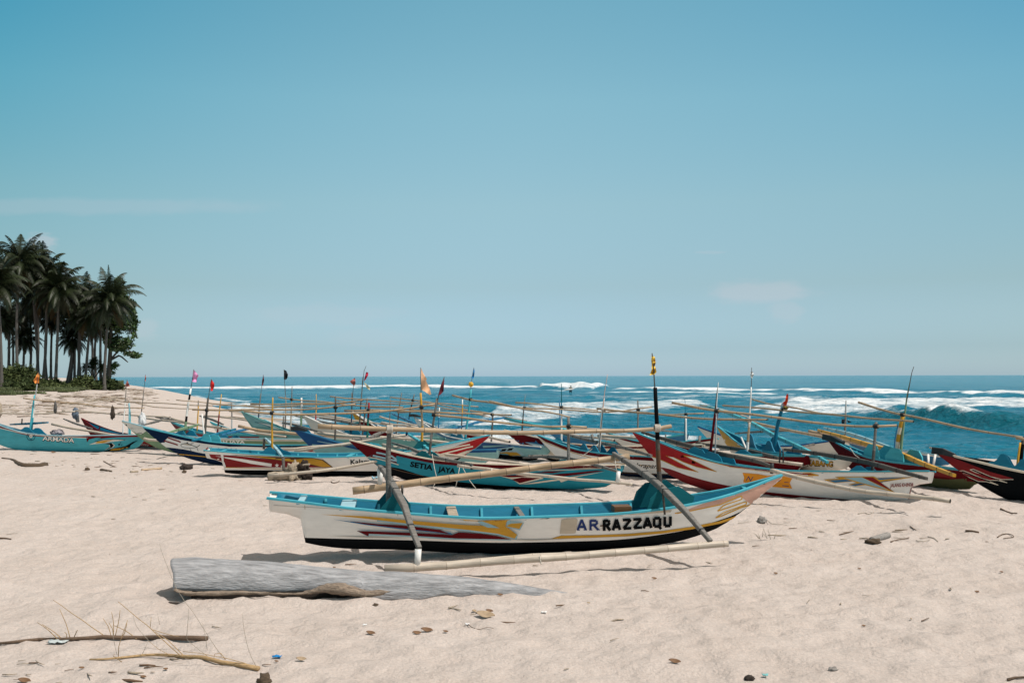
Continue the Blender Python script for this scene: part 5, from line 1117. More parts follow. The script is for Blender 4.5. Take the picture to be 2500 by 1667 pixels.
boat(BN, 'outrigger boat with slim beige bow pointing left, behind the yellow bow', (1701, 1041, 27), (2080, 1068, 25), zm=.36, hull='offwhite', rub='royal', rubt=.02, bottom='brown', rim='royal', zg=-.2, bot=((0, .02), (1, .02)),
  masts=[dict(p=[(2063, 1060), (2064, 1010), (2066, 977)], r=.05, c=['wood', 'wood', 'grey'], taper=.4, flag=('black', [(2055, 1022), (2062, 1024), (2060, 1035), (2054, 1033)], ('black', [(2068, 1025), (2080, 1030), (2070, 1032)])))],
  ridge=[dict(p=[(1709, 989), (1740, 993), (1830, 1020)], r=.03, lat=0, pale=True), dict(p=[(1832, 1032), (1900, 1045), (2010, 1066)], r=.05, lat=-.4)],
  arms=[dict(p=[(1795, 1058, 1), (1850, 1054, 0), (1940, 1051, -.8)], w=.08), dict(p=[(1960, 1090, -.9), (2000, 1082, 0), (2050, 1078, .8)], w=.08)], floats=[], ribs=3)
r6 = lambda pts: C(1960, 1000, 7.84, pts)
boat(BN, 'maroon bowed outrigger boat with black prow cap and peeling yellow mast', (2012, 1068, 20.5), (2395, 1152, 16.8), zm=.42, hull='maroon', rub='teal_rim', rubt=.02, bottom='olive', rim='teal_rim', zg=-.04, rake=1.2, beam_w=.27,
  bot=((0, .24), (.3, .2), (.45, .12), (.55, .03), (.7, .02), (1, .02)),
  decals=[('poly', 'olive', [(2235, 1176), (2262, 1172), (2360, 1168), (2360, 1200), (2232, 1190)]), ('poly', 'darkred', [(2272, 1150), (2310, 1155), (2335, 1168), (2270, 1160)])],
  masts=[dict(p=[(2184, 1112), (2195, 1060), (2205, 1010)], r=.075, c=['gold', 'cream', 'gold', 'cream', 'gold', 'gold']), dict(p=[(2203, 1012), (2214, 970), (2222, 930)], r=.05, c=['green'], taper=.75, lat=.03, staff=[(2226, 910), (2231, 895)]), dict(p=[(2181, 1100), (2186, 1070), (2192, 1040)], r=.025, c=['midblue'], lat=-.1)],
  ridge=[dict(p=[(2096, 984), (2200, 1012), (2350, 1043), (2498, 1070)], r=.036, lat=-.06, lash=[(2204, 1012)])],
  arms=[dict(p=[(1998, 1050, 1.9), (2050, 1064, 1.4), (2120, 1085, .8), (2190, 1105, .2), (2250, 1130, -.5), (2330, 1160, -1.3)], w=.13, m='gold'), dict(p=[(2012, 1044, 2.6), (2080, 1060, 2.0), (2170, 1090, 1.2)], w=.1, m='lightblue')],
  floats=[dict(p=[(1976, 1052, 1.9), (2060, 1075, 1.9), (2140, 1095, 1.8)], r=.06, pale=False)],
  extra=[((2197, 1084, .8), (2199, 1105, .8), .03, 'pvc')], bowcap=((2010, 1066), (2058, 1081), .12), brackets=[(2150, .35, .26, 'trap', 'sky_teal'), (2210, .35, .26, 'trap', 'sky_teal')], ribs=6)
boat(BN, 'blue and white outrigger boat close to the water, behind the maroon bow', (2052, 1064, 25), (2309, 1114, 20.8), zm=.38, hull='midblue', rub='white', rubt=.03, bottom='white', rim='lightblue', zg=-.06, bot=((0, .16), (1, .16)),
  masts=[], arms=[dict(p=[(2270, 1092, 1), (2300, 1106, -.2), (2330, 1114, -.8)], w=.08, m='bamboo')], floats=[], extra=[((2266, 1110, -.4), (2267, 1132, -.5), .025, 'pvc'), ((2284, 1106, -.4), (2279, 1134, -.5), .025, 'pvc')], ribs=5)
q8 = lambda pts: C(2200, 1040, 7.84, pts)
boat(BN, 'black outrigger boat with dark red bow, cream stripes and thick black prow, right edge', (2284, 1102, 15.9), (3120, 1200, 13.6), zm=.46, hull='black', rub='cream', rubt=.018, bottom='black', rim='cream', zg=-.03, rake=1.25, beam_w=.38, bot=((0, .1), (1, .1)),
  decals=[('poly', 'darkred', q8([(690, 505), (960, 590), (1300, 720), (1700, 870), (2150, 1000), (1940, 1020), (1850, 1040), (1700, 1035), (1560, 1055), (1490, 1060), (1250, 960), (1060, 880), (1000, 900)])),
   ('stroke', 'cream', q8([(1000, 905), (1030, 875), (1080, 885), (1300, 975), (1480, 1055), (1640, 1062), (1860, 1125)]), 1.6), ('stroke', 'cream', q8([(1860, 1125), (1560, 1000), (1300, 890), (1190, 850), (1120, 855), (1200, 890), (1500, 985), (1700, 1035), (1850, 1035), (2030, 1080)]), 1.5), ('stroke', 'cream', q8([(2030, 1080), (1750, 980), (1500, 870), (1380, 820), (1320, 832), (1420, 880), (1700, 960), (1930, 1018), (2150, 1018)]), 1.5),
   ('stroke', 'black', q8([(1160, 868), (1300, 915), (1560, 1010), (1700, 1055)]), 2.4), ('stroke', 'black', q8([(1370, 838), (1500, 895), (1750, 990), (1880, 1030)]), 2.4)],
  masts=[dict(p=[(2485, 1140), (2494, 1100), (2500, 1068)], r=.06, c=['black', 'black', 'dark']), dict(p=[(2482, 1138), (2490, 1080)], r=.03, c=['gold'], lat=-.08)],
  ridge=dict(p=[(2480, 1068), (2700, 1100), (3000, 1130)], r=.036, lat=-.06),
  arms=[dict(p=[(2356, 1118, 1.7), (2420, 1130, 1.0), (2500, 1150, .2), (2600, 1180, -.6)], w=.11, m='black')],
  floats=[], bowcap=((2275, 1099), (2331, 1112), .11), brackets=[(2450, .33, .22, 'wave', 'blue_in'), (2500, .33, .2, 'wave', 'blue_in')], extra=[((2333, 1111, .1), (2356, 1125, .6), .012, 'rope'), ((2458, 1120, .3), (2460, 1136, .3), .02, 'wood')], ribs=5)
boat(BN, 'navy outrigger boat low at the water edge with a bare grey mast', (1330, 1049, 29), (1674, 1060, 26.8), zm=.36, hull='midblue', rub='sky_teal', rubt=.03, bottom='navy', rim='sky_teal', zg=-.22,
  masts=[dict(p=[(1558, 1045), (1558, 1010), (1557, 977)], r=.045, c=['dark', 'wood', 'wood']), dict(p=[(1370, 1045), (1367, 1015), (1366, 975)], r=.035, c=['midblue', 'midblue'], lat=.3)], ridge=None,
  arms=[dict(p=[(1480, 1058, -.9), (1540, 1053, 0), (1600, 1050, .6), (1672, 1056, 1.2)], w=.08)], floats=[dict(p=[(1330, 1043, 1.4), (1430, 1046, 1.4), (1540, 1052, 1.4)], r=.05)], ribs=3)
boat(BN, 'blue rimmed outrigger boat with a slender blue and white mast by the beige bow', (1480, 1057, 26.6), (1742, 1070, 24.6), zm=.38, hull='offwhite', rub='maroon', rubt=.06, bottom='brown', rim='sky_teal', zg=-.12,
  masts=[dict(p=[(1676, 1064), (1674, 1015)], r=.045, c=['pvc']), dict(p=[(1674, 1015), (1673, 990), (1672, 970)], r=.035, c=['blue_in'], taper=.8)],
  ridge=dict(p=[(1555, 1008), (1620, 1012), (1675, 1011), (1719, 1009)], r=.032, lat=-.06, lash=[(1675, 1011)]), arms=[dict(p=[(1540, 1064, -.9), (1640, 1080, -1.2), (1700, 1086, -1.6)], w=.1)], floats=[], extra=[((1709, 1065, -.6), (1706, 1082, -.7), .035, 'wood')], ribs=5)
# ------------------------------------------------------------ palms, trees, shrubs, grass on the point
def leafmat(name, col, rough=.45, var=.5, scale=1.2, trans=.12, spec=.5):
    m = mat(name, col, rough, var, scale, 0, 'leaf', spec)
    b = m.node_tree.nodes['Principled BSDF']
    return m
M_FROND = leafmat('palm_frond', (0.018, 0.026, 0.009), .5, .6, .8, spec=.28)
M_FRONDY = leafmat('palm_frond_old', (0.075, 0.050, 0.02), .7, .4, .8, spec=.2)
M_TRUNK = mat('palm_trunk', (0.10, 0.09, 0.08), .9, .35, 5, .6, 'wood')
M_BARK = mat('tree_bark', (0.09, 0.075, 0.06), .9, .35, 5, .6, 'wood')
M_LEAF = leafmat('broad_leaf', (0.055, 0.095, 0.028), .42, .55, .9)
M_SHRUB = leafmat('shrub_leaf', (0.070, 0.088, 0.030), .6, .6, .6, spec=.15)
M_SHRUB2 = leafmat('shrub_leaf_dark', (0.042, 0.058, 0.020), .6, .6, .6, spec=.15)
M_GRASS = leafmat('bank_grass', (0.12, 0.145, 0.060), .7, .5, .5)

def leaf_mesh(name, quads):
    q = np.array(quads, dtype=np.float32)          # n x 4 x 3
    V = q.reshape(-1, 3); Fc = np.arange(len(V)).reshape(-1, 4)
    return np_mesh(name, V, Fc, smooth=False)
def palm_crown(seed, R_=3.7, n=40):
    rnd = random.Random(seed); quads = []; mats = []
    for i in range(n):
        az = i*2.399+rnd.uniform(-.3, .3); t0 = i/n
        el = R(84)-R(140)*t0**0.85+rnd.uniform(-.12, .12)
        Lf = R_*rnd.uniform(.85, 1.12)*(0.85+.15*math.sin(t0*3.1)); old = t0 > .92
        p = Vector((0, 0, 0)); d = Vector((math.cos(az)*math.cos(el), math.sin(az)*math.cos(el), math.sin(el)))
        side = Vector((-math.sin(az), math.cos(az), 0)); N_ = 26; pts = []
        droop = rnd.uniform(.055, .085)+(.03 if old else 0)
        for k in range(N_+1):
            pts.append((p.copy(), d.copy())); p = p+d*(Lf/N_)
            d = (d+Vector((0, 0, -droop*(0.35+1.5*k/N_)))+side*rnd.uniform(-.01, .01)).normalized()
        tw = rnd.uniform(-.5, .5)
        for k in range(N_):
            a, b = pts[k][0], pts[k+1][0]; up = pts[k][1].cross(side).normalized()
            w = .045*(1-k/N_)+.012
            quads.append([a-side*w, b-side*w*.9, b+side*w*.9, a+side*w]); mats.append(1 if old else 0)
            if k < 3: continue
            ll = .92*math.sin(math.pi*min(1, (k+2)/(N_+1))**.7)*(.75+.3*rnd.random())+.12
            for sg in (-1, 1):
                for sub in (0, .5):
                    o = a.lerp(b, sub)
                    dl = (side*sg*math.cos(tw*sg*.6)+pts[k][1]*(.55+.4*k/N_)+Vector((0, 0, -.45-.35*rnd.random()))+up*tw*.3).normalized()
                    m_ = o+dl*ll*.55; e_ = m_+(dl+Vector((0, 0, -.55))).normalized()*ll*.5
                    w2 = pts[k][1]*.028
                    quads.append([o-w2, m_-w2*1.1, m_+w2*1.1, o+w2]); quads.append([m_-w2*1.1, e_, e_+w2*.3, m_+w2*1.1])
                    mats += [1 if old else 0]*2
    me = leaf_mesh('crown', [[q[:] for q in qd] for qd in quads]); me.materials.append(M_FROND); me.materials.append(M_FRONDY)
    me.polygons.foreach_set('material_index', mats)
    return me
crowns = [palm_crown(s) for s in (1, 2, 3, 4, 5)]
def nuts_mesh():
    bm = bmesh.new(); rnd = random.Random(4)
    for i in range(9):
        r = bmesh.ops.create_icosphere(bm, subdivisions=1, radius=.13); a = rnd.uniform(0, 6.28)
        bmesh.ops.translate(bm, verts=r['verts'], vec=(math.cos(a)*.22, math.sin(a)*.22, -.25-rnd.random()*.2))
    # joined to one fruit stalk so the cluster is one piece
    tube(bm, [(0, 0, 0), (0, 0, -.4)], .14, 6)
    me = bpy.data.meshes.new('coconuts'); bm.to_mesh(me); bm.free(); me.materials.append(mat('coconut', (.10, .08, .03), .6, .3, 5, .1, 'leaf')); return me
nutm = nuts_mesh()
def palm(base, top, d, crown_i, label, scale=1.0, lean=0, hang=None):
    B = P(*base, d); B.z = tz(B.x, B.y)-.1
    T = P(*top, d+lean)
    root = thing('palm_tree', B, label, 'palm tree', 'coconut palms crowded on the point')
    bm = bmesh.new(); n = 22; T0 = T-B; pts = []; rs = []
    rnd = random.Random(int(base[0])+7); bx = rnd.uniform(-.35, .35)
    for i in range(n+1):
        t = i/n; pts.append(Vector((T0.x*t**1.25+bx*math.sin(math.pi*t), T0.y*t, T0.z*t)))
        rs.append((.150+.12*math.exp(-t*14)-.05*t)*(1.03 if i % 2 else .97)*.9)
    tube(bm, pts, rs, 9); bm_obj('trunk', bm, M_TRUNK, root)
    c = link('crown', crowns[crown_i], root); c.location = T0; c.rotation_euler = (rnd.uniform(-.12, .12), rnd.uniform(-.12, .12), rnd.uniform(0, 6.28)); c.scale = (scale,)*3
    k = link('coconuts', nutm, root); k.location = T0
    return root
PALMS = [((3, 962), (-6, 700), 78, 0, 'thick palm trunk cut by the left picture edge', 1.05), ((44, 945), (48, 652), 86, 1, 'tall palm with the highest crown, second trunk from the left edge', 1.15), ((57, 905), (60, 835), 96, 2, 'short dark palm with hanging fronds behind the second trunk', .72),
 ((86, 935), (86, 730), 93, 3, 'thin palm, leftmost of the close trio of trunks', .95), ((94, 940), (75, 672), 90, 4, 'palm in the middle of the close trio of trunks', 1.05), ((104, 938), (110, 682), 88, 0, 'tall palm at the right of the close trio of trunks', 1.15),
 ((135, 938), (143, 715), 87, 1, 'straight palm standing alone before the gap of sky', 1.12), ((161, 928), (177, 838), 96, 2, 'small palm leaning right, in the gap between the taller trunks', .72), ((190, 938), (198, 765), 90, 3, 'slender palm just right of the small leaning palm', 1.0),
 ((199, 932), (204, 738), 94, 4, 'palm close behind the slender one, crown tips highest of its clump', .95), ((207, 936), (222, 778), 89, 1, 'palm curving right among the four close trunks', 1.0), ((247, 936), (248, 765), 92, 2, 'darker palm trunk beside the foremost right trunk', .9),
 ((254, 944), (268, 742), 86, 0, 'foremost palm at the right end of the grove, broad crown', 1.12), ((223, 915), (222, 800), 98, 3, 'short palm far back between the clumps', .7), ((20, 930), (18, 690), 92, 4, 'palm behind the edge trunk, crown mixing with the tallest', 1.0),
 ((116, 930), (122, 745), 95, 2, 'lower palm behind the trio with dense dark fronds', .95), ((-60, 960), (-48, 660), 84, 3, 'palm just outside the left edge with fronds reaching in', 1.1), ((30, 925), (28, 790), 99, 1, 'low palm at the back left with drooping dark fronds', .85),
 ((170, 930), (168, 745), 97, 0, 'palm behind the grove centre with ragged crown', .9),
 ((238, 932), (238, 800), 95, 4, 'short dark palm filling in behind the right trunks', .85), ((125, 925), (128, 790), 99, 1, 'low back palm showing between the trio and the lone palm', .8), ((-10, 945), (0, 790), 90, 3, 'low palm at the left edge behind the thick trunk', .85), ((182, 928), (184, 800), 97, 2, 'low back palm behind the slender palm', .75), ((70, 925), (72, 770), 97, 0, 'lower dark palm filling the canopy above the shrubs at left', .9)]
for b, t, d, ci, lab, sc_ in PALMS: palm(b, (t[0], t[1]-12), d, ci, lab, sc_*.80)

def leaf_blob(rnd, blobs, n, size, flat=.4):
    out = []
    tot = sum(b[3]*b[4]*b[5] for b in blobs)
    for (cx, cy, cz, rx, ry, rz) in blobs:
        m = int(n*rx*ry*rz/tot)
        for _ in range(m):
            while True:
                v = Vector((rnd.gauss(0, 1), rnd.gauss(0, 1), rnd.gauss(0, 1)))
                if v.length > .01: break
            v.normalize(); r = rnd.random()**.33*rnd.uniform(.75, 1.08)
            v = v*r
            nz = mnoise.noise(Vector((v.x*2.2+cx, v.y*2.2+cy, v.z*2.2+cz)))
            if nz < -.22: continue
            c = Vector((cx+v.x*rx*(1+nz*.4), cy+v.y*ry, cz+v.z*rz*(1+nz*.4)))
            a = Vector((rnd.gauss(0, 1), rnd.gauss(0, 1), rnd.gauss(0, .5))).normalized(); b = Vector((rnd.gauss(0, 1), rnd.gauss(0, 1), rnd.gauss(0, 1)+flat)).normalized(); b = a.cross(b).normalized()
            s = size*rnd.uniform(.6, 1.35)
            out.append([(c-a*s)[:], (c+b*s*.45)[:], (c+a*s)[:], (c-b*s*.45)[:]])
    return out
def broadleaf():
    D_ = 90; B = P(262, 940, D_); B.z = tz(B.x, B.y)-.1
    root = thing('broadleaf_tree', B, 'round leafy tree at the right end of the palm grove, branch reaching over the sea', 'tree')
    bm = bmesh.new(); k = D_/F
    def lp(px, py, dy=0): q = P(px, py, D_+dy)-B; return q
    tube(bm, smooth_path([(0, 0, 0), lp(268, 880), lp(272, 800), lp(280, 740)], .6), [.30, .27, .24, .22, .2, .18, .16, .15, .14, .13, .12, .11, .1, .1, .09, .09, .08, .08, .08, .08, .07, .07, .06, .06, .05, .05, .05, .05, .05, .05][:len(smooth_path([(0, 0, 0), lp(268, 880), lp(272, 800), lp(280, 740)], .6))] if len(smooth_path([(0, 0, 0), lp(268, 880), lp(272, 800), lp(280, 740)], .6)) <= 30 else .15, 8)
    for pts in ([lp(268, 880), lp(290, 868), lp(312, 884, -1)], [lp(268, 880), lp(300, 850), lp(338, 872, .5)], [lp(272, 800), lp(300, 790), lp(325, 815)], [lp(275, 770), lp(305, 745), lp(318, 720)], [lp(272, 800), lp(250, 780), lp(235, 760)]):
        path = smooth_path(pts, .5); tube(bm, path, [.10-.07*i/len(path) for i in range(len(path))], 6)
    bm_obj('trunk', bm, M_BARK, root)
    rnd = random.Random(12); bl = []
    for (px, py, rx, ry_) in ((285, 720, 24, 26), (305, 745, 24, 24), (318, 790, 18, 26), (300, 790, 26, 24), (318, 838, 20, 14), (292, 848, 22, 14), (335, 868, 17, 8), (308, 862, 16, 7), (270, 830, 24, 20), (262, 780, 24, 26), (278, 893, 10, 12), (268, 910, 9, 9), (298, 690, 14, 14), (325, 765, 12, 14), (334, 822, 7, 10)):
        q = lp(px, py); bl.append((q.x, q.y+rnd.uniform(-1, 1), q.z, rx*k, max(rx*k*.8, .4), ry_*k))
    me = leaf_mesh('crown', leaf_blob(rnd, bl, 9000, .17)); me.materials.append(M_LEAF); link('crown', me, root)
broadleaf()
def small_pandanus(px, py, tx, ty, d, lab):
    B = P(px, py, d); B.z = tz(B.x, B.y)-.1; root = thing('pandanus_tree', B, lab, 'tree')
    T = P(tx, ty, d)-B; bm = bmesh.new()
    tube(bm, [(0, 0, 0), T*.5+Vector((.1, 0, 0)), T], [.10, .08, .06], 7); tube(bm, [T*.4, T*.7+Vector((.5, 0, 0)), T+Vector((.9, 0, -.3))], [.06, .05, .04], 6); bm_obj('trunk', bm, M_BARK, root)
    rnd = random.Random(5); qs = []
    for c in (T, T+Vector((.9, 0, -.25)), T+Vector((-.7, .2, -.3)), T+Vector((.2, 0, .35))):
        for i in range(160):
            a = rnd.uniform(0, 6.28); e_ = rnd.uniform(-.4, 1.3); dv = Vector((math.cos(a)*math.cos(e_), math.sin(a)*math.cos(e_), math.sin(e_))); m_ = c+dv*.45; en = m_+(dv+Vector((0, 0, -.8))).normalized()*.45; w = dv.cross(Vector((0, 0, 1))).normalized()*.035
            qs.append([c[:], (m_-w)[:], (m_+w)[:], c[:]]) if False else qs.append([(c-w*.7)[:], (m_-w)[:], (m_+w)[:], (c+w*.7)[:]]); qs.append([(m_-w)[:], en[:], (en+w*.2)[:], (m_+w)[:]])
    me = leaf_mesh('crown', qs); me.materials.append(M_SHRUB2); link('crown', me, root)
small_pandanus(226, 925, 226, 893, 91, 'small dark pandanus with spiky rosettes among the trunks')
SHR = [(-20, 955, 80, 60, 46, 0, 'big shrub at the left edge below the palms'), (30, 950, 82, 44, 44, 1, 'leafy shrub mound between the two leftmost trunks'), (72, 948, 84, 34, 42, 0, 'tall dark shrub behind the second palm trunk'), (110, 945, 86, 34, 20, 1, 'low shrub at the feet of the trunk trio'),
 (145, 942, 86, 34, 16, 0, 'low shrub in front of the straight lone palm'), (180, 942, 86, 30, 22, 1, 'shrub in front of the slender palm'), (208, 942, 85, 34, 27, 0, 'yellowish shrub hiding the four close trunks'), (238, 945, 86, 20, 18, 1, 'small shrub just left of the foremost right palm'),
 (268, 942, 88, 22, 24, 1, 'shrub to the right of the foremost palm'), (288, 938, 92, 12, 12, 0, 'last small shrub at the sea end of the bank'), (50, 958, 78, 60, 20, 1, 'flat shrub mass low on the bank at left'), (130, 952, 80, 50, 12, 0, 'flat creeping shrub at mid bank')]
for (px, py, d, rx, ry_, mi_, lab) in SHR:
    B = P(px, py, d); B.z = tz(B.x, B.y)-.05; k = d/F; ry_ *= 1.45; rnd = random.Random(px+500)
    root = thing('shrub', B, lab, 'shrub', 'shrubs along the grassy bank')
    bl = []
    for j in range(5):
        bl.append((rnd.uniform(-.6, .6)*rx*k, rnd.uniform(-.6, .6), ry_*k*rnd.uniform(.25, .6), rx*k*rnd.uniform(.4, .6), .9, ry_*k*rnd.uniform(.3, .55)))
    me = leaf_mesh('foliage', leaf_blob(rnd, bl, int(500+rx*ry_*1.6), .13)); me.materials.append(M_SHRUB if mi_ == 0 else M_SHRUB2); link('foliage', me, root)
    bm = bmesh.new()
    for j in range(1):
        tube(bm, [(0, 0, -.1), (rnd.uniform(-.2, .2), 0, ry_*k*.4), (rnd.uniform(-.4, .4), 0, ry_*k*.8)], [.05, .04, .02], 5)
    bm_obj('stem', bm, M_BARK, root)
def grass_bank():
    rnd = np.random.RandomState(8); n = 90000
    px = rnd.uniform(-260, 300, n); t = rnd.rand(n)
    lo = np.interp(px, [-260, 0, 130, 217, 260, 300], [985, 967, 961, 953, 947, 944]); hi = np.interp(px, [-260, 0, 200, 300], [945, 944, 940, 938])
    py = hi+(lo-hi)*(1-t)
    z = 0.9+np.zeros(n)
    # march to the ground
    dirs = np.array([ray(a, b)[:] for a, b in zip(px[:1], py[:1])])
    ca, sa = CAMROT[0], None
    M3 = np.array([[CAMROT[i][j] for j in range(3)] for i in range(3)])
    dv = np.stack([(px-1250)/F, (833.5-py)/F, -np.ones(n)], 1) @ M3.T; dv = dv/dv[:, 1:2]
    yy = np.full(n, 26.0)
    for _ in range(140):
        zz = EYE.z+dv[:, 2]*yy; g = terrain(dv[:, 0]*yy, yy, False); yy = np.where(zz > g, yy*1.012, yy)
    yy = np.minimum(yy, 135); X = dv[:, 0]*yy; Z = terrain(X, yy, False)
    patch = vnoise(X*.35, yy*.35)
    keep = (patch > -.30+0.12*(1-t)) & (shore_dist(X, yy) > 4); X, yy, Z, t = X[keep], yy[keep], Z[keep], t[keep]
    a = rnd.uniform(0, 6.28, len(X)); h = rnd.uniform(.10, .38, len(X))*(.5+t); w = .045; ln = rnd.uniform(-.15, .15, (len(X), 2))
    dx, dy = np.cos(a)*w, np.sin(a)*w
    V = np.stack([np.stack([X-dx, yy-dy, Z-.03], 1), np.stack([X+dx, yy+dy, Z-.03], 1), np.stack([X+dx*.3+ln[:, 0], yy+ln[:, 1], Z+h], 1), np.stack([X-dx*.3+ln[:, 0], yy+ln[:, 1], Z+h], 1)], 1).reshape(-1, 3)
    me = np_mesh('grass', V, np.arange(len(V)).reshape(-1, 4), False)
    o = link('bank_grass', me, None, M_GRASS); tag(o, 'dry green grass and creepers covering the bank under the palms', 'grass', kind='stuff')
grass_bank()

# ------------------------------------------------------------ debris on the beach
def wrack(name, label, regions, n, smin, smax, seed):
    rnd = random.Random(seed); bm = bmesh.new()
    for i in range(n):
        a = rnd.choice(regions); px = rnd.gauss(a[0], a[2]); py = rnd.gauss(a[1], a[3])
        if py < 945 or px < -200: continue
        p = sand_pt(px, py)
        if p.y > 200 or shore_dist(np.array([p.x]), np.array([p.y]))[0] < 2: continue
        L2 = rnd.uniform(smin, smax)*(2 if rnd.random() < .12 else 1); an = rnd.gauss(0, .5); d = Vector((math.cos(an), math.sin(an), rnd.uniform(-.05, .12)))*L2
        r = rnd.uniform(.005, .018)*(L2/.35)**.6
        p.z += .01
        tube(bm, [p-d/2, p+Vector((0, rnd.uniform(-.03, .03), rnd.uniform(-.005, .012)))*(L2/.3), p+d/2], [r*.8, r*.9, r*.4], 4, mi=rnd.choice([0, 0, 1]))
    o = bm_obj(name, bm, [M_DRIFT, mat('debris_brown', (.14, .085, .05), .9, .4, 9, .2, 'wood')]); tag(o, label, 'driftwood', kind='stuff')
wrack('wrack_line', 'band of brown sticks and husks washed up on the sand below the palm bank',
      [(150, 985, 40, 6), (190, 965, 60, 5), (260, 968, 40, 4), (330, 952, 20, 2), (120, 1000, 90, 10), (60, 1003, 60, 8), (250, 978, 60, 5), (160, 990, 60, 7), (300, 975, 50, 4), (350, 960, 20, 3)], 650, .15, .8, 3)
wrack('beach_litter', 'thin strewn line of twigs and leaf scraps on the open sand in front of the boats',
      [(200, 1132, 60, 5), (260, 1138, 90, 7), (420, 1135, 80, 12), (60, 1110, 90, 10), (330, 1150, 60, 8), (600, 1160, 60, 8), (2100, 1240, 300, 50), (1200, 1450, 500, 90), (120, 1640, 150, 14), (2000, 1290, 350, 40), (1600, 1400, 700, 140), (500, 1250, 400, 60)], 230, .03, .14, 9)

def twig(bm, pts, r0, r1=None, seg=5):
    path = smooth_path([Vector(p) for p in pts], .04 if len(pts) < 6 else .08); n = len(path); r1 = r1 if r1 is not None else r0*.4
    path = [q+Vector((0, mnoise.noise(q*9)*.004, mnoise.noise(q*9+Vector((3, 3, 3)))*.006)) for q in path]
    tube(bm, path, [r0+(r1-r0)*i/(n-1) for i in range(n)], seg)
def gp(px, py, lift=.0):
    p = sand_pt(px, py); p.z += lift; return p
def up_from(px, py, base):
    """point seen at px,py standing in the vertical plane (facing the camera) through base"""
    return P(px, py, base.y)
# dead branch, front left
M_BR = mat('branch_bark', (.13, .085, .055), .85, .45, 20, .4, 'wood'); M_BRY = mat('branch_straw', (.36, .24, .12), .8, .4, 20, .3, 'wood'); M_BRG = mat('branch_grey', (.34, .29, .23), .85, .35, 20, .3, 'wood')
b1 = C(0, 1300, 3.36, [(-60, 925), (0, 920), (150, 905), (330, 885), (520, 885), (840, 868), (1150, 872), (1400, 872), (1700, 882)])
r0 = gp(*b1[4]); root = thing('dead_branch', r0, 'long dark dead branch with upright twigs lying on the sand, bottom left', 'branch')
bm = bmesh.new(); base = [gp(a, b, .012)-r0 for a, b in b1]; twig(bm, base, .010, .020, 7); bm_obj('stem', bm, M_BR, root)
for (x0, y0, x1, y1) in ((880, 872, 435, 555), (470, 868, 305, 732), (505, 868, 345, 748), (575, 862, 488, 628), (545, 858, 530, 815), (600, 840, 637, 795), (915, 850, 845, 702), (930, 850, 915, 648), (940, 850, 985, 632), (935, 852, 893, 738), (980, 940, 1045, 716), (1120, 852, 935, 762)):
    a = gp(*C(0, 1300, 3.36, [(x0, 878)])[0], .01); q = C(0, 1300, 3.36, [(x0, y0), (x1, y1)]); e = up_from(*q[1], a); bm = bmesh.new()
    s0 = up_from(*q[0], a); twig(bm, [a-r0, s0.lerp(e, .5)-r0+Vector((0, .02, 0)), e-r0], .0038, .002); bm_obj('twig', bm, M_BRY, root)
b2 = C(0, 1300, 3.36, [(735, 1058), (960, 1045), (1170, 1020), (1380, 1018), (1530, 1035), (1680, 1040), (1820, 1080), (1970, 1100), (2125, 1132)])
r0 = gp(*b2[4]); root = thing('straw_branch', r0, 'bent straw coloured branch with fine upright shoots, in front of the dark branch', 'branch')
bm = bmesh.new(); twig(bm, [gp(a, b, .015)-r0 for a, b in b2], .006, .017, 7); bm_obj('stem', bm, M_BRY, root)
for pts, rr, mm_ in (([(1515, 1035), (1240, 790), (968, 562)], .0035, M_BRY), ([(1820, 1015), (1700, 830), (1585, 655), (1450, 460), (1320, 140), (1310, 90)], .0022, M_BRG), ([(2110, 1110), (2040, 960), (2000, 780), (1990, 660)], .0022, M_BRG), ([(1240, 790), (1470, 855)], .003, M_BRY),
    ([(1530, 865), (1545, 700), (1548, 620)], .0025, M_BRG), ([(1230, 895), (1120, 765), (1090, 660)], .002, M_BRG), ([(970, 1020), (975, 930), (1045, 720)], .003, M_BRY), ([(1165, 1000), (1215, 890)], .002, M_BRG), ([(1530, 1030), (1380, 880), (1270, 810)], .0035, M_BRY), ([(1700, 1010), (1560, 900), (1530, 865)], .0022, M_BRG),
    ([(960, 1000), (930, 860), (920, 780)], .0018, M_BRG), ([(1850, 1040), (1810, 985), (1760, 990), (1755, 1020)], .003, M_BRY), ([(2090, 1100), (1950, 1050), (1700, 1000), (1500, 970)], .003, M_BRY), ([(1520, 1065), (1250, 1095), (1115, 1138)], .0025, M_BRG), ([(1700, 960), (1690, 880), (1660, 740)], .0018, M_BRG), ([(1420, 1010), (1300, 950), (1220, 890)], .002, M_BRY), ([(1230, 780), (1240, 690)], .0025, M_BRY), ([(1310, 750), (1290, 660)], .0016, M_BRG), ([(1000, 1060), (930, 1010), (940, 990)], .003, M_BRY)):
    q = C(0, 1300, 3.36, pts); a = gp(q[0][0], min(1640, max(q[0][1], 1590)), .01); bm = bmesh.new()
    twig(bm, [up_from(*k, a)-r0 for k in q], rr, rr*.6); bm_obj('shoot', bm, mm_, root)

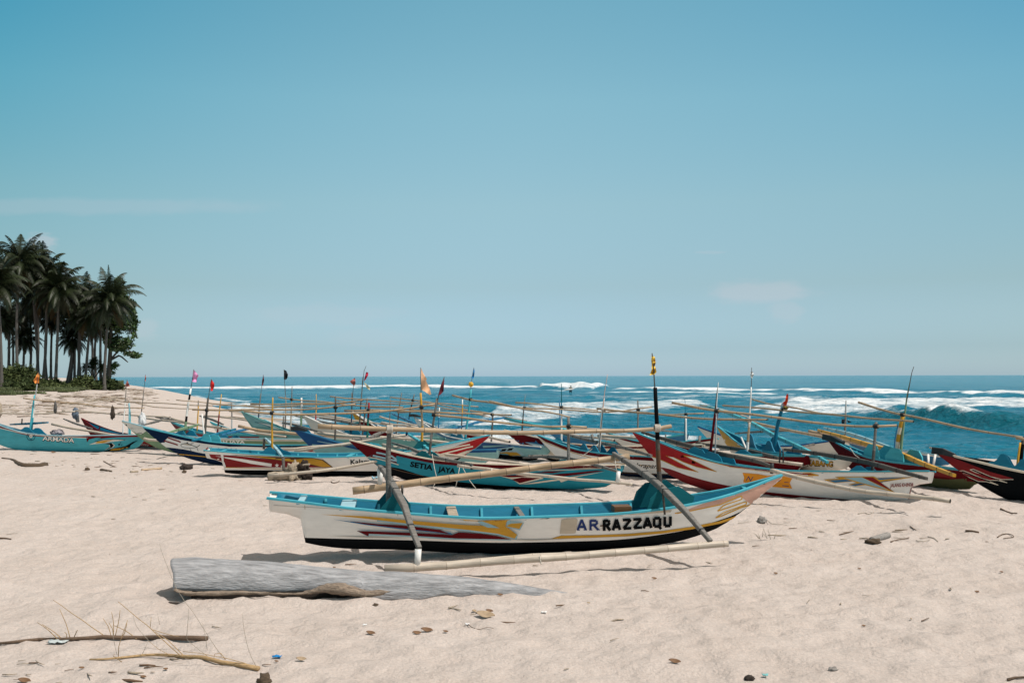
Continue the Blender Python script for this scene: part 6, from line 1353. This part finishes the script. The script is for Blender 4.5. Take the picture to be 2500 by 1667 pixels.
# the big grey half-buried trunk shell
def log_shell():
    r0 = gp(700, 1440); root = thing('driftwood_log', r0, 'big grey hollow driftwood trunk half buried in the sand, dark hollow under its torn lip', 'log')
    topL = [(432, 1372), (470, 1369), (600, 1376), (760, 1390), (900, 1402), (1000, 1408), (1120, 1415), (1240, 1423), (1330, 1429), (1400, 1432)]
    lowL = [(424, 1437), (500, 1442), (600, 1443), (760, 1442), (850, 1438), (930, 1440), (1060, 1438), (1200, 1434), (1400, 1431)]
    ys = 8.95
    def interp(L_, x): return float(np.interp(x, [p[0] for p in L_], [p[1] for p in L_]))
    N1 = 120; M1 = 22; bm = bmesh.new(); grid = []
    for i in range(N1+1):
        x = 424+(1400-424)*i/N1; yt = interp(topL, max(x, 432)); yl = interp(lowL, x); t = i/N1
        # front edge depth and lift; crest depth behind it
        wd = max(.03, .34*(1-t)**.8); lift = max(-.02, .055*(1-((x-640)/240)**2)) if x < 880 else -.02
        yf = 9.02+.0003*(x-424); 
        f = P(x, yl, yf); cst = P(x, yt, yf+wd*.9)
        if i == 0: pass
        row = []
        gz = tz(f.x, f.y)
        if x > 880: f.z = min(f.z, gz-.015)
        for j in range(M1+1):
            u = j/M1
            if u < .62:
                w = u/.62; a = w*math.pi/2
                y = f.y+(cst.y-f.y)*(1-math.cos(a)) ; z = f.z+(cst.z-f.z)*math.sin(a)**.9; X = f.x+(cst.x-f.x)*w
            else:
                w = (u-.62)/.38; a = w*math.pi/2
                y = cst.y+wd*.8*math.sin(a); z = cst.z-(cst.z-gz+.08)*(1-math.cos(a)); X = cst.x
            nn = mnoise.noise(Vector((X*1.6, y*3, z*5)))*.016+mnoise.noise(Vector((X*5, y*11, z*14)))*.006
            if i < 2 : X += .02*math.sin(u*9)
            if t > .74: z -= ((t-.74)/.26)**1.3*.14*(.35+.65*u if u < .62 else 1)
            row.append(bm.verts.new(Vector((X, y, z+nn*(1 if t < .8 else .4)))-r0))
        grid.append(row)
    for i in range(N1):
        for j in range(M1): bm.faces.new((grid[i][j], grid[i+1][j], grid[i+1][j+1], grid[i][j+1]))
    m = mat('silver_driftwood', (.275, .275, .28), .85, .5, 4.5, .7, 'wood')
    bmesh.ops.recalc_face_normals(bm, faces=bm.faces[:])
    o = bm_obj('trunk_shell', bm, m, root); so_ = o.modifiers.new('thick', 'SOLIDIFY'); so_.thickness = .035; so_.offset = -1
    # torn lip
    lip = [(426, 1441), (450, 1446), (480, 1449), (540, 1447), (600, 1446), (660, 1448), (720, 1449), (760, 1444), (790, 1436), (830, 1436), (870, 1444), (900, 1450), (930, 1446), (960, 1442)]
    path = smooth_path([P(a, b, 8.96) for a, b in lip], .02); bm = bmesh.new(); rings = []; n = len(path)
    for i, p in enumerate(path):
        t = i/(n-1); r = (.014+.034*math.exp(-((t-.75)/.12)**2)+.006*math.sin(t*9))*(1 if t < .93 else (1-t)/.07+.1)
        ring = []
        for k in range(10):
            a = 2*math.pi*k/10; q = p+Vector((0, math.cos(a)*r*1.6, math.sin(a)*r)); q += Vector((0, mnoise.noise(q*40)*.010, mnoise.noise(Vector((q.x*14, q.y*50, q.z*60)))*.012)); ring.append(bm.verts.new(q-r0))
        rings.append(ring)
    for i in range(n-1):
        for k in range(10): bm.faces.new((rings[i][k], rings[i][(k+1) % 10], rings[i+1][(k+1) % 10], rings[i+1][k]))
    bm.faces.new(rings[0][::-1]); bm.faces.new(rings[-1])
    bm_obj('torn_lip', bm, mat('torn_wood', (.26, .20, .15), .9, .6, 9, 1.0, 'wood'), root)
    # near-black roll whose colour stands in for the shade inside the hollow
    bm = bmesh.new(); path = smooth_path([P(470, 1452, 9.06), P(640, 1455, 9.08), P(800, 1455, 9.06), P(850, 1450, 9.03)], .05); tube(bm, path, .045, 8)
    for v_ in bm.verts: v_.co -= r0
    bm_obj('hollow', bm, mat('hollow_shade', (.02, .014, .01), .95, .5, 12, .8, 'wood'), root)
log_shell()
def stump():
    c = gp(722, 1172); root = thing('driftwood_stump', c, 'gnarled driftwood root stump with a broken log, below the flame boat', 'stump')
    def lump(name, center, r, seed, m, sq=(1, 1, 1), amp=.5):
        bm = bmesh.new(); bmesh.ops.create_icosphere(bm, subdivisions=4, radius=1)
        for v_ in bm.verts:
            n_ = v_.co.normalized(); k = 1+amp*mnoise.noise(n_*1.6+Vector((seed, 0, 0)))+amp*.5*mnoise.noise(n_*4+Vector((0, seed, 0)))+amp*.25*mnoise.noise(n_*10); v_.co = Vector((n_.x*sq[0], n_.y*sq[1], n_.z*sq[2]))*r*k+center-c
        bm_obj(name, bm, m, root)
    lump('root_mass', P(716, 1155, c.y), .14, 3, M_DRIFT, (1, .8, 1.25), .9)
    lump('burnt_core', P(741, 1153, c.y), .13, 7, mat('charred_wood', (.03, .02, .015), .9, .5, 12, .8, 'wood'), (.9, .8, 1.35), .9)
    for pts, r_ in (([(656, 1164), (680, 1161), (710, 1157)], .085), ([(710, 1150), (735, 1138), (757, 1132)], .04), ([(740, 1160), (757, 1150), (762, 1145)], .035), ([(720, 1165), (735, 1173), (738, 1176)], .035), ([(745, 1165), (765, 1173), (768, 1174)], .03), ([(690, 1172), (705, 1170), (722, 1163)], .03), ([(700, 1150), (712, 1140), (722, 1138)], .04)):
        bm = bmesh.new(); path = smooth_path([P(a, b, c.y-.03)-c for a, b in pts], .03); n = len(path); tube(bm, [q+Vector((0, mnoise.noise(q*12)*.02, mnoise.noise(q*10)*.02)) for q in path], [r_*(1-.55*i/n) if r_ < .08 else r_ for i in range(n)], 8); bm_obj('root_limb', bm, M_DRIFT, root)
stump()
def chunk(name, label, cat, px, py, w, h, col, seed, d_off=0, sub=3, depth=.8, group=None):
    p = gp(px, py); k = p.y/F; bm = bmesh.new(); bmesh.ops.create_icosphere(bm, subdivisions=sub, radius=1)
    for v_ in bm.verts:
        n_ = v_.co.normalized(); q = 1+.45*mnoise.noise(n_*1.5+Vector((seed, 1, 0)))+.25*mnoise.noise(n_*4+Vector((0, seed, 0))); v_.co = Vector((n_.x*w*k/2, n_.y*w*k/2*depth, (n_.z*.5+.35)*h*k))*q
    o = bm_obj(name, bm, col); o.location = p; tag(o, label, cat, group); return o
M_COIR = mat('coconut_husk', (.10, .07, .045), .95, .5, 12, .8, 'wood'); M_GHUSK = mat('grey_husk', (.26, .24, .22), .9, .4, 9, .6, 'wood'); M_DK = mat('dark_husk', (.035, .025, .02), .9, .5, 12, .6, 'wood')
chunk('coconut_shell', 'dark rounded coconut shell lying in front of the navy bow', 'coconut', 456, 1146, 30, 15, M_DK, 2)
chunk('husk', 'tiny brown husk just in front of the dark coconut shell', 'husk', 450, 1154, 11, 7, M_COIR, 4)
chunk('husk', 'grey pointed coconut husk near the bow of the lone boat', 'husk', 1860, 1276, 20, 18, M_GHUSK, 5)
chunk('husk', 'brown husk by the float end of the teal boat', 'husk', 1366, 1192, 26, 10, M_COIR, 6)
chunk('husk', 'small brown husk in the twig line at left', 'husk', 213, 1148, 12, 8, M_COIR, 9)
chunk('husk', 'black husk at the lower picture edge right of centre', 'husk', 1829, 1660, 26, 14, M_DK, 11)
chunk('shell', 'small pale shell with bluish rim near the lower right', 'shell', 2034, 1636, 22, 9, M_GHUSK, 12)
chunk('husk', 'dark brown burnt stub at the lower edge left of centre', 'husk', 645, 1668, 34, 24, M_COIR, 13)
chunk('husk', 'tiny dark husk right of the log tip', 'husk', 917, 1478, 14, 6, M_COIR, 14)
# short grey log at right
c = gp(2140, 1322); root = thing('short_log', c, 'short grey log with torn dark end on the sand at right', 'log')
bm = bmesh.new(); pts = [P(2128, 1318, c.y)-c, P(2148, 1312, c.y+.1)-c, P(2168, 1306, c.y+.25)-c]; tube(bm, smooth_path(pts, .03), .038, 10); bm_obj('wood', bm, M_GHUSK, root)
bm = bmesh.new(); bmesh.ops.create_icosphere(bm, subdivisions=3, radius=.055)
for v_ in bm.verts: v_.co = v_.co*(1+.6*mnoise.noise(v_.co*30)); v_.co.x *= 1.7; v_.co.z *= .6; v_.co += P(2134, 1321, c.y-.02)-c
bm_obj('torn_end', bm, M_COIR, root)
def stick(label, pts, r0, r1, m, cat='stick', name='stick', lift=.01, group=None):
    q = [gp(a, b, lift) for a, b in pts]; o0 = q[0].copy(); bm = bmesh.new(); twig(bm, [k-o0 for k in q], r0, r1, 6); o = bm_obj(name, bm, m); o.location = o0; tag(o, label, cat, group)
stick('curved palm stem with a dark swollen end, in front of the turquoise boat', C(0, 960, 5.88, [(25, 935), (120, 945), (195, 965), (250, 1005), (340, 1042), (470, 1052), (560, 1050), (655, 1032)]), .02, .07, M_COIR, 'palm frond', 'palm_frond')
stick('short straw coloured bamboo stub in front of the navy bow', C(0, 960, 5.88, [(2030, 1108), (2320, 1085)]), .03, .035, M_BAMBOO, 'bamboo', 'bamboo_stub')
stick('dark stub of driftwood in the twig line at left', C(0, 960, 5.88, [(1455, 1108), (1600, 1128)]), .04, .02, M_COIR, 'driftwood', 'driftwood_stub')
stick('pale driftwood stub below the green bow', C(0, 960, 5.88, [(1870, 1135), (1980, 1130)]), .03, .03, M_DRIFT, 'driftwood', 'driftwood_stub')
for lab, pts, r_ in (('forked brown stick on the sand at the right edge', [(2443, 1243), (2458, 1250), (2470, 1254), (2483, 1254)], .012), ('crooked stick right of the short log', [(2175, 1324), (2195, 1319), (2220, 1314)], .009), ('dark knobbly stick far right of the short log', [(2358, 1298), (2372, 1298), (2390, 1301)], .018), ('arched grey twig right of the short log', [(2265, 1312), (2280, 1315), (2290, 1323)], .006), ('thin twig under the arched grey twig', [(2236, 1321), (2255, 1323), (2270, 1319)], .005),
    ('thin curved twig left of the short log', [(2178, 1299), (2200, 1296), (2215, 1295)], .004), ('dark short twig above the short log', [(2222, 1286), (2230, 1292), (2237, 1295)], .007), ('tangle of dark twigs near the right edge', [(2435, 1313), (2448, 1306), (2465, 1305), (2475, 1312), (2450, 1316)], .007), ('grey curled twig and leaf above the short log', [(2095, 1255), (2112, 1253), (2120, 1256), (2134, 1252)], .006),
    ('pale stick in the leaf litter below the log tip', [(1096, 1485), (1125, 1491)], .008), ('curved fine twig in the leaf litter below the log tip', [(1142, 1525), (1152, 1533), (1172, 1538), (1190, 1534), (1205, 1536)], .003), ('diagonal thin stick at lower right', [(2250, 1518), (2268, 1511)], .005), ('long twig at the bottom right corner', [(2460, 1662), (2478, 1657), (2520, 1656)], .009),
    ('thin twig trailing from the grey husk', [(1872, 1271), (1885, 1280), (1897, 1281), (1922, 1283)], .005), ('thin stick left of the grey husk', [(1802, 1279), (1828, 1275)], .004), ('dark curved scrap of bark below the flame boat stump', [(808, 1176), (815, 1180), (824, 1178), (829, 1174)], .008), ('brown stick at the left edge of the open sand', [(-5, 1315), (10, 1315), (27, 1317)], .012), ('diagonal twig in the twig line at left', [(253, 1127), (265, 1133), (281, 1141)], .012)):
    stick(lab, pts, r_, r_*.6, M_BR if 'pale' not in lab and 'grey' not in lab else M_BRG)
# tuft of dry stalks
c = gp(1870, 1318); root = thing('dry_stalks', c, 'tuft of thin dry stalks standing in the sand below the grey husk', 'stalks')
for x0, y0, x1, y1 in C(1800, 1200, 3.36, [(0, 0)])*0 or [tuple(v_ for p_ in C(1800, 1200, 3.357, [(a, b), (c2, d2)]) for v_ in p_) for a, b, c2, d2 in ((180, 385, 135, 335), (190, 388, 150, 345), (205, 372, 215, 300), (245, 385, 212, 295), (272, 388, 250, 298), (300, 388, 326, 325), (215, 350, 236, 372), (186, 380, 172, 340))]:
    bm = bmesh.new(); twig(bm, [P(x0, y0, c.y)-c, P(x1, y1, c.y)-c], .004, .002); bm_obj('stalk', bm, M_BRG, root)
# dry leaves
leafm = {}
def dry_leaf(px, py, w, h, ang, m, label=None):
    p = gp(px, py, .012); k = p.y/F; bm = bmesh.new(); n = 8; rows = []
    for i in range(n+1):
        t = i/n; ww = math.sin(math.pi*t)**.8; x = (t-.5)*w*k
        rows.append([bm.verts.new((x, s_*ww*w*k*.22, .25*h*k*(abs(s_)*.9+math.cos(t*math.pi)**2*.5))) for s_ in (-1, 0, 1)])
    for i in range(n):
        for j in range(2):
            try: bm.faces.new((rows[i][j], rows[i+1][j], rows[i+1][j+1], rows[i][j+1]))
            except ValueError: pass
    bmesh.ops.remove_doubles(bm, verts=bm.verts[:], dist=1e-5)
    o = bm_obj('dry_leaf', bm, m); o.location = p; o.rotation_euler = (R(35), R(8), ang)
    mod = o.modifiers.new('thick', 'SOLIDIFY'); mod.thickness = .003
    tag(o, label or 'small curled dry brown leaf lying on open sand', 'leaf', 'dry leaves scattered over the sand')
M_DL = mat('dry_leaf', (.16, .085, .04), .7, .4, 12, .2, 'leaf'); M_DL2 = mat('pale_dry_leaf', (.34, .25, .16), .7, .4, 12, .2, 'leaf')
LEAVES = ((1893, 1402, 13, .6, M_DL), (2320, 1440, 14, 1.2, M_DL2), (1597, 1414, 13, .2, M_DL), (1221, 1454, 13, 0, M_DL), (1184, 1505, 46, 0, M_DL2), (1157, 1494, 16, 1, M_DL2), (1195, 1494, 18, -.2, M_DL), (1042, 1541, 28, 0, M_DL), (1017, 1548, 22, .4, M_DL), (905, 1548, 22, -.1, M_DL), (1088, 1544, 12, 0, M_DL), (1647, 1618, 28, -.1, M_DL), (1270, 1446, 8, 0, M_DL), (2224, 1513, 9, 1.0, M_DL2), (2386, 1446, 9, .4, M_DL), (199, 1633, 12, .5, M_DL),
    (350, 1655, 14, 0, M_DL), (60, 1665, 30, 0, M_DL), (2098, 1390, 8, 0, M_DL), (2445, 1398, 8, 0, M_DL), (2108, 1530, 10, .2, M_DL), (2385, 1447, 10, -.5, M_DL), (1437, 1474, 8, 0, M_DL2), (816, 1387, 7, 0, M_DL), (735, 1612, 24, .2, M_DL2), (675, 1617, 9, 0, M_DL), (404, 1636, 12, .9, M_DL), (130, 1105, 12, 0, M_DL), (1470, 1188, 14, 0, M_DL), (1450, 1190, 10, .8, M_DL))
MARKS = (((1860, 1276), 'the grey pointed husk'), ((2140, 1318), 'the short grey log'), ((700, 1420), 'the big grey log'), ((1170, 1510), 'the leaf litter below the log tip'), ((2034, 1636), 'the pale blue-rimmed shell'), ((1829, 1660), 'the black husk at the lower edge'), ((645, 1655), 'the burnt stub at the lower edge'),
         ((300, 1560), 'the long dark branch'), ((676, 1606), 'the blue plastic scrap'), ((1366, 1192), 'the husk by the teal boat'), ((200, 1090), 'the turquoise boat'), ((2460, 1310), 'the twig tangle'), ((2320, 1440), 'the pale upright leaf scrap'))
seen_l = {}
def leaf_label(px, py, w, m):
    d0, (mx_, my_), nm = min((math.hypot(px-q[0], (py-q[1])*1.6), q, n_) for q, n_ in MARKS if math.hypot(px-q[0], py-q[1]) > 3)
    dr = ('below' if py > my_+25 else 'above' if py < my_-25 else 'level with'); sd_ = 'to the right' if px > mx_ else 'to the left'
    k = ('tiny' if w < 11 else 'small' if w < 20 else 'long', 'pale' if m is M_DL2 else 'brown', dr, sd_, nm); seen_l[k] = seen_l.get(k, 0)+1
    o_ = ('', 'second ', 'third ', 'fourth ')[min(3, seen_l[k]-1)]
    return '%s%s %s dry leaf %s %s %s' % (o_, k[0], k[1], dr, nm, sd_)
for px, py, w, a, m in LEAVES:
    dry_leaf(px, py, w, w*.5, a, m, leaf_label(px, py, w, m))
# scraps of plastic
def scrap(name, label, px, py, w, h, col):
    p = gp(px, py, .01); k = p.y/F; bm = bmesh.new(); bmesh.ops.create_grid(bm, x_segments=7, y_segments=5, size=1)
    for v_ in bm.verts: n_ = mnoise.noise(v_.co*2.1+Vector((px, 0, 0))); v_.co = Vector((v_.co.x*w*k/2*(1+n_*.5), v_.co.y*w*k*.3, (n_+.4)*h*k))
    o = bm_obj(name, bm, mat('plastic_'+name+str(px), col, .35, .1, 8, 0, 'cloth')); o.location = p; tag(o, label, 'litter'); mod = o.modifiers.new('t', 'SOLIDIFY'); mod.thickness = .003
scrap('plastic_scrap', 'small bright blue plastic scrap below the big log', 676, 1606, 20, 5, (.01, .2, .5))
scrap('plastic_bag', 'crumpled white plastic bag under the long dark branch', 142, 1569, 44, 6, (.45, .50, .50))
scrap('plastic_scrap', 'pale blue plastic scrap left of the lone boat aft mast', 915, 1170, 14, 8, (.25, .5, .62))
scrap('plastic_scrap', 'small white plastic bit in the leaf litter', 1140, 1527, 10, 6, (.8, .8, .8))
scrap('plastic_scrap', 'tiny white plastic bit left of the leaf litter', 890, 1528, 9, 3, (.75, .78, .78))
scrap('plastic_scrap', 'small aqua plastic scrap at the lower right of the sand', 1868, 1652, 12, 6, (.2, .5, .5))
scrap('plastic_scrap', 'white plastic bit right of the leaf litter', 1328, 1497, 12, 4, (.75, .76, .75))

# ------------------------------------------------------------ things resting on the boats
def on_boat(px, py, d): return P(px, py, d)
def cloth_bundle(name, label, cat, px, py, d, w, h, m, seed, sq=1.0):
    p = P(px, py, d); k = d/F; bm = bmesh.new(); bmesh.ops.create_icosphere(bm, subdivisions=4, radius=1)
    for v_ in bm.verts:
        n_ = v_.co.normalized(); q = 1+.35*mnoise.noise(n_*2+Vector((seed, 1, 0)))+.3*mnoise.noise(n_*5+Vector((0, seed, 0)))
        taper = 1-(.5*(n_.z+1))*.55*sq
        v_.co = Vector((n_.x*w*k/2*taper, n_.y*w*k/2*.6*taper, n_.z*h*k/2))*q
    o = bm_obj(name, bm, m); o.location = p; tag(o, label, cat)
cloth_bundle('plastic_sack', 'white plastic sack hung beside the dark pole at left', 'sack', 347, 1024, 28, 24, 34, mat('sack_white', (.66, .66, .66), .5, .2, 5, .3, 'cloth'), 3)
cloth_bundle('fishing_net', 'dark bundled fishing net hanging from the thin bamboo, right one', 'net', 275, 1007, 26.6, 14, 32, mat('net_brown', (.05, .035, .025), .9, .4, 20, .4, 'cloth'), 5)
cloth_bundle('fishing_net', 'smaller grey net bundle hanging from the thin bamboo, left one', 'net', 135, 994, 26.6, 10, 28, mat('net_grey', (.09, .085, .08), .9, .4, 20, .4, 'cloth'), 6, .9)
cloth_bundle('rag_heap', 'heap of dark and white rags in the turquoise boat', 'rags', 140, 1056, 27.2, 34, 15, mat('rag_mix', (.20, .18, .19), .8, .95, 3, .4, 'cloth'), 8, .3)
cloth_bundle('shirt', 'blue grey shirt hung on a post behind the turquoise boat', 'shirt', 184, 1009, 31.2, 14, 26, mat('shirt_blue', (.10, .13, .17), .8, .3, 9, .3, 'cloth'), 9, -.2)
cloth_bundle('float_buoy', 'yellow float ball on the teal mast top', 'float', 1150, 938, 25.4, 11, 12, mat('buoy_yellow', (.65, .36, .02), .5, .15, 5, .1, 'cloth'), 15, 0)
cloth_bundle('dry_palm_stump', 'small dry palm stump at the left picture edge', 'stump', -2, 998, 44, 18, 34, M_DRIFT, 16)
# ------------------------------------------------------------ wading surfer
def surfer():
    d = H*F/(962.5-917.5)*1.0; b = P(1393, 962, d); gz = SEA-.12; o0 = Vector((b.x, b.y, gz))
    bm = bmesh.new()
    J = {'pel': (0, 0, .90), 'chest': (0.02, 0, 1.25), 'neck': (.03, -.01, 1.43), 'head': (.05, -.02, 1.56), 'crown': (.05, -.02, 1.66), 'hl': (-.10, 0, .86), 'kl': (-.13, -.03, .48), 'al': (-.15, .02, .09), 'tl': (-.16, -.12, .03), 'hr': (.10, 0, .86), 'kr': (.12, -.05, .48), 'ar': (.14, 0, .09), 'tr': (.15, -.13, .03),
         'sl': (-.19, 0, 1.36), 'el': (-.28, .02, 1.10), 'wl': (-.24, -.14, .95), 'fl': (-.22, -.2, .90), 'sr': (.22, 0, 1.36), 'er': (.32, .03, 1.12), 'wr': (.30, -.08, .90), 'fr': (.30, -.12, .82)}
    rad = {'pel': .13, 'chest': .15, 'neck': .055, 'head': .10, 'crown': .07, 'hl': .095, 'kl': .06, 'al': .04, 'tl': .035, 'hr': .095, 'kr': .06, 'ar': .04, 'tr': .035, 'sl': .06, 'el': .042, 'wl': .03, 'fl': .025, 'sr': .06, 'er': .042, 'wr': .03, 'fr': .025}
    E = [('pel', 'chest'), ('chest', 'neck'), ('neck', 'head'), ('head', 'crown'), ('pel', 'hl'), ('hl', 'kl'), ('kl', 'al'), ('al', 'tl'), ('pel', 'hr'), ('hr', 'kr'), ('kr', 'ar'), ('ar', 'tr'), ('chest', 'sl'), ('sl', 'el'), ('el', 'wl'), ('wl', 'fl'), ('chest', 'sr'), ('sr', 'er'), ('er', 'wr'), ('wr', 'fr')]
    ks = list(J); me = bpy.data.meshes.new('person'); me.from_pydata([J[k] for k in ks], [(ks.index(a), ks.index(b_)) for a, b_ in E], [])
    o = link('person', me, None); o.location = o0
    o.modifiers.new('skin', 'SKIN')
    for i, k in enumerate(ks): me.skin_vertices[0].data[i].radius = (rad[k], rad[k]*.85)
    me.skin_vertices[0].data[0].use_root = True
    o.modifiers.new('sub', 'SUBSURF').levels = 1
    me.materials.append(mat('skin_tan', (.13, .075, .05), .6, .1, 5, 0, 'cloth'))
    def shell(name, zs, col, rr):
        bm = bmesh.new(); tube(bm, [Vector(p) for p in zs], rr, 12); ob = bm_obj(name, bm, mat('wear_'+name, col, .8, .2, 8, .1, 'cloth'), o)
    shell('shirt', [(-0.01, 0, .93), (.0, 0, 1.05), (.02, 0, 1.25), (.03, 0, 1.40)], (.18, .17, .12), [.16, .155, .185, .11])
    shell('trousers', [(-.10, 0, .92), (-.125, -.02, .6), (-.14, 0, .3)], (.01, .012, .02), [.125, .095, .07]); shell('trousers', [(.10, 0, .92), (.12, -.03, .6), (.135, -.01, .3)], (.01, .012, .02), [.125, .095, .07])
    shell('hair', [(.05, .0, 1.58), (.05, .0, 1.64), (.05, 0, 1.69)], (.02, .008, .008), [.112, .105, .06])
    tag(o, 'person in dark trousers wading knee deep, carrying a white surfboard', 'person')
    bm = bmesh.new(); n = 14; rows = []
    for i in range(n+1):
        t = i/n; w = .26*math.sin(math.pi*min(1, t*1.02))**.6+.005; rows.append([bm.verts.new((-1.25+1.9*t, a*w*.25-.22, .92+b_*.028+.10*t+a*w*.5)) for a, b_ in ((-1, 0), (0, -1), (1, 0), (0, 1))])
    for i in range(n):
        for k in range(4): bm.faces.new((rows[i][k], rows[i][(k+1) % 4], rows[i+1][(k+1) % 4], rows[i+1][k]))
    s_ = bm_obj('surfboard', bm, M_PVC); s_.location = o0; tag(s_, 'white surfboard held under the arm of the wading person', 'surfboard')
surfer()
